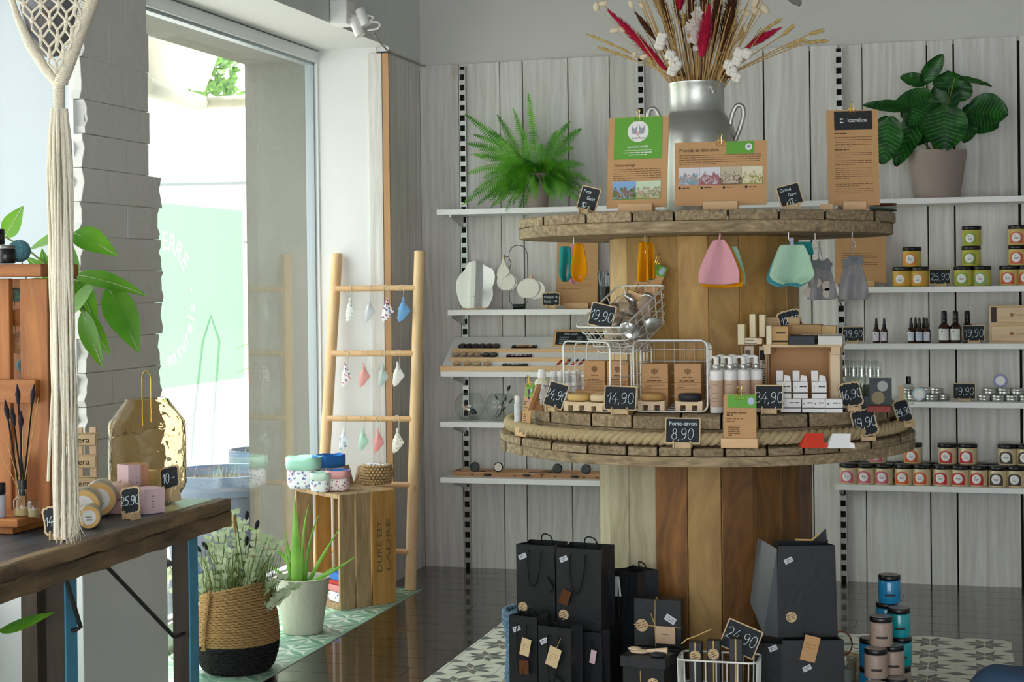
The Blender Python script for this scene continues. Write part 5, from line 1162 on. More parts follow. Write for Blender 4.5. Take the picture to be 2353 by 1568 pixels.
for (px,row,cs,l) in ((1205,1,['1f1b1c','c98a5a','b5733f','8a5a3a','caa27a','3b2c3f'],'row of brown eyeshadow pans on the top step'),(1193,2,['7a5a70','b9a0b0','cfc0d0','c7a9b8','a58ca0','6a5068'],'row of mauve eyeshadow pans on the middle step'),(1184,3,['3b3f48','6d7683','9aa3b0','8790a0','5a6270','2c3038'],'row of grey blue eyeshadow pans on the lowest step')):
    y={1:.145,2:.083,3:.018}[row]; Y=7.43+y; p=on(px,Y,LZ_+slope(y)+.001); t=thing('eyeshadow_palette',l,'palette',tuple(p),rot=(R(28),0,0),group='eyeshadow rows on the tester display')
    m=MB(); m.box(-.062,.062,-.011,.011,0,.008); m.build('case',M['black'],t,bev=.001)
    for i,c in enumerate(cs): m=MB(); m.T=T4(x=-.051+i*.0205); m.cyl(.0085,.008,.0095,14); m.build('pan',plain(c,.3),t)
for i,px in enumerate((1280,1297,1315,1330)):
    p=on(px,7.455,LZ_+slope(.022)+.001); t=thing('lipstick',['first','second','third','fourth'][i]+' coral red lip crayon from the left on the tester display','lipstick',tuple(p),rot=(R(-58),0,R(-28)),group='coral lip crayons'); m=MB(); m.cyl(.0065,0,.034,12,b=.001); m.build('coral_barrel',plain(['c9502f','c65a3a','cf4630','c94a34'][i],.35),t); m=MB(); m.cyl(.0067,.034,.048,12,b=.001,r1=.005); m.build('dark_cap',M['black'],t)
t=thing('chalk_menu','wood framed chalkboard listing brushes PINCEAUX leaning on the tester display','chalkboard',tuple(on(1330,7.585,LZ_+slope(.13)+.013)),rot=(R(-32),0,0))
m=MB(); 
for b in ((-.13,.13,0,.012),(-.13,.13,.083,.095)): m.box(b[0],b[1],-.004,.006,b[2],b[3])
m.box(-.13,-.118,-.004,.006,.012,.083); m.box(.118,.13,-.004,.006,.012,.083); m.build('wooden_frame',M['pinex'],t)
m=MB(); m.box(-.118,.118,0,.003,.012,.083); m.build('board',M['chalk'],t); m=MB(); text(m,'PINCEAUX',-.045,.066,.010); 
for i in range(4): textlines(m,-.10,-.03,.052-i*.011,1,.01,.004,y=-.001); textlines(m,-.015,.01,.052-i*.011,1,.01,.004,y=-.001,ragged=False); textlines(m,.03,.10,.052-i*.011,1,.01,.004,y=-.001)
m.build('lettering',M['ink'],t)
# glass bowls of brushes
def brush(t,a,b,r,hc,tc,flare=1.9,hd=.028):
    a=Vector(a);b=Vector(b); d=(b-a).normalized(); e=b-d*hd
    m=MB(); m.tube([a,(a+e)/2,e-d*.02],[r*.6,r,r],8); h=m.build('brush_handle',hc,t); m=MB(); m.tube([e-d*.02,e],[r*1.05,r*1.25],8); m.build('ferrule',M['tin'],h); m=MB(); m.tube([e,e+d*hd*.5,b],[r*1.2,r*flare,r*.5],8); m.build('bristles',tc,h)
for px,lab,nn,brs in ((1080,'left round glass bowl holding a thick blush brush and small jars','glass_bowl',0),(1151,'right round glass bowl with long make-up brushes leaning out','glass_bowl',1)):
    t=thing(nn,lab,'glass bowl',tuple(on(px,YS,.743)),group='glass bowls of brushes'); r=.075; m=MB(); pr=[(.035,0),(.04,.002)]+[(r*math.sin(R(a)),.068-r*math.cos(R(a))) for a in range(38,141,12)]+[(.050,.128),(.048,.127)]; m.lathe(pr,36); m.build('glass',M['clear'],t)
for i,(dx,a,b,r,l) in enumerate(((0,(.01,-.01,.02),(-.035,0,.062),.010,'thick pink kabuki brush lying in the left glass bowl'),)):
    t=thing('makeup_brush',l,'brush',tuple(on(1080,YS,.746)),group='make-up brushes'); brush(t,b,(.038,-.012,.03),r,plain('d9aa95',.4),plain('3b3a42'),1.5,.035)
t=thing('sample_pots','heap of tiny clear pots at the bottom of the left glass bowl','pots',tuple(on(1080,YS,.748))); 
for x,y in ((-.03,0),(.0,.02),(.03,.01),(.02,-.02),(-.012,-.02)): m=MB(); m.T=T4(x,y,0); m.cyl(.014,0,.016,14,b=.002); m.build('pot',M['clear'],t)
for i,(a,b,r,hc,tc,l) in enumerate((((-.03,0,.012),(.045,.01,.165),.0045,'9aa0a4','2f3238','large powder brush with dark head leaning out of the right bowl'),((-.01,.01,.01),(.025,.012,.135),.003,'2b2b2e','3a3038','thin black brush upright in the right bowl'),((.03,0,.01),(-.028,.0,.12),.003,'b98a5a','4a3c34','slim brush with wooden handle leaning left in the right bowl'),((-.02,-.01,.01),(.06,0,.10),.003,'3a3b40','2f2c30','dark brush leaning right in the right bowl'),((0,-.02,.01),(.035,-.02,.115),.0028,'7a7f85','403a3c','grey handled brush in the right bowl'))):
    t=thing('makeup_brush',l,'brush',tuple(on(1151,YS,.746)),group='make-up brushes'); brush(t,a,b,r,plain(hc,.4),plain(tc))
# trays with compacts
def tray(px0,px1,label):
    a=on(px0,7.50,.4775);b=on(px1,7.50,.4775); w=b.x-a.x; t=thing('wooden_tray',label,'tray',((a.x+b.x)/2,7.54,.4775),group='wooden trays on the lowest left shelf'); m=MB(); hw=w/2
    m.add([(-hw+.02,-.055,0),(hw-.02,-.055,0),(hw-.02,.055,0),(-hw+.02,.055,0),(-hw,-.07,.022),(hw,-.07,.022),(hw,.07,.022),(-hw,.07,.022)],[(0,3,2,1),(0,1,5,4),(1,2,6,5),(2,3,7,6),(3,0,4,7)]); m.build('tray',wood('reddish_tray_wood'+str(px0),'b58560','cfa27a',axis='x',rough=.5) if px0==1042 else bpy.data.materials['reddish_tray_wood1042'],t,solid=.004); return t
tray(1042,1256,'left long wooden tray of compacts on the lowest left shelf'); tray(1240,1425,'right wooden tray of compacts, partly behind the drum')
def comp(px,Y,col,label,open_=False,z=.4835):
    t=thing('compact',label,'compact',tuple(on(px,Y,z)),R(0),'compacts in the wooden trays'); m=MB(); m.cyl(.024,0,.009,22,b=.002); m.build('case',M['black'],t); m=MB(); m.cyl(.019,.009,.0096,20); m.build('powder',plain(col,.4),t)
    if open_: m=MB(); m.T=T4(y=.022,z=.010,rx=78); m.T=m.T@T4(y=.024); m.cyl(.024,0,.005,22,b=.001); m.build('open_lid',M['black'],t); m=MB(); m.T=T4(y=.022,z=.010,rx=78)@T4(y=.024); m.cyl(.019,.005,.0056,20); m.build('lid_mirror',plain('e8dcd4',.1) if open_==2 else plain('3a3c3e',.2),t)
for a in ((1088,7.50,'e0b9a0','open compact with dark lid at left end of the left tray',1),(1105,7.58,'2f2c2e','black compact behind the open one in the left tray',0),(1142,7.51,'d8b49a','open compact showing a pale mirror in the left tray',2),(1122,7.49,'caa08c','small blush pan between the two open compacts',0),(1186,7.50,'c49a86','flat compact right of centre in the left tray',0),(1212,7.49,'6a5a58','flat dark compact at right end of the left tray',0),(1225,7.57,'3a3a3c','black compact at the back right of the left tray',0),(1278,7.50,'d6a890','open compact with dark lid at left of the right tray',1),(1303,7.53,'2e2c2f','flat dark compact in the middle of the right tray',0),(1322,7.49,'d8a552','golden powder pan in the right tray',0),(1344,7.50,'c8a28c','open compact with dark lid at right of the right tray',1),(1374,7.5,'d0aa90','compact at the right end of the right tray by the drum',0)): comp(a[0],a[1],a[2],a[3],a[4])
# ================================================================ RIGHT BAY
GELS={'yellow':'d7b24a','green':'c3be50','rose':'d9bf72','body':'dcc79c'}
def jar(px,Y,z,gel,lab,label,group,h=.088,w=.084):
    t=thing('balm_jar',label,'jar',tuple(on(px,Y,z)),R(-12),group); r=w/2
    m=MB(); m.lathe([(r*.92,0),(r*.985,.004),(r*.985,h*.72),(r*.93,h*.77),(r*.93,h*.82)],28); m.build('glass_body',mat('jar_'+gel+lab,GELS[gel],.22,coat=.6,var=.08,vscale=20) if 'jar_'+gel+lab not in bpy.data.materials else bpy.data.materials['jar_'+gel+lab],t)
    m=MB(); m.cyl(r*1.0,h*.80,h,28,b=.002); m.build('black_lid',M['black'],t)
    m=MB(); a0,a1=-90-42,-90+42; q=r*.995; n=12
    zs=(h*.08,h*.62); P=[]
    vs=[(q*math.cos(R(a0+(a1-a0)*i/n)),q*math.sin(R(a0+(a1-a0)*i/n)),z0_) for z0_ in (h*.08,h*.45) for i in range(n+1)]
    top=[(q*math.cos(R(a0+(a1-a0)*i/n)),q*math.sin(R(a0+(a1-a0)*i/n)),h*.45+h*.22*math.sqrt(max(0,1-((i/n)*2-1)**2))) for i in range(n+1)]
    vs+=top; fs=[(i,i+1,n+2+i,n+1+i) for i in range(n)]+[(n+1+i,n+2+i,2*n+3+i,2*n+2+i) for i in range(n)]
    m.add(vs,fs,True); m.build('coloured_label',plain(lab,.5),t)
    m=MB(); q=r*1.014; rc=h*.225; cz=h*.38; n=16; vs=[]
    for k in (1,.66,.33,.02):
        for i in range(n):
            a=i*6.283/n; th=-math.pi/2+k*rc*math.cos(a)/q; vs.append((q*math.cos(th),q*math.sin(th),cz+k*rc*math.sin(a)))
    m.add(vs,[(k*n+i,k*n+(i+1)%n,k*n+n+(i+1)%n,k*n+n+i) for k in range(3) for i in range(n)],True); d_=m.build('white_round_label',M['paper'],t)
    m=MB(); q=r*1.024
    def st(x0,x1,z): 
        vs=[]; 
        for x in (x0,(x0+x1)/2,x1):
            th=-math.pi/2+x/q; vs+=[(q*math.cos(th),q*math.sin(th),z),(q*math.cos(th),q*math.sin(th),z+.0018)]
        m.add(vs,[(0,2,3,1),(2,4,5,3)])
    st(-.011,.011,cz-.001); st(-.008,.008,cz-.006); st(-.006,-.002,cz+.006); st(-.006,-.003,cz+.008); m.build('label_print',plain('6a4a4a'),d_)
    return t
G='balm jars on the right shelf'
Y2=7.50
jar(2073,Y2,1.366,'yellow','e0a53a','left jar of the yellow balm pyramid',G); jar(2113,Y2,1.366,'yellow','e2a03c','right bottom jar of the yellow balm pyramid',G); jar(2096,Y2,1.4545,'yellow','e08a3a','top jar of the yellow balm pyramid',G)
jar(2214,Y2,1.366,'green','8fa83a','left bottom jar of the green balm stack',G); jar(2256,Y2,1.366,'green','8fb070','right bottom jar of the green balm stack',G); jar(2232,Y2,1.4545,'green','87962c','middle jar of the green balm stack',G); jar(2233,Y2,1.543,'green','93ab30','top jar of the green balm stack',G)
jar(2319,Y2,1.366,'rose','d0503a','left bottom jar of the red-labelled balm stack at the right edge',G); jar(2360,Y2,1.366,'rose','d0503a','right bottom jar of the red-labelled stack, cut by the frame',G); jar(2339,Y2,1.4545,'rose','d4603c','middle jar of the red-labelled stack at the right edge',G); jar(2339,Y2,1.543,'rose','d66a48','top jar of the red-labelled stack at the right edge',G)
def dropper(px,Y,z,h,w,label,group,col='amber',lab='e6e4ee',pump_=False):
    t=thing('dropper_bottle',label,'bottle',tuple(on(px,Y,z)),R(-12),group); r=w/2
    m=MB(); m.lathe([(r*.9,0),(r,.003),(r,h*.50),(r*.7,h*.58),(r*.42,h*.62)],22); m.build('glass',M[col],t)
    m=MB(); m.cyl(r*.5,h*.61,h*.77,16,b=.001); m.build('black_collar',M['black'],t)
    m=MB(); m.lathe([(r*.38,h*.77),(r*.34,h*.93),(r*.2,h)],14) if not pump_ else m.lathe([(r*.5,h*.77),(r*.48,h*.96),(r*.35,h)],14); m.build('cap',M['black'],t)
    m=MB(); q=r*1.01; n=10; a0,a1=-150,-30; vs=[(q*math.cos(R(a0+(a1-a0)*i/n)),q*math.sin(R(a0+(a1-a0)*i/n)),zz) for zz in (h*.09,h*.44) for i in range(n+1)]; m.add(vs,[(i,i+1,n+2+i,n+1+i) for i in range(n)],True); lb=m.build('paper_label',plain(lab,.6),t)
    m=MB(); m.box(-r*.3,r*.0,-q-.0008,-q-.0002,h*.34,h*.38); m.box(-r*.4,r*.4,-q-.0008,-q-.0002,h*.24,h*.25); m.build('label_print',M['inkg'],lb)
Y3=7.50
for i,px in enumerate((2014,2032)): dropper(px,Y3,1.114,.112,.031,['left','right'][i]+' bottle of the pair of small brown dropper bottles','small dropper bottles',lab='e4dcea')
for i,(px,dy,c) in enumerate(((2094,0,'d8e2ea'),(2113,-.005,'c3d0e6'),(2130,0,'dfe3ee'),(2104,.035,'c9ccd8'),(2123,.035,'c9ccd8'))): dropper(px,Y3+dy,1.114,.113,.033,['front left','front middle','front right','rear left','rear right'][i]+' bottle in the cluster of five small dropper bottles','small dropper bottles',lab=c)
for i,(px,dy) in enumerate(((2170,0),(2196,0),(2223,.05))): dropper(px,Y3+dy,1.114,.142,.050,['left','middle','right, half hidden'][i]+' tall brown bottle by the 19,90 board','tall brown bottles',lab='e3e5df',pump_=True)
def woodbox(px,z,w,h,label,slid):
    t=thing('wooden_box',label,'box',tuple(on(px,7.50,z)),group='wooden engraved boxes'); m=MB(); m.box(-w/2,w/2,.0,.10,0,h); m.box(-w/2,w/2,-.004,0,0,.006); m.box(-w/2,w/2,-.004,0,h-.006,h); m.box(-w/2,-w/2+.008,-.004,0,.006,h-.006); m.build('box',M['bamboo'],t,bev=.001)
    m=MB(); m.box(-w/2+.009+slid,w/2-.004+slid,-.010,-.001,.008,h-.008); m.build('sliding_lid',M['bamboo'],t,bev=.003)
    if slid: m=MB(); m.box(-w/2+.009,-w/2+.009+slid,-.0015,-.0004,.008,h-.008); m.build('dark_gap',plain('3a2417'),t)
    m=MB(); P=[(-.055+.008*math.cos(a),h*.5+.009*math.sin(a)) for a in [i*.6 for i in range(10)]]; m.prism(P,-.0108,-.0102); m.tube([(-.045+i*.004,-.0105,h*.5+.004*math.sin(i*1.9)) for i in range(12)],.0008,4); m.build('engraving',plain('9c6f3a'),t)
woodbox(2355,1.114,.30,.082,'lower wooden box with engraved closed lid on the bottle shelf',0); woodbox(2355,1.1965,.30,.082,'upper wooden box with its lid slid open on the bottle shelf',.022)
def tinbox(px,Y,z,label,group='silver tins',r=.030,h=.028,rot=None,face=None):
    t=thing('tin',label,'tin',tuple(on(px,Y,z)),rot=rot or (0,0,0),group=group); m=MB(); m.cyl(r*.97,0,h*.6,26,b=.001); m.build('base',M['tin'],t); m=MB(); m.cyl(r,h*.45,h,26,b=.0015); l_=m.build('lid',M['tin'],t)
    if face: m=MB(); m.cyl(r*.96,h,h+.0006,26); m.build('coloured_sticker',plain(face,.5),l_); m=MB(); m.cyl(r*.70,h+.0006,h+.0011,26); m.build('white_label',M['paper'],l_); 
Y4=7.50
for i,(px,dy) in enumerate(((2085,.02),(2098,0),(2140,.0),(2167,.03),(2110,.06))): tinbox(px,Y4+dy,.857,['first','second','third','fourth','rear'][i]+' tin from the left in the bottom row, left of the 19,90 board')
for i,(px,dy) in enumerate(((2087,.02),(2126,.03),(2152,.02))): tinbox(px,Y4+dy,.8855,['left','middle','right'][i]+' tin of the upper row, left of the 19,90 board')
tinbox(2114,7.43,.858+.03,'open face of a pale blue labelled tin standing upright in front of the left tins',rot=(R(82),0,R(-8)),face='bcd3e2')
for i,(px,dy) in enumerate(((2261,0),(2293,0),(2325,0),(2357,0),(2277,.06),(2310,.06))): tinbox(px,Y4+dy,.857,['first front','second front','third front','fourth front','first rear','second rear'][i]+' tin of the bottom row, right of the 19,90 board')
for i,(px,dy) in enumerate(((2274,.02),(2307,.02),(2338,.02))): tinbox(px,Y4+dy,.8855,['left','middle','right'][i]+' tin of the upper row, right of the 19,90 board')
tinbox(2300,7.50,.946,'lilac labelled tin standing upright on top of the right tin rows',rot=(R(84),0,R(-6)),face='8f8fc6')
Y5=7.47; G='body butter jars on the lowest right shelf'
def bjar(px,Y,z,lab,label): jar(px,Y,z,'body',lab,label,G,h=.091,w=.084)
PK,OR,RD,BR='d8607f','df5a26','cc2b34','4a3a36'
pos=['first','second','third','fourth','fifth']
for i,px in enumerate((1951,1990,2031)): bjar(px,Y5,.484,PK,pos[i]+' pink-labelled butter jar from the left in the front row')
for i,px in enumerate((2077,2118)): bjar(px,Y5,.484,OR,['left','right'][i]+' orange-labelled butter jar in the front row')
for i,px in enumerate((2165,2206,2248)): bjar(px,Y5,.484,RD,pos[i]+' red-labelled butter jar from the left in the front row')
for i,px in enumerate((2293,2335)): bjar(px,Y5,.484,BR,['left','right'][i]+' brown-labelled butter jar in the front row')
for i,(px,c,n) in enumerate(((1970,PK,'first'),(2012,PK,'second'),(2052,PK,'third'),(2084,OR,'fourth'),(2126,OR,'fifth'),(2170,RD,'sixth'),(2213,RD,'seventh'),(2255,RD,'eighth'),(2296,BR,'ninth'),(2338,BR,'tenth'))): bjar(px,Y5+.095,.484,c,n+' butter jar from the left in the back row')
for px,c,n in ((2017,PK,'pink-labelled butter jar on the upper layer, hidden under the disc rim'),(2098,OR,'orange-labelled butter jar on the upper layer'),(2177,RD,'left red-labelled butter jar on the upper layer'),(2224,RD,'right red-labelled butter jar on the upper layer'),(2315,BR,'brown-labelled butter jar on the upper layer'),(2358,BR,'brown-labelled butter jar on the upper layer, cut by the right frame edge')): bjar(px,Y5+.045,.5755,c,n)
# ================================================================ LADDER AND BANDANA CLOTHS
def dots(name,base,cs,scale=55,thr=.34):
    m,nt,b=nm(name); N=nt.nodes.new; L=nt.links.new; tc=N('ShaderNodeTexCoord'); v=N('ShaderNodeTexVoronoi'); v.inputs['Scale'].default_value=scale; L(tc.outputs['Object'],v.inputs['Vector'])
    cr=N('ShaderNodeValToRGB'); cr.color_ramp.interpolation='CONSTANT'; cr.color_ramp.elements[0].color=(1,1,1,1); cr.color_ramp.elements[1].position=thr; cr.color_ramp.elements[1].color=(0,0,0,1); L(v.outputs['Distance'],cr.inputs[0])
    c2=N('ShaderNodeValToRGB'); c2.color_ramp.interpolation='CONSTANT'; e=c2.color_ramp.elements; e[0].color=lin(cs[0]); e[1].color=lin(cs[-1]); e[1].position=.66
    if len(cs)>2: q=e.new(.33); q.color=lin(cs[1])
    sp=N('ShaderNodeSeparateColor'); L(v.outputs['Color'],sp.inputs[0]); L(sp.outputs[0],c2.inputs[0])
    x=N('ShaderNodeMix'); x.data_type='RGBA'; L(cr.outputs[0],x.inputs[0]); x.inputs[6].default_value=lin(base); L(c2.outputs[0],x.inputs[7]); L(x.outputs[2],b.inputs['Base Color']); b.inputs['Roughness'].default_value=.9; b.inputs['Specular IOR Level'].default_value=.1; return m
M['flo1']=dots('grey_speckle_print','eef0ec',['9fb4a8','8ea2a0'],110,.3); M['flo2']=dots('plum_floral_print','efe9ec',['5c4a78','b0505a','7f8aa8'],80,.42); M['flo3']=dots('pink_floral_print','f3e8ea',['b5566e','5f6f9a','d88a8a'],80,.36); M['flo4']=dots('mustard_dot_print','f4eee4',['c99a5a','b3785a'],110,.28); M['flo5']=dots('feather_print','dfe6e8',['a9b8c2','8d9caa'],50,.35); M['liberty']=dots('liberty_print','f0f1f5',['8a9ac0','6f7aa8','c9a0b4'],60,.36)
t=thing('wooden_ladder','pale pine ladder of round poles leaning beside the window with hanging bandanas','ladder',(-2.66,7.08,.0035)); o=Vector(t.location)
LB=at(728,1350,7.05); LB.z=.0035; LT=at(775,583,7.205); RB=at(943,1355,7.06); RB.z=.0035; RTp=at(965,577,7.205)
for a,b,rad in ((LB,LT,.0255),(RB,RTp,.0265)): m=MB(); m.tube([a-o,(a+b)/2-o,b-o],rad,20); m.build('rail',M['pine'],t,bev=.002)
RG=[]
for k,y in enumerate((663,813,963,1114,1268)):
    fa=(y-583)/(1350-583); A=LT.lerp(LB,fa)+Vector((.015,-.028,0)); B=RTp.lerp(RB,fa); z=at(850,y,A.y).z; A.z=z;B.z=z; A+=Vector((-.0,0,0)); m=MB(); m.tube([A-o,B-o+Vector((.0,-.012,0))],.0135,16); m.build('rung',M['pinex'],t); RG.append((A,B))
def bandana(row,hx,x0,x1,y0,y1,mt,label,slim=1):
    A,B=RG[row]; Y=A.y-.004; p=at(hx,663+150*row,Y); t=thing('bandana_cloth',label,'cloth',tuple(p),group='folded bandanas on the ladder rungs'); u=un(p)
    P=lambda x,y:Vector(((x-hx)*u,-.022,(663+150*row-y)*u))
    w=x1-x0; h=y1-y0; tx=x0+w*.42
    pl=[(tx-1.5,y0-2),(tx+2,y0-1),(tx+3.5,y0+8),(x1,y0+h*.55),(x0+w*.45,y1-6),(x0+w*.12,y1),(x0,y1-8),(x0+w*.08,y0+h*.45),(tx-2.5,y0+10)]
    m=MB(); n=len(pl); c=P(x0+w*.4,y0+h*.55)+Vector((0,-.010,0)); cb=c+Vector((0,.016,0)); vs=[P(*q) for q in pl]; m.add([tuple(v) for v in vs]+[tuple(c),tuple(cb)],[(i,(i+1)%n,n) for i in range(n)]+[((i+1)%n,i,n+1) for i in range(n)],True); m.build('folded_cloth',mt,t)
    m=MB(); q=P(tx+5,y0+14); m.tube([(-.012,-.0,-.012),(-.015,0,.004),(-.006,-.004,.0165),(.006,-.006,.0165),(.013,-.008,.006),(.013,-.012,-.006)]+[tuple(Vector((.013,-.014,-.012)).lerp(q,f)) for f in (.3,.7,1)]+[tuple(q+Vector((-.003,-.006,-.006))),tuple(q+Vector((-.006,-.004,0)))],.0013,6); m.build('s_hook',M['hook'],t)
rows=[(0,803,797,820,686,741,'flo1','grey speckled bandana, leftmost on the top rung'),(0,847,840,867,688,741,plain('c9c9d0',.9),'plain pale grey bandana, second on the top rung'),(0,888,879,910,686,741,'flo2','plum floral bandana, third on the top rung'),(0,923,915,948,684,741,plain('6f9fd0',.9),'plain sky blue bandana, rightmost on the top rung'),
(1,796,786,812,835,890,'flo3','pink and blue floral bandana, leftmost on the second rung'),(1,838,827,855,835,890,plain('e0a09a',.9),'plain salmon bandana, second on the second rung'),(1,881,871,897,835,891,plain('b9c2c0',.9),'plain grey green bandana, third on the second rung'),(1,915,904,934,832,889,plain('e9e5e0',.9),'plain cream white bandana, rightmost on the second rung'),
(2,790,781,809,983,1039,'flo5','pale blue feather print bandana, leftmost on the third rung'),(2,833,825,852,983,1039,plain('b5d8c0',.9),'plain mint bandana, second on the third rung'),(2,871,860,888,985,1041,plain('e39a98',.9),'plain coral pink bandana, third on the third rung'),(2,913,903,933,985,1042,'flo4','mustard dotted white bandana, rightmost on the third rung')]
for a in rows: bandana(*a[:6],M[a[6]] if isinstance(a[6],str) else a[6],a[7])
# ================================================================ CRATE AND FABRIC BINS
C=Vector((-2.583,6.543,.0035)); dv=Vector((.598,.801,0)); nv=Vector((-.801,.598,0)); ang=math.atan2(dv.y,dv.x)
# local x along the right slatted face, local y towards the window
t=thing('wooden_crate','old fruit crate standing on end with orange stencilled board, bins on top','crate',tuple(C),ang); Wd,Dp,Hh=.289,.375,.497
def cb(name,x0,x1,y0,y1,z0,z1,mt): m=MB(); m.box(x0,x1,y0,y1,z0,z1); return m.build(name,M[mt],t,bev=.002)
cb('slat',0,.075,0,.014,0,Hh,'crate'); cb('slat',.084,.158,0,.014,0,Hh,'crate'); ob=cb('slat',.168,.289,0,.014,0,Hh,'crateo')
cb('slat',0,.085,Dp-.014,Dp,0,Hh,'crate'); cb('slat',.10,.18,Dp-.014,Dp,0,Hh,'crateo'); cb('slat',.195,.289,Dp-.014,Dp,0,Hh,'crate')
cb('end_board',0,.289,.0145,Dp-.0145,Hh-.018,Hh,'crate'); cb('end_board',0,.289,.0145,Dp-.0145,0,.018,'crate')
for a,b in ((0.0145,.12),(.14,.25),(.265,Dp-.0145)): cb('back_board',.278,.289,a,b,.0185,Hh-.0185,'crateo')
m=MB(); 
for s_,x0,hh in (('DURE ED.',.215,.026),('LADRE',.258,.022)):
    vs,fs,tw=textgeo(s_); w_=.23; m.add([(x0-b*hh/.72+.0,-.0008,.14+a*w_/tw) for a,b,_ in vs],fs)
m.build('stencil',plain('6e5a3a'),ob)
ZC=C.z+Hh+.001
def onC(px,py,dy=0): # point on crate top for a pixel
    return atz(px,py,ZC)
def bin_(px,py,w,d,h,outer,inner,cuff,label,rz=None,col=None):
    p=onC(px,py); t=thing('fabric_bin',label,'fabric bin',tuple(p),ang if rz is None else R(rz),'fabric storage bins'); hw,hd=w/2,d/2
    def ring(k,z,r=.35,wob=0): 
        n=28; P=[]
        for i in range(n):
            a=2*math.pi*i/n; c,s=math.cos(a),math.sin(a); e=.62; P.append((hw*k*math.copysign(abs(c)**e,c)*(1+wob*math.sin(3*a)),hd*k*math.copysign(abs(s)**e,s)*(1+wob*math.cos(2*a)),z+wob*.06*math.sin(5*a)))
        return P
    def skin(rs,nme,mt,par=t,th=.0025):
        m=MB(); n=28; vs=[v for r_ in rs for v in r_]; m.add(vs,[(j*n+i,j*n+(i+1)%n,(j+1)*n+(i+1)%n,(j+1)*n+i) for j in range(len(rs)-1) for i in range(n)],True)
        if nme=='body': m.add([(0,0,rs[0][0][2])]+rs[0],[(0,i+1,(i+1)%n+1) for i in range(n)])
        return m.build(nme,mt,par,solid=th)
    skin([ring(.86,.002),ring(.95,h*.12),ring(1.0,h*.4,wob=.02),ring(.98,h*.68,wob=.03)],'body',outer); skin([ring(1.04,h*.62,wob=.03),ring(1.07,h*.8,wob=.035),ring(1.06,h,wob=.04)],'folded_cuff',cuff); skin([ring(.9,h*.15),ring(.93,h*.6,wob=.02),ring(1.03,h*.99,wob=.04)],'lining',inner)
    return t
mi=plain('a8dcc6',.9); bl=plain('2f78c8',.9); pk=plain('e8a6aa',.9)
bin_(700,1121,.15,.13,.138,M['liberty'],mi,mi,'large floral fabric bin with mint cuff at the left of the crate top',rz=10)
bin_(757,1117,.135,.10,.140,M['liberty'],bl,bl,'fabric bin with bright blue cuff behind the pink one')
bin_(737,1130,.085,.07,.085,M['liberty'],mi,plain('cfe6dc',.9),'small pale fabric bin with mint cuff beside the pink floral one',rz=10)
bin_(777,1128,.10,.08,.092,M['flo3'],bl,pk,'small pink floral fabric bin with blue lining at front of the crate top',rz=14)
t=thing('paper_bag','crumpled brown paper bag folded open between the pink bin and the woven basket','paper bag',tuple(onC(818,1112)),R(20)); m=MB()
for a,b,cx,l in ((-.02,-.045,0,.09),(.0,.02,.01,.085),(.018,.03,-.012,.065)): m.add([(a-.012,cx,0),(a+.012,cx-.01,0),(b+.014,cx-.02,l),(b-.010,cx+.006,l*.92)],[(0,1,2,3)])
m.build('folds',plain('a98a64',.85),t,solid=.001)
t=thing('seagrass_basket','small round woven seagrass basket full of folded cloths at right of the crate top','basket',tuple(onC(866,1112))); m=MB(); 
for k in range(7):
    z=.008+k*.0125; rr_=.060+.008*math.sin(k/6*math.pi); n=26
    for j in range(n): a=6.283*j/n+k*.12; m.ball(.0095,(rr_*math.cos(a),rr_*math.sin(a),z),6,(1,1,.75))
m.cyl(.055,0,.08,20); m.build('weave',M['wickerl'],t); m=MB()
for i in range(6): m.T=T4(x=-.03+i*.012,y=.005*(i%2),z=.078,rz=20*i,ry=8); m.box(-.018,.018,-.03,.03,0,.012)
m.build('folded_cloths',M['liberty'],t)
for i,(c,z,l) in enumerate(((plain('f0eef2',.9),.0,'white floral folded cloth at the bottom inside the crate'),(plain('dd8f8f',.9),.045,'salmon folded cloth inside the crate'),(plain('c03a34',.9),.075,'red folded cloth inside the crate'),(plain('3a74c4',.9),.095,'blue folded cloth on top of the pile inside the crate'))):
    p=C+dv*.10+nv*.09+Vector((0,0,.019+z)); m=MB(); m.box(-.07,.07,-.06,.06,0,.044 if i==0 else (.029 if i==1 else (.019 if i==2 else .03))); tag(m.build('folded_cloth',M['liberty'] if i==0 else c,None,loc=p,rz=ang,bev=.006),l,'cloth','folded cloths inside the crate')
# ================================================================ ALOE POT
p=Vector((-2.575,6.11,.0035)); t=thing('potted_aloe','spiky green aloe in a pale concrete pot on the green tiles','potted plant',tuple(p)); o=p
m=MB(); m.lathe([(.074,0),(.078,.003),(.109,.215),(.1105,.222),(.104,.224),(.098,.195),(0,.192)],44); m.build('pot',M['concrete'],t); m=MB(); m.cyl(.097,.19,.197,24); m.build('soil',M['soil'],t)
rr=random.Random(12)
def aloe(tip,base,r,side=(0,0),bend=.0):
    a=Vector(base); b=at(tip[0],tip[1],o.y+side[1])-o; mid=(a+b)/2+Vector((side[0],0,bend)); n=12; m=MB(); vs=[];K_=6
    for i in range(n+1):
        q=i/n; c=((1-q)**2)*a+2*q*(1-q)*mid+q*q*b; d=(2*(1-q)*(mid-a)+2*q*(b-mid)).normalized(); s=d.cross(Vector((0,1,0))).normalized(); nn=s.cross(d); rad=r*.62*(1-q**1.6)+.0012
        for j in range(K_): an=6.283*j/K_; vs.append(c+s*math.cos(an)*rad+nn*math.sin(an)*rad*(.5 if math.sin(an)>0 else .28))
    m.add(vs,[(i*K_+j,i*K_+(j+1)%K_,(i+1)*K_+(j+1)%K_,(i+1)*K_+j) for i in range(n) for j in range(K_)],True); m.build('leaf',M['aloe'],t)
B=(0,-.01,.18)
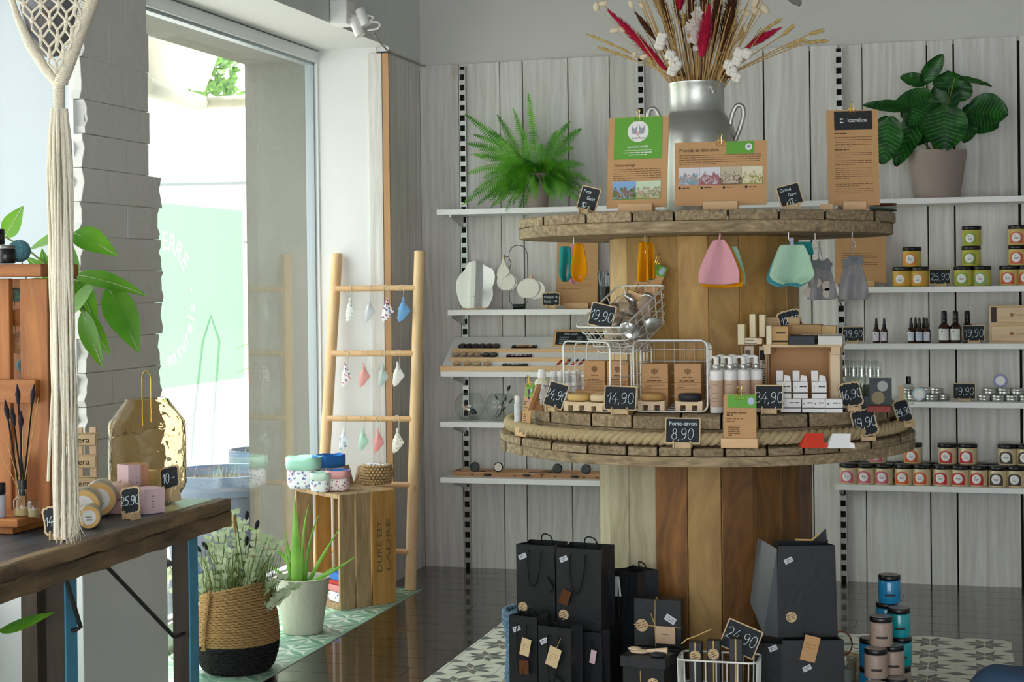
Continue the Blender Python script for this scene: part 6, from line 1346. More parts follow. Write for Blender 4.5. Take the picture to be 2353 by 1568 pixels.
for a in (((677,1138),(-.012,-.03,.17),.040,(0,-.04),0),((709,1160),(-.005,.03,.18),.012,(-.03,.02),.02),((733,1183),(.0,.03,.18),.011,(-.03,.03),.02),((657,1255),(-.03,0,.18),.016,(-.02,-.02),0),((780,1216),(.02,.0,.19),.013,(-.01,0),0),((818,1279),(.01,-.03,.19),.014,(.0,-.05),-.015),((556,1212),(-.03,.0,.24),.010,(-.03,-.03),.10),((771,1300),(.03,.02,.19),.012,(0,-.03),0),((600,1290),(-.04,-.02,.19),.012,(.02,-.04),.01),((655,1215),(-.02,.02,.19),.012,(-.02,.0),0),((742,1330),(.03,-.05,.20),.011,(.01,-.07),.0)): aloe(*a)
m=MB(); m.ball(.02,(.03,-.03,.2),10,(1.3,.8,.5)); tag(m.build('dark_pebble',plain('4a4350'),None,loc=o),'dark pebble lying on the soil of the aloe pot','pebble')
# ================================================================ BIG WOVEN BASKET AND BOUQUET
p=Vector((-2.56,5.46,.0035)); t=thing('woven_basket','large natural seagrass basket with black base holding a dried bouquet','basket',tuple(p)); bo=p
prof=[(.105,0),(.128,.02),(.145,.07),(.150,.12),(.145,.18),(.134,.24),(.125,.285),(.122,.30)]
def bprof(z):
    for (r0,z0),(r1,z1) in zip(prof,prof[1:]):
        if z<=z1: return r0+(r1-r0)*(z-z0)/(z1-z0)
    return prof[-1][0]
def weave(m,z0,z1,tilt=True):
    nz=int((z1-z0)/.0085)
    for k in range(nz):
        z=z0+(k+.5)*(z1-z0)/nz; n=150; pts=[]
        for i in range(n):
            a=6.283*i/n; zz=z+(.030*math.cos(a+.35)*(z/.30)**2 if tilt else 0); r_=bprof(min(z,.3))+.0022*math.sin(i*math.pi/2+(k%2)*math.pi+.8); pts.append((r_*math.cos(a),r_*math.sin(a),zz+.0014*math.sin(i*math.pi/2+.4)))
        m.tube(pts,.0052,5,closed=True)
m=MB(); weave(m,.105,.30); m.build('natural_weave',M['wicker'],t); m=MB(); weave(m,.002,.105); m.lathe([(r-.004,z) for r,z in prof[:5]],40); m.build('black_weave',M['wickerb'],t)
m=MB(); m.lathe([(r-.005,z) for r,z in prof[3:7]],40); m.build('lining',plain('7a5f3c',.9),t)
m=MB(); a=R(-112); pts=[]
for k in range(2):
    pts=[]
    for i in range(40):
        z=.10+.215*i/39; r_=bprof(min(.3,z))+.012; ph=i*.9+k*math.pi; pts.append((r_*math.cos(a)+.006*math.cos(ph),r_*math.sin(a)-.004,z-.0+.004*math.sin(ph)-.01*(z/.3)**2))
    m.tube(pts,.0055,6)
m.build('braided_handle',M['wicker'],t)
# bouquet
rr=random.Random(44); BT=bo+Vector((0,0,.2))
def bq(x,y,dy=0): return at(x,y,bo.y+dy)-BT
def eucas(seed,tips,label,grp='eucalyptus sprays in the woven basket'):
    r2=random.Random(seed); t=thing('eucalyptus_spray',label,'dried plant',tuple(BT),group=grp); m=MB(); ml=MB()
    for (x,y) in tips:
        dy=r2.uniform(-.09,.09); tip=bq(x,y,dy); path=stemline((r2.uniform(-.06,.06),r2.uniform(-.06,.06),-.05),tip,.05,14); m.tube(path,[.0022]*14+[.001],5)
        for i in range(5,15):
            for s in (-1,1):
                d=Vector((s*r2.uniform(.5,1),r2.uniform(-.7,.3),r2.uniform(.1,.9))); leaf(ml,path[i],d,r2.uniform(.022,.036),r2.uniform(.016,.026),up=Vector((r2.uniform(-.3,.3),-1,.3)),curl=.1,n=5,fold=.05)
    m.build('stems',M['stem'],t); o_=ml.build('leaves',M['euca'],t); return t
eucas(1,[(540,1180),(520,1215),(560,1205),(500,1230)],'eucalyptus spray rising highest from the woven basket')
eucas(2,[(480,1240),(470,1290),(500,1285),(462,1330)],'eucalyptus spray on the left side of the woven basket')
eucas(3,[(615,1235),(590,1225),(640,1250),(620,1290)],'eucalyptus spray on the right side of the woven basket')
eucas(4,[(650,1330),(680,1350),(655,1370)],'eucalyptus twig drooping over the right rim toward the aloe pot')
eucas(5,[(395,1330),(400,1360),(385,1310)],'eucalyptus twig reaching left behind the table leg')
eucas(6,[(560,1260),(530,1270),(585,1275),(545,1300)],'eucalyptus spray in the middle of the woven basket')
t=thing('meadow_grass','thick bunch of thin green dried stems filling the woven basket','dried plant',tuple(BT)); m=MB()
for i in range(260):
    a=rr.uniform(-1,1); base=Vector((a*.09,rr.uniform(-.09,.09),-.08)); tip=bq(548+a*95+rr.gauss(0,8),rr.uniform(1235,1360),rr.uniform(-.1,.1)); m.tube(stemline(base,tip,.0,3),[.0016,.0014,.0012,.0006],3)
o=m.build('stems',leafmat('grass_stem','5d7436','93a05c',.2,.8),t); o['kind']='stuff'
def bunny(x,y,label,col='26202a',dy=0,r=.010,hh=.030):
    t=thing('bunny_tail_grass',label,'dried plant',tuple(BT),group='dark bunny tails in the woven basket'); c=bq(x,y,dy); m=MB(); m.tube(stemline((rr.uniform(-.05,.05),rr.uniform(-.05,.05),-.05),c,.06,8),.0012,4); m.build('stem',M['stem'],t)
    an=R(max(-50,min(50,(x-550)*.5))); T=Matrix.Translation(c)@Matrix.Rotation(an,4,'Y'); m=MB(); m.T=T; m.ball(1,(0,0,hh*.5),10,(r*.8,r*.8,hh*.6)); m.build('seed_head',plain(col,.95),t)
for i,(x,y,n) in enumerate(((566,1195,'topmost'),(588,1215,'second highest'),(566,1253,'middle right'),(576,1262,'beside the red bud'),(476,1262,'far left'),(545,1285,'lower centre'),(461,1268,'leftmost by the table leg'),(590,1298,'right of the red bud'),(383,1285,'far left behind the table leg, upper'),(398,1300,'far left behind the table leg, middle'),(391,1305,'far left behind the table leg, lower'),(556,1330,'low centre'))): bunny(x,y,n+' dark bunny tail in the basket bouquet')
bunny(580,1290,'small round dusty red bud in the basket bouquet','b0604e',-.05,.016,.016); bunny(541,1225,'upright tan cone in the basket bouquet','b08a52',-.08,.008,.06)
# ================================================================ TABLE WITH STEEL-EDGED LEGS
TZ=.80; t=thing('side_table','rustic wooden table with blue-stained top and legs beside the window','table',(-2.29,3.0,.0))
X0,X1,Y0,Y1=-2.56,-2.0,1.2,4.235
m=MB(); rr=random.Random(15)
m.box(X0+2.29,X1+2.29-.034,Y0-3,Y1-3-.01,TZ-.03,TZ-.0); m.build('table_top',M['tabt'],t,bev=.004)
m=MB(); n=60
def edge(k,yy): return .0035*math.sin(yy*17+k*2)+.002*math.sin(yy*43+k)
prev=None; 
for k,(za,zb) in enumerate(((TZ-.032,TZ+.0015),(TZ-.075,TZ-.0325))):
    vs=[];fs=[]
    for i in range(n+1):
        yy=Y0+(Y1-Y0)*i/n; xo=X1+edge(k,yy)+(.004 if k else 0); vs+=[(xo+2.29,yy-3,za+edge(k+3,yy)*.6),(xo+2.29,yy-3,zb-.004),(xo-.006+2.29,yy-3,zb),(X1-.04+2.29,yy-3,zb),(X1-.04+2.29,yy-3,za)]
    for i in range(n):
        for j in range(5): fs.append((i*5+j,i*5+(j+1)%5,(i+1)*5+(j+1)%5,(i+1)*5+j))
    fs+= [(0,1,2,3,4),tuple(n*5+q for q in (4,3,2,1,0))]; m.add(vs,fs)
m.build('front_rail',M['tabw'],t); m=MB(); m.box(X0+2.29,X1+2.29-.036,Y1-3-.03,Y1-3,TZ-.075,TZ-.031); m.build('end_rail',M['tabw'],t,bev=.003)
for yl in (4.035,3.40,2.4):
    m=MB(); m.box(-.052,-.004,0,.05,0,TZ-.076); m.T=None; lg=m.build('leg',M['tableg'],t,loc=(X1-.03+2.29,yl-3-.0,0)); m=MB(); m.box(-.004,.0,0.0,.05,0,TZ-.076); m.build('blue_edge',M['bluep'],lg)
    m=MB(); m.box(X0+2.29+.01,X0+2.29+.06,yl-3,yl-3+.05,0,TZ-.076); m.build('leg',M['tableg'],t)
def rod(pts,r=.0055): m=MB(); m.tube([Vector(q)-Vector((-2.29,3,0)) for q in pts],r,8); m.build('steel_brace',M['dark'],t)
A=atx(245,1302,-2.05);Bq=atx(398,1462,-2.05); rod([A,A.lerp(Bq,.5),Bq,Bq+Vector((0,.015,-.006)),Vector((-2.05,4.04,Bq.z-.007))])
A=atx(152,1332,-2.022);Bq=atx(185,1442,-2.01); rod([A,A.lerp(Bq,.5),Bq,Bq+Vector((-.01,-.004,-.006)),Vector((-2.03,3.425,Bq.z-.008))])
# ================================================================ PALLET DISPLAY AND GOODS ON THE TABLE
PY=3.66; pz=TZ+.001; q0=on(50,PY,pz); u=un(on(50,PY,1.1)); t=thing('pallet_display','orange stained pallet wood display tower standing on the side table','display stand',tuple(q0)); 
def pb(px0,px1,py0,py1,y0,y1,mt,name='plank'):
    A=at(px0,py1,PY)-q0;B=at(px1,py0,PY)-q0; m=MB(); m.box(A.x,B.x,y0,y1,max(A.z,0),B.z); return m.build(name,M[mt],t,bev=.003)
pb(52,108,640,1228,.0,.02,'pallet'); pb(-60,20,640,1228,0,.02,'pallet'); pb(-80,104,606,638,-.02,.16,'palletx','shelf_board'); pb(-80,92,872,924,-.022,-.002,'palletx'); pb(-80,55,712,752,.03,.045,'palletx')
pb(-60,20,640,1228,.14,.16,'pallet'); 
A=at(-80,1240,PY)-q0;Bq=at(122,1212,PY)-q0; m=MB(); m.box(A.x,Bq.x,-.16,.16,.018,.038); m.build('base_board',M['palletx'],t,bev=.003); m=MB(); m.box(Bq.x-.10,Bq.x-.02,-.15,.14,0,.0178); m.box(A.x,A.x+.1,-.15,.14,0,.0178); m.build('skid',M['palletx'],t,bev=.003)
zb=pz+.0385; ztp=at(50,606,PY).z+.001
# things on the tower
p=at(14,606,PY-.0); t=thing('cosmetic_jar','black banded glass jar on top of the pallet tower at the left edge','jar',(p.x,p.y,ztp)); m=MB(); m.cyl(.023,0,.036,22,b=.002); m.build('jar',mat('black_banded_label','1d1b1c',.25,var=.5,vscale=60),t); m=MB(); m.cyl(.0225,.036,.046,22,b=.002); m.build('lid',plain('8e8d88',.3,metal=.6),t)
p=at(2,560,PY); t=thing('cosmetic_jar','second black jar cut by the left frame edge above the first','jar',(p.x-.012,p.y,ztp+.048)); m=MB(); m.cyl(.02,0,.04,22,b=.002); m.build('jar',bpy.data.materials['black_banded_label'],t)
BALL=lambda h:mat('woven_ball_'+h,h,.85,bump=1,bscale=180,var=.25,vscale=120)
for (px,py,rp,c,l,Y) in ((44,577,26,'5f96a0','large teal cotton light ball on top of the pallet tower',PY+.04),(35,678,17,'7fae9f','small sea green light ball seen between the pallet planks',PY+.06),(40,788,25,'c99a6c','amber glitter light ball between the pallet planks',PY+.06),(55,840,18,'6f8f96','teal light ball low between the pallet planks',PY+.08)):
    p=at(px,py,Y); m=MB(); m.ball(rp*un(p),(0,0,0),28); tag(m.build('light_ball',BALL(c),None,loc=p),l,'light ball','cotton light balls on a string')
m=MB(); pts=[at(44,577,PY+.07),at(60,640,PY+.08),at(35,678,PY+.08),at(30,730,PY+.09),at(40,788,PY+.08),at(55,840,PY+.09),at(30,930,PY+.09)]
tag(m.tube(pts,.0015,5).build('string_of_lights',plain('6f7f72')),'thin string linking the light balls behind the pallet tower','string')
p=on(52,PY-.10,zb); t=thing('reed_diffuser','clear glass diffuser bottle with dark plumes on the pallet base','reed diffuser',tuple(p)); m=MB(); m.lathe([(.020,0),(.022,.003),(.022,.04),(.012,.050),(.009,.062),(.009,.068)],24); m.build('glass',M['clear'],t); m=MB(); m.cyl(.011,.066,.09,16); m.build('black_neck',M['black'],t); m=MB(); m.cyl(.019,.003,.02,20); m.build('oil',plain('b8a070',.15),t)
for dx,px,py in ((.0,74,925),(.005,42,925),(-.004,48,985),(-.006,18,960),(.003,32,975)):
    b_=at(px,py,PY-.10)-p; m=MB(); m.tube([(dx,0,.05),b_],.0022,5); m.build('stem',M['cord'],t); m=MB(); d_=(b_-Vector((dx,0,.05))).normalized(); m.tube([b_-d_*.004,b_+d_*.02,b_+d_*.045],[.004,.007,.001],7); m.build('dark_plume',plain('2a1f28',.95),t)
for i in range(6):
    b_=at(88-i*18,915+i*25,PY-.1)-p; m=MB(); m.tube([(0,0,.05),b_],[.0012,.0008],4); m.build('straw',M['tan'],t)
p=on(62,PY-.135,zb); t=thing('glass_bottle','small clear glass bottle beside the diffuser on the pallet base','bottle',tuple(on(78,PY-.12,zb))); m=MB(); m.lathe([(.014,0),(.016,.003),(.016,.036),(.012,.042)],20); m.build('glass',M['clear'],t); m=MB(); m.cyl(.013,.003,.022,18); m.build('oil',plain('a9946a',.15),t)
t=thing('spray_bottle','white bottle with black band at the left frame edge','bottle',tuple(on(0,PY-.13,zb))); m=MB(); m.cyl(.014,0,.055,20,b=.002); m.build('bottle',plain('b9b7c2',.4),t); m=MB(); m.cyl(.0142,.055,.085,20,b=.002); m.build('black_band',M['black'],t)
t=thing('gilded_box','small box with golden maze pattern glimpsed behind the dark plumes','box',tuple(on(47,PY-.03,zb))); m=MB(); m.box(-.014,.014,0,.01,0,.14); m.build('box',plain('8a5a2a',.5),t); m=MB()
for k in range(3): m.tube([(x_,-.001,.09+z_) for x_,z_ in ((-.01+.003*k,-.012+.004*k),(.01-.003*k,-.012+.004*k),(.01-.003*k,.012-.004*k),(-.01+.003*k,.012-.004*k))],.0007,4,closed=True)
m.build('maze_pattern',M['gold'],t)
# nera pallet rack
t=thing('carton_rack','small pale wooden rack of horizontal boards lettered nera beside the brick pier','rack',tuple(on(196,4.02,pz)),R(14)); u=un(on(196,4.02,.95)); hh=(1150-985)*u+.06
for dx in (-.016,.022): m=MB(); m.box(dx-.009,dx+.009,0.004,.016,0,.215); m.build('post',M['bamboop'],t,bev=.001)
for z in (.165,.105,.045):
    m=MB(); m.box(-.07,.036,-.010,.003,z,z+.036); b_=m.build('board',M['kraftl'],t,bev=.001); m=MB(); text(m,'nera',-.006,z+.009,.017,y=-.0106,w=.046); m.build('lettering',M['inkb'],b_)
    m=MB(); 
    for r_ in ((-.068,.034,z+.002,z+.003),(-.068,.034,z+.033,z+.034),(.033,.034,z+.002,z+.034)): m.box(r_[0],r_[1],-.0104,-.0100,r_[2],r_[3])
    m.build('border',M['inkb'],b_)
# lying tins
def lying(px,py,Y,r,L_,label,yaw,face='e8b86a',col='cfc4ac',lid='bfb8a4'):
    p=on(px,Y,pz+r+.0005); t=thing('lying_tin',label,'tin',tuple(p),rot=(R(90),0,R(yaw)),group='honey coloured tins lying on the table'); m=MB(); m.cyl(r*.95,-L_,0,30,b=.003); m.build('can',plain(col,.3),t); m=MB(); m.cyl(r,-.004,.016,30,b=.002); 
    l_=m.build('lid',plain(lid,.3,metal=.5),t)
    for z in (-.02,-.028): m=MB(); m.cyl(r*.985,z,z+.004,30,b=.001); m.build('rim_band',plain(lid,.3,metal=.5),t)
    m=MB(); m.cyl(r*.93,.0165,.0172,30); m.build('honey_sticker',plain(face,.5),l_); m=MB(); m.cyl(r*.62,.0172,.0178,30); m.build('white_label',M['paper'],l_); m=MB(); m.box(-r*.3,r*.25,-.001*0-.0,.002,.0178,.0183); m.box(-r*.2,r*.3,-r*.25,-r*.2,.0178,.0183); m.build('label_print',M['inkg'],l_)
lying(228,1160,3.84,.046,.09,'large pale tin lying on its side beside the 25.90 board',24)
lying(192,1180,3.72,.044,.07,'second large tin lying behind the macrame tassel',24)
lying(205,1200,3.64,.029,.05,'small pale tin lying in front of the two large ones',26)
t=thing('jar_of_balm','open amber balm jar behind the small lying tin','jar',tuple(on(178,3.86,pz))); m=MB(); m.cyl(.035,0,.045,24,b=.003); m.build('jar',plain('c9a24a',.3),t)
# candle and pink boxes
t=thing('candle','rounded blush pink candle in front of the pink boxes','candle',tuple(on(276,3.92,pz+.035))); m=MB(); m.lathe([(.012,0),(.028,.006),(.034,.022),(.032,.038),(.022,.046),(.018,.044),(0,.043)],30); m.build('wax',M['candle'],t); m=MB(); m.tube([(0,0,.04),(.001,0,.052)],.0008,4); m.build('wick',M['cord'],t)
q=on(276,3.92,pz); m=MB(); m.box(-.03,.03,-.03,.03,0,.0345); tag(m.build('gift_carton',plain('e5b2b0',.6),None,loc=q,bev=.001),'low pink carton carrying the blush candle','box')
def pbox(px,Y,z,w,h,yaw,label):
    t=thing('pink_carton',label,'box',tuple(on(px,Y,z)),R(yaw),'pink candle cartons'); m=MB(); m.box(-w/2,w/2,-w/2,w/2,0,h); m.build('carton',M['pinkbox'],t,bev=.001); m=MB(); 
    for i in range(5): m.box(w*.5+.0001,w*.5+.0006,-w*.1,-w*.02,h*.25+i*h*.11,h*.25+i*h*.11+.002)
    m.build('print',plain('5a4a50'),t)
    return t
pbox(341,3.93,pz,.064,.066,-32,'lower pale pink carton with black lettering and pink circle beside the 10.- board')
q=pbox(306,4.02,pz+.0,.062,.118,-32,'taller pale pink carton behind the candle')
sign(300,3.80,pz,.066,.074,[('25.90',0,.34,.32)],'curly chalkboard reading 25.90 beside the large lying tin',F,yaw=-14,roll=-10,tilt=10)
sign(392,4.02,pz+.02,.076,.066,[('10.-',-.04,.28,.42)],'curly chalkboard reading 10.- at the window end of the table',F,yaw=-20,roll=-14,tilt=8,lift=.03)
sign(133,3.46,pz,.064,.072,[('14.90',0,.34,.30)],'curly chalkboard reading 14 half hidden behind the macrame tassel',F,yaw=10,roll=-12,tilt=10)
# ---- amber glass lantern
AG,nt,b=nm('amber_hammered_glass'); b.inputs['Base Color'].default_value=lin('fdeccb'); b.inputs['Roughness'].default_value=.02; b.inputs['Transmission Weight'].default_value=1; b.inputs['IOR'].default_value=1.15
tc=nt.nodes.new('ShaderNodeTexCoord'); v=nt.nodes.new('ShaderNodeTexVoronoi'); v.inputs['Scale'].default_value=34; v.feature='SMOOTH_F1'; nt.links.new(tc.outputs['Object'],v.inputs['Vector']); u_=nt.nodes.new('ShaderNodeBump'); u_.inputs['Strength'].default_value=.55; u_.inputs['Distance'].default_value=.012; nt.links.new(v.outputs['Distance'],u_.inputs['Height']); nt.links.new(u_.outputs[0],b.inputs['Normal'])
q=on(340,4.11,pz); t=thing('glass_lantern','large amber hammered glass lantern vase with brass wire handle','lantern',tuple(q)); s_=un(q)
m=MB(); pr=[(.050,.0),(.075,.002),(.080,.006),(.104,.045),(.107,.055),(.107,.215),(.104,.228),(.062,.285),(.060,.290)]; n=10
out=pr+[(r-.003,z) for r,z in pr[::-1][:-1]]+[(0,.005)]; m.lathe(pr+[(r-.0035,z+.0) for r,z in pr[::-1][:-2]]+[(.07,.006),(0,.006)],40); m.build('glass',AG,t)
m=MB(); m.tube([(-.013,0,.215)]+[(-.0135,0,.215+.01*i) for i in range(1,13)]+[(.0135*math.cos(R(a)),0,.345+.022*math.sin(R(a))) for a in range(180,-1,-20)]+[(.0135,0,.335-.01*i) for i in range(12)],.0017,7); m.build('brass_handle',M['gold'],t)
m=MB(); m.cyl(.028,.008,.09,24,b=.003); m.build('tealight_holder',plain('f0e2c0',.4),t)
# ---- macrame hanger
MY=3.35; q=at(136,195,MY); t=thing('macrame_hanger','cream cotton macrame plant hanger with long tassel hanging in the foreground','macrame hanger',tuple(q)); u=un(q)
def MP(x,y,dy=0): return (at(x,y,MY)-q)+Vector((0,dy,0))
def wrapped(m,A,B,r,n,cr=.0045):
    A=Vector(A);B=Vector(B); d=(B-A).normalized(); o1=d.orthogonal().normalized(); o2=d.cross(o1); pts=[]
    for i in range(n*12+1):
        f=i/(n*12); a=6.283*i/12; pts.append(A.lerp(B,f)+(o1*math.cos(a)+o2*math.sin(a))*r)
    m.tube(pts,cr,5); m.tube([A,B],r*.9,10)
m=MB(); wrapped(m,MP(222,-30),MP(140,190),.0125,44); m.build('wrapped_arm',M['macra'],t)
m=MB(); m.tube([MP(18,-30),MP(40,40),MP(70,105),MP(105,160),MP(133,195)],[.006,.009,.012,.0115,.010],12); m.build('left_arm',M['macra'],t)
m=MB(); wrapped(m,MP(136,186),MP(136,253),.0105,16,.004); m.build('neck_wrap',M['macra'],t)
m=MB(); rr=random.Random(3)
rowsK=[(-20,[40,80,120,160,200]),(12,[62,102,142,182]),(50,[82,122,160,190]),(90,[102,140,172]),(130,[122,152]),(165,[136])]
for (ya,xa),(yb,xb) in zip(rowsK,rowsK[1:]):
    for x in xa:
        for x2 in sorted(xb,key=lambda q_:abs(q_-x))[:2]:
            if abs(x2-x)<48:
                for s in (-1,1): m.tube([MP(x+s*2,ya,-.012),MP((x+x2)/2+s*9,(ya+yb)/2,-.016),MP(x2+s*2,yb,-.012)],.0032,6)
for y,xs in rowsK:
    for x in xs:
        m.T=Matrix.Translation(MP(x,y,-.014)); m.ball(.0065,(0,0,0),8,(1.1,.8,1.2)); m.T=None
m.build('knotted_net',M['macra'],t)
m=MB(); N_=34
for i in range(N_):
    a=6.283*i/N_+rr.uniform(-.1,.1); r0=.0085; L0=1240-rr.uniform(0,18) if i%5 else rr.choice((1080,1105,480,1090)); bx=148+22*math.cos(a)+rr.uniform(-4,4); pts=[]
    for k in range(13):
        f=k/12; y=250+(L0-250)*f; c=136+ (150-136)*min(1,f*1.4); ww=(13+9*min(1,f*8)+ (3*math.sin(f*5+i)))*1.0; x=c+ww*math.cos(a)+2.5*math.sin(f*9+i*1.7)*(f>.05)
        if L0<500: x=c-30*f-8; 
        if L0 in (1080,1105,1090): x-=14*f*f
        pts.append(MP(x,y,ww*u*math.sin(a)*.8))
    m.tube(pts,.0034,6)
m.build('tassel_cords',M['macra'],t); m=MB()
for i in range(420):
    x=160+rr.gauss(0,11); y=rr.uniform(1150,1215); p1=MP(x,y,rr.uniform(-.016,.016)); p2=MP(x+rr.gauss(0,5),y+rr.uniform(18,38),rr.uniform(-.018,.018)); m.tube([p1,p2],[.0009,.0004],3)
o_=m.build('frayed_ends',M['macra'],t); o_['kind']='stuff'
q2=at(112,-10,MY+.05); t=thing('hanging_pot','grey ceramic pot with rosy leaves cradled inside the macrame net','pot',tuple(q2)); m=MB(); m.lathe([(.0,-.145),(.022,-.14),(.05,-.09),(.066,-.03),(.07,.04),(.07,.06)],28); m.build('pot',plain('77767a',.5),t)
m=MB(); m.T=None
for i in range(5): leaf(m,(.008*i+.0,-.055,-.045+.008*(i%3)),(math.cos(i*2)*.5,-.1,-.8+.2*math.sin(i)),.035,.018,up=Vector((0,-1,0)))
m.build('rosy_leaves',leafmat('rosy_leaf','8a5058','7f8a62',.2,.6),t)
# ---- big-leaved plant behind the tassel
q=on(95,4.02,pz); t=thing('philodendron','bright green large-leaved plant growing behind the pallet tower and tassel','potted plant',tuple(q)); 
m=MB(); m.lathe([(.045,0),(.06,.11),(.062,.12),(.055,.12),(.052,.10),(0,.1)],28); m.build('pot',plain('d9d5cc',.6),t)
LY=4.0
def LP(x,y,dy=0): return at(x,y,LY+dy)-q
hub=LP(150,645); m=MB(); m.tube([(0,0,.1),LP(120,900),LP(140,760),hub],[.008,.007,.006,.005],8); m.build('stem',M['stem'],t)
def bleaf(b,tp,w,up,dy=0,curl=.12,fold=.12,mt='leafl'):
    B=LP(b[0],b[1],dy); T_=LP(tp[0],tp[1],dy-.02); m=MB(); L_=(T_-B).length*(1+curl*.4); leaf(m,B,(T_-B)+Vector((0,0,0)),L_,w*un(at(b[0],b[1],LY)),up=Vector(up),curl=curl,n=12,fold=fold); lf=m.build('leaf',M[mt],t,sub=1)
    m=MB(); d=(T_-B).normalized(); s_=d.cross(Vector(up)).normalized(); nn=s_.cross(d).normalized(); m.tube([B+d*L_*q_-nn*(curl*L_*q_*q_-.0012) for q_ in [i/8 for i in range(9)]],[.0016]*8+[.0005],5); m.build('midrib',M['euca'],lf); m=MB(); m.tube([hub.lerp(B,.0),hub.lerp(B,.6)+Vector((0,0,.01)),B],.0028,6); m.build('leaf_stalk',M['stem'],t)
for a in (((168,535),(252,568),62,(.2,-.8,.5),0,.25),((168,535),(62,560),36,(.1,-.8,.6),0,.2),((172,632),(312,652),48,(-.2,-.7,.7),-.05,.22),((248,658),(318,805),74,(.6,-1,.2),-.06,.06),((190,712),(232,845),58,(-.3,-1,.1),-.04,.05),((195,715),(252,815),34,(.6,-1,.1),.0,.05),((165,720),(222,640),46,(-.6,-1,.2),-.03,.05),((175,640),(220,745),52,(.4,-1,.2),.03,.08),((115,650),(95,575),34,(.2,-1,.2),.02,.1),((172,640),(160,560),36,(.1,-1,.2),.05,.1),((120,720),(100,760),30,(.2,-1,.2),.02,.1),((120,640),(60,590),30,(.2,-1,.3),.05,.1),((12,545),(48,478),46,(.3,-1,.1),.0,.1),((30,840),(35,1010),60,(.2,-1,.1),.06,.1),((40,650),(45,755),54,(.2,-1,0),.06,.05),((110,850),(75,930),40,(.2,-1,0),.06,.05)): bleaf(*a)
q=at(-30,1460,3.3); t=thing('fallen_leaf_plant','single dark green leaf reaching in at the lower left edge','plant',(q.x,q.y,q.z)); m=MB(); b_=at(-5,1450,3.3)-q; e_=at(124,1404,3.3)-q; leaf(m,b_,e_-b_,(e_-b_).length,.045,up=Vector((.1,-.5,.8)),curl=.03,n=12,fold=-.1); m.build('leaf',M['leafl'],t,sub=1); m=MB(); m.tube([(-.15,0,-.1),(0,0,0),b_],.003,6); m.build('stalk',M['stem'],t)
p=at(112,780,3.98); m=MB(); m.T=None; m.lathe([(0,-.02),(.012,-.012),(.010,.004),(.003,.014),(0,.016)],6,sm=False); tag(m.build('glass_pendant',plain('c9c96a',.3),None,loc=at(112,748,3.98)),'small faceted yellow green pendant hanging behind the tassel','pendant')
# ================================================================ BAGS AND BOXES ON THE SPOOL BASE
ZF=.0715
def seal(m_t,par,x,z,y,r=.016):
    m=MB(); m.prism([(x+r*math.cos(i*.3),z+r*math.sin(i*.3)) for i in range(21)],y-.0008,y-.0002); s=m.build('round_seal',M['kraftl'],par); m=MB(); T=Matrix.Translation((x,0,z))@Matrix.Rotation(R(-22),4,'Y'); m.T=T
    for k in (-1,0,1): textlines(m,-r*.75,r*.7,k*r*.38,1,.01,r*.14,y=y-.0012,ragged=False)
    n=24; 
    m.T=Matrix.Translation((x,0,z)); m.tube([(r*.86*math.cos(6.283*i/n),y-.001,r*.86*math.sin(6.283*i/n)) for i in range(n)],.0004,3,closed=True)
    m.build('seal_print',M['brown_ink'],s)
def sticker(par,x,z,y,rot=25,w=.026,h=.015):
    T=Matrix.Translation((x,0,z))@Matrix.Rotation(R(-rot),4,'Y'); m=MB(); m.T=T; m.box(-w/2,w/2,y-.0007,y-.0002,-h/2,h/2); s=m.build('price_label',plain('cdd2da',.6),par); m=MB(); m.T=T; textlines(m,-w*.35,w*.35,h*.1,1,.01,.002,y=y-.001,ragged=False); textlines(m,-w*.3,w*.3,-h*.22,1,.01,.002,y=y-.001,ragged=False); m.build('label_print',M['inkg'],s)
def ktag(par,x,z,y,w,h,rot,mt='kraftl',cordp=None,lines=True):
    T=Matrix.Translation((x,0,z))@Matrix.Rotation(R(-rot),4,'Y'); m=MB(); m.T=T; m.box(-w/2,w/2,y-.0012,y,-h,0); s=m.build('gift_tag',M[mt],par)
    if lines: m=MB(); m.T=T; textlines(m,-w*.35,w*.35,-h*.35,3,h*.14,.001,y=y-.0016); m.build('tag_print',M['brown_ink'],s)
    if cordp: m=MB(); m.tube([(x,y-.001,z-.004),cordp],.0008,4); m.build('tag_string',M['raffia'],s)
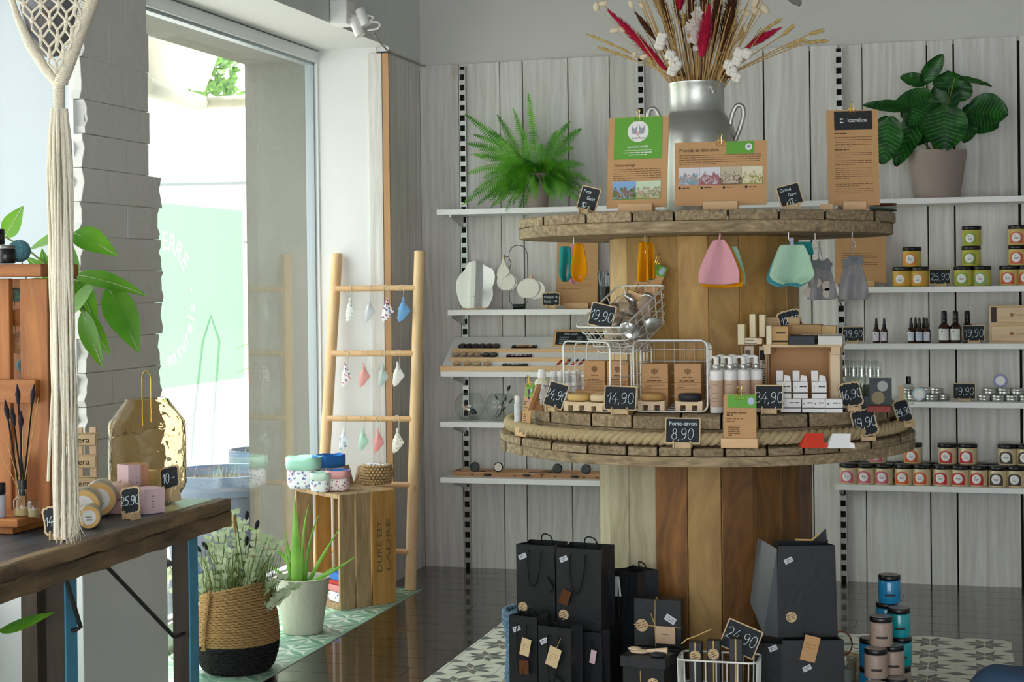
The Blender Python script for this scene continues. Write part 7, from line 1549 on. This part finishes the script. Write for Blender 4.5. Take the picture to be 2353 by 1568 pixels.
def bag(p,yaw,w,d,h,label,cords=True,seal_=(-.3,.14),stick=(-.36,.82),skew=0,handle_z=.1,name='paper_bag',flare=0):
    t=thing(name,label,'paper bag',tuple(p),R(yaw),'black paper gift bags'); hw,hd=w/2,d/2; m=MB(); e=flare
    f=[(-hw+e,-hd,0),(hw-e,-hd,0),(hw-e,hd,0),(-hw+e,hd,0),(-hw,-hd,h),(hw,-hd,h),(hw,hd,h),(-hw,hd,h)]
    mid=[(hw-.012,0,h),(-hw+.012,0,h),(hw,0,h*.3),(-hw,0,h*.3)]
    m.add(f,[(0,3,2,1),(0,1,5,4),(2,3,7,6)]); m.build('bag',M['bagb'],t,solid=.0012)
    m=MB(); v=[(hw-e,-hd,0),(hw-e,hd,0),(hw,hd,h),(hw,-hd,h),(hw-.014,0,h),(hw-.006,0,h*.35)]; m.add(v,[(0,5,4,3),(1,2,4,5),(0,1,5)]); v=[(-a,b,c) for a,b,c in v]; m.add(v,[(3,4,5,0),(5,4,2,1),(5,1,0)]); m.build('gusset',M['bagg'],t,solid=.001)
    if cords:
        for s,k in ((-1,1),(1,0)):
            m=MB(); y=s*(hd+.004) if s<0 else hd+.004
            zz=h*.93; q=[(-w*.16,y,zz),(-w*.17,y-.006,zz-.03),(-w*.10,y-.012,zz-h*.40),(0,y-.014,zz-h*.46),(w*.10,y-.012,zz-h*.38),(w*.17,y-.006,zz-.03),(w*.16,y,zz)] if s<0 else [(-w*.16,y-.01,zz),(-w*.12,y-.02,zz+.03),(0,y-.03,zz+.04),(w*.12,y-.02,zz+.03),(w*.16,y-.01,zz)]
            m.tube(smooth(q),.0022,6); m.build('cord_handle',M['cord'],t)
    if seal_: seal(None,t,seal_[0]*w,seal_[1]*h,-hd-.001,min(.016,w*.12))
    if stick: sticker(t,stick[0]*w,stick[1]*h,-hd-.001)
    return t
def bp(px,py,Y): return at(px,py,Y)
BYY=4.86
# hidden black cartons carry the upper bags
zU=bp(1300,1432,BYY-.05).z
for px,Y,w,l in ((1262,BYY+.02,.13,'plain black carton under the upper left paper bag'),(1362,BYY+.02,.13,'plain black carton under the upper middle paper bag')):
    p=on(px,Y,ZF); m=MB(); m.box(-w/2,w/2,-.04,.06,0,zU-ZF-.001); tag(m.build('black_carton',M['bagb'],None,loc=p,rz=R(-12),bev=.002),l,'box','black cartons behind the front bags')
b1=bag(on(1247,BYY+.01,zU),-10,.128,.10,.232,'upper left black paper bag with looped cord and round seal',seal_=(-.34,.17),stick=(-.33,.84)); ktag(b1,.03,.13,-.066,.035,.04,35,'bagb',lines=False)
b2=bag(on(1347,BYY-.03,zU-.012),-10,.145,.11,.245,'upper middle black paper bag with long cord and round seal',seal_=(-.34,.17),stick=(-.33,.86)); ktag(b2,-.03,.12,-.072,.03,.045,-20,'brownp' ,lines=False)
b3=bag(on(1462,BYY+.10,ZF+.17),-34,.11,.09,.27,'black paper bag with white tag right behind the upper bags',cords=True,seal_=None,stick=None); ktag(b3,-.03,.25,-.055,.03,.06,8,'paper',lines=False)
q=on(1462,BYY+.10,ZF); m=MB(); m.box(-.05,.05,-.04,.04,0,.169); tag(m.build('black_carton',M['bagb'],None,loc=q,rz=R(-34),bev=.002),'plain black carton under the rear bag with the white tag','box')
b4=bag(on(1330,BYY+.09,ZF),-8,.20,.09,.36+.10,'wide black paper bag at the very back of the left bag group',seal_=None,stick=None); 
m=MB(); pts=[(0,-.04,.47),(.01,-.05,.50),(.03,-.05,.52)]; m.tube(pts,.0006,4); m.build('thread',M['raffia'],b4); ktag(b4,-.0,.485,-.05,.05,.02,10,'paper',lines=False)
b5=bag(on(1217,4.74,ZF),-14,.095,.07,bp(1217,1418,4.70).z-ZF,'lower left black paper bag with pale wood-print tag and brown square tag',seal_=(-.15,.30),stick=(-.22,.88)); ktag(b5,.022,.27,-.05,.032,.052,-12,'kraftl'); ktag(b5,.012,.205,-.052,.032,.042,0,'brownp',lines=False)
b6=bag(on(1290,4.68,ZF),-16,.11,.07,bp(1290,1442,4.65).z-ZF,'lower middle black paper bag tied with raffia and a pale tag',seal_=(-.30,.22),stick=(-.32,.86)); ktag(b6,.014,.26,-.05,.04,.058,-18,'kraftl',cordp=(.03,-.05,.29)); ktag(b6,-.01,.17,-.05,.03,.04,60,'bagb',lines=False)
b7=bag(on(1362,4.76,ZF),-12,.09,.06,bp(1350,1450,4.7).z-ZF-.01,'dark narrow paper bag right of the raffia tied one',seal_=None,stick=None); ktag(b7,.028,.24,-.045,.018,.04,-10,'pinkbox',lines=False)
# right group
zR=bp(1850,1466,4.86).z
q=on(1852,4.95,ZF); 
b8=bag(on(1848,4.92,zR),16,.168,.10,.27,'large black paper bag with pale creased side at the right',cords=False,seal_=(-.28,.22),stick=(-.32,.84),flare=-.006); 
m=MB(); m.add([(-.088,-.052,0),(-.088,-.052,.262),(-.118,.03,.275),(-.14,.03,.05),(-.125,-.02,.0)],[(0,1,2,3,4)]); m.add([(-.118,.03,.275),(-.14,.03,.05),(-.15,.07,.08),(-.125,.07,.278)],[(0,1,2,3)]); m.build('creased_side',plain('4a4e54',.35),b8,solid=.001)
m=MB(); m.tube([(-.03,-.03,.285),(.02,-.03,.283),(.04,-.03,.30)],.003,5); m.build('raffia_bow',M['raffia'],b8)
m=MB(); m.add([(.03,.02,.27),(.075,.02,.27),(.072,.02,.31)],[(0,1,2)]); m.build('corner_flap',M['bagb'],b8,solid=.001)
b9=bag(on(1862,4.90,ZF),14,.18,.13,zR-ZF-.002,'lower right black paper bag with kraft tag, under the large one',cords=False,seal_=None,stick=(-.10,.70)); ktag(b9,.0,.285,-.07,.045,.075,-14,'kraft')
b10=bag(on(1770,4.86,ZF),-6,.09,.08,.26,'slim dark paper bag between the wire basket and the lower right bag',cords=False,seal_=None,stick=(.22,.95))
# gift boxes
zI=bp(1500,1490,4.80).z
q=on(1515,4.86,ZF); m=MB(); m.box(-.075,.075,-.05,.05,0,zI-ZF-.001); tag(m.build('black_carton',M['bagb'],None,loc=q,rz=R(-6),bev=.002),'plain black carton carrying the upright gift box','box')
t=thing('gift_box','upright black gift box tied with raffia and kraft card','gift box',tuple(on(1515,4.84,zI)),R(-4),'black gift boxes'); w=.145;h=.142; m=MB(); m.box(-w/2,w/2,-.02,.03,0,h); m.build('box',M['bagb'],t,bev=.001); seal(None,t,-.048,.062,-.0205,.019); sticker(t,.04,.085,-.0205,rot=-30,w=.034,h=.02)
m=MB(); m.tube([(-w/2,-.022,.064),(0,-.023,.062),(w/2,-.022,.060)],.0014,5); m.tube([(-.005,-.022,0),(-.007,-.023,.06),(-.006,-.022,.135),(.0,-.024,.15),(.003,-.02,.138)],.0014,5); m.tube([(-.005,-.024,.06),(-.018,-.026,.10)],.0016,5); m.build('raffia_tie',M['raffia'],t)
m=MB(); m.box(-.004,.056,-.027,-.026,.012,.064); c_=m.build('kraft_card',plain('c9a98a',.7),t); m=MB(); textlines(m,.015,.035,.038,1,.01,.003,y=-.0275,ragged=False); textlines(m,.015,.045,.026,1,.01,.001,y=-.0275); m.build('card_print',M['inkg'],c_)
zJ=bp(1488,1500,4.66).z
t=thing('gift_box','open black gift box with brushes and a dark soap on its lid','gift box',tuple(on(1490,4.64,ZF)),R(-8),'black gift boxes'); h=zJ-ZF; m=MB(); m.box(-.062,.062,-.04,.04,0,h-.03); m.build('box',M['bagb'],t,bev=.001); m=MB(); m.box(-.068,.068,-.046,.046,h-.030,h); m.build('lid',M['bagg'],t,bev=.001); seal(None,t,.03,h-.075,-.0405,.017)
m=MB(); m.tube([(-.005,-.042,0),(-.008,-.042,h-.04)],.0012,4); m.tube([(-.03,-.042,h-.09),(.0,-.043,h-.11)],.0012,4); m.build('raffia_tie',M['raffia'],t)
q=on(1470,4.64,zJ+.001); t=thing('wooden_brush','pale oval wooden brush lying on the black box lid','brush',tuple(q)); m=MB(); m.T=T4(z=.006); m.ball(1,(0,0,.0),20,(.028,.018,.007)); m.ball(1,(-.014,-.004,.008),20,(.02,.016,.006)); m.build('head',M['bamboop'],t); m=MB(); m.tube([(.02,0,.008),(.05,.004,.009),(.08,.004,.008)],[.005,.007,.012],8); m.build('handle',M['bamboop'],t)
q=on(1513,4.62,zJ+.001); m=MB(); m.cyl(.022,0,.008,20,b=.003); tag(m.build('dark_soap',plain('2c3038',.6),None,loc=q),'dark round soap lying on the black box lid','soap')
# wire basket of slim boxes
q=on(1655,4.62,ZF); wire_basket(q,.225,.12,bp(1655,1522,4.56).z-ZF,'white wire basket on the spool base holding slim black gift boxes',nx=7,ny=5,nz=3,tap=.94,mt='wire',r=.0022)
for i,(px,Y,hh,l) in enumerate(((1601,4.61,bp(1601,1478,4.61).z-ZF,'left'),(1643,4.62,bp(1643,1474,4.62).z-ZF,'middle'),(1694,4.58,bp(1694,1470,4.58).z-ZF,'right'))):
    t=thing('slim_gift_box',l+' slim black gift box with kraft band in the white wire basket','gift box',tuple(on(px,Y,ZF+.003)),group='slim black boxes in the wire basket'); m=MB(); m.box(-.018,.018,-.01,.02,0,hh+ (.0)); m.build('box',M['bagb'],t,bev=.001); m=MB(); m.box(-.002,.002,-.0112,-.0104,0,hh); m.build('raffia_band',M['raffia'],t)
    if i<2: seal(None,t,0,hh-.038,-.012,.016)
    else: ktag(t,.0,.118,-.016,.062,.055,-30,'kraft')
s=sign(1703,4.66,ZF+.13,.105,.085,[('24.90',0,.36,.40)],'chalkboard reading 24 90 stuck askew in the white wire basket',roll=22,yaw=4,tilt=6,stand=False); s.location=bp(1690,1510,4.66)
m=MB(); pts=[bp(1566,1480,4.6),bp(1578,1470,4.6),bp(1600,1462,4.61),bp(1634,1447,4.62)]; tag(m.tube(pts,.002,5).build('raffia_strand',M['raffia']),'loose raffia strand arching above the white wire basket','raffia')
# blue crochet basket at far left
t=thing('crochet_basket','chunky blue crocheted basket half hidden by the black bags','basket',tuple(on(1232,4.98,ZF)),group=None); m=MB(); n=30
for k in range(18):
    z=.012+k*.0165
    r_=.088+.003*math.sin(k*.5)+(.006 if k>14 else 0)
    for j in range(n): a=6.283*(j+.5*(k%2))/n; m.ball(.0115,(r_*math.cos(a),r_*math.sin(a),z),6,(1,1,.9))
m.lathe([(.082,0),(.082,.29)],24); m.build('stitches',M['blueyarn'],t)
# jars at the lower right
JB=mat('beige_marbled_label','a48f80',.4,var=.3,vscale=14)
def cj(px,Y,k,mt,label,r=.034,h=.086,lid='black',z0=ZF):
    t=thing('cosmetic_jar',label,'jar',tuple(on(px,Y,z0+.066+k*(h+.0015))),R(-10),'stacked jars at the lower right'); m=MB(); m.lathe([(r*.95,0),(r,.003),(r,h*.78),(r*.95,h*.82)],28); m.build('jar_body',mt,t); m=MB(); m.cyl(r*.99,h*.82,h,28,b=.002); l_=m.build('lid',M[lid],t); m=MB(); m.cyl(r*.88,h,h+.0005,28); m.build('lid_sticker',plain('9a8e88',.3),l_)
    m=MB(); q=r*1.008; a0,a1=-100,-45; n=8; vs=[(q*math.cos(R(a0+(a1-a0)*i/n)),q*math.sin(R(a0+(a1-a0)*i/n)),zz) for zz in (h*.28,h*.36) for i in range(n+1)]; m.add(vs,[(i,i+1,n+2+i,n+1+i) for i in range(n)],True); m.build('dark_band',plain('2c2022'),t)
BLU=mat('deep_blue_jar','1e86b8',.2,coat=.5); TEA=mat('turquoise_jar','1c9fa6',.2,coat=.5)
def lv(px,py,Y): # level of a jar bottom
    return (bp(px,py,Y).z-ZF)/.0875
for (px,Y,k,mt,l) in ((2013,4.86,0,JB,'bottom front jar of the beige marbled stack'),(2060,4.93,0,JB,'bottom right jar of the beige marbled stack'),(2013,4.92,1,JB,'middle left beige marbled jar with dark band'),(2052,4.98,1,JB,'middle right beige marbled jar with dark band'),(2025,4.96,2,JB,'top beige marbled jar of the stack'),
 (2068,5.09,0,JB,'hidden lowest jar of the turquoise column'),(2070,5.10,1,TEA,'lower turquoise jar of the right column'),(2066,5.10,2,TEA,'upper turquoise jar of the right column'),
 (2030,5.17,0,JB,'hidden lowest jar of the blue column'),(2035,5.18,1,BLU,'lower deep blue jar mostly hidden behind the beige stack'),(2038,5.18,2,BLU,'upper deep blue jar hidden at the waist of the stack')):
    cj(px,Y,k,mt,l)
cj(2044,5.17,3,BLU,'topmost deep blue jar at the back of the stack',h=.086)
cj(2001,5.06,0,BLU,'small deep blue jar left of the beige stack'); cj(2001,5.06,1,BLU,'deep blue jar peeking out left of the beige stack')
sign(2092,4.86,ZF,.050,.080,[],'slate grey blank sign with curly edge beside the jar stack',F,yaw=50,tilt=8,stand=False)
q=on(2040,5.02,ZF); m=MB(); m.box(-.095,.085,-.20,.20,0,.031); m.box(-.095,.085,-.20,.20,.033,.065); tag(m.build('wooden_plinth',M['staved'],None,loc=q,bev=.004),'low brown wooden plinth under the stacked jars at lower right','plinth')
# clip-top glass jar
q=on(1945,5.12,ZF+.085); t=thing('clip_top_jar','clear clip-top glass jar with its round lid swung open and white contents','glass jar',tuple(q)); m=MB(); m.lathe([(.024,0),(.028,.004),(.034,.07),(.0345,.075),(.032,.075),(.026,.006),(0,.006)],26); m.build('glass',M['clear'],t); m=MB(); m.cyl(.025,.007,.045,22); m.build('white_salt',plain('b9bdb5',.8),t)
m=MB(); m.T=T4(x=-.012,y=.01,z=.118,rx=75,rz=40); m.cyl(.036,-.004,.004,30,b=.002); m.build('glass_lid',M['clear'],t); m=MB(); m.T=T4(x=-.012,y=.01,z=.118,rx=75,rz=40); m.tube([(.036*math.cos(6.283*i/30),.036*math.sin(6.283*i/30),0) for i in range(30)],.0025,6,closed=True); m.build('rubber_ring',plain('9a4a28',.7),t); m=MB(); m.tube([(.034*math.cos(6.283*i/26),.034*math.sin(6.283*i/26),.07) for i in range(26)],.0012,5,closed=True); m.tube([(-.005,-.034,.072),(-.004,-.036,.055),(.004,-.036,.055),(.005,-.034,.072)],.0016,5); m.build('wire_bail',M['tin'],t)
q=on(1945,5.12,ZF); m=MB(); m.box(-.05,.05,-.045,.045,0,.084); tag(m.build('wooden_block',M['staved'],None,loc=q,bev=.003),'brown wooden block raising the clip-top glass jar','block')
# dark cushion at lower right corner
q=on(2330,5.0,.004); t=thing('floor_cushion','slate blue padded pouffe cut off at the lower right corner','cushion',tuple(q)); zc=bp(2330,1530,5.0).z; m=MB(); m.grid(lambda a,b:((a-.5)*.36*(1-.25*(2*b-1)**2),(b-.5)*.30*(1-.25*(2*a-1)**2),max(0,(zc-.01)*(1-abs(2*a-1)**3.2)**.6*(1-abs(2*b-1)**3.2)**.6+.006*math.sin(a*14)*math.sin(b*9))),28,24); m.box(-.13,.13,-.1,.1,0,.01); m.build('cover',M['navy'],t); m=MB(); m.tube([(.05,-.10,zc*.55),(.10,-.12,zc*.75),(.16,-.11,zc*.6)],.006,8); m.build('strap',plain('6d7f9a'),t)
# unseen wall behind the viewer, added to shape the fill light through its opening
m=MB(); m.box(2.3,3.0,-2.65,-2.5,-.05,CEIL); m.box(-2.586,2.3,-2.65,-2.5,2.5,CEIL); struct('wall_front',m,M['wallwhite'])
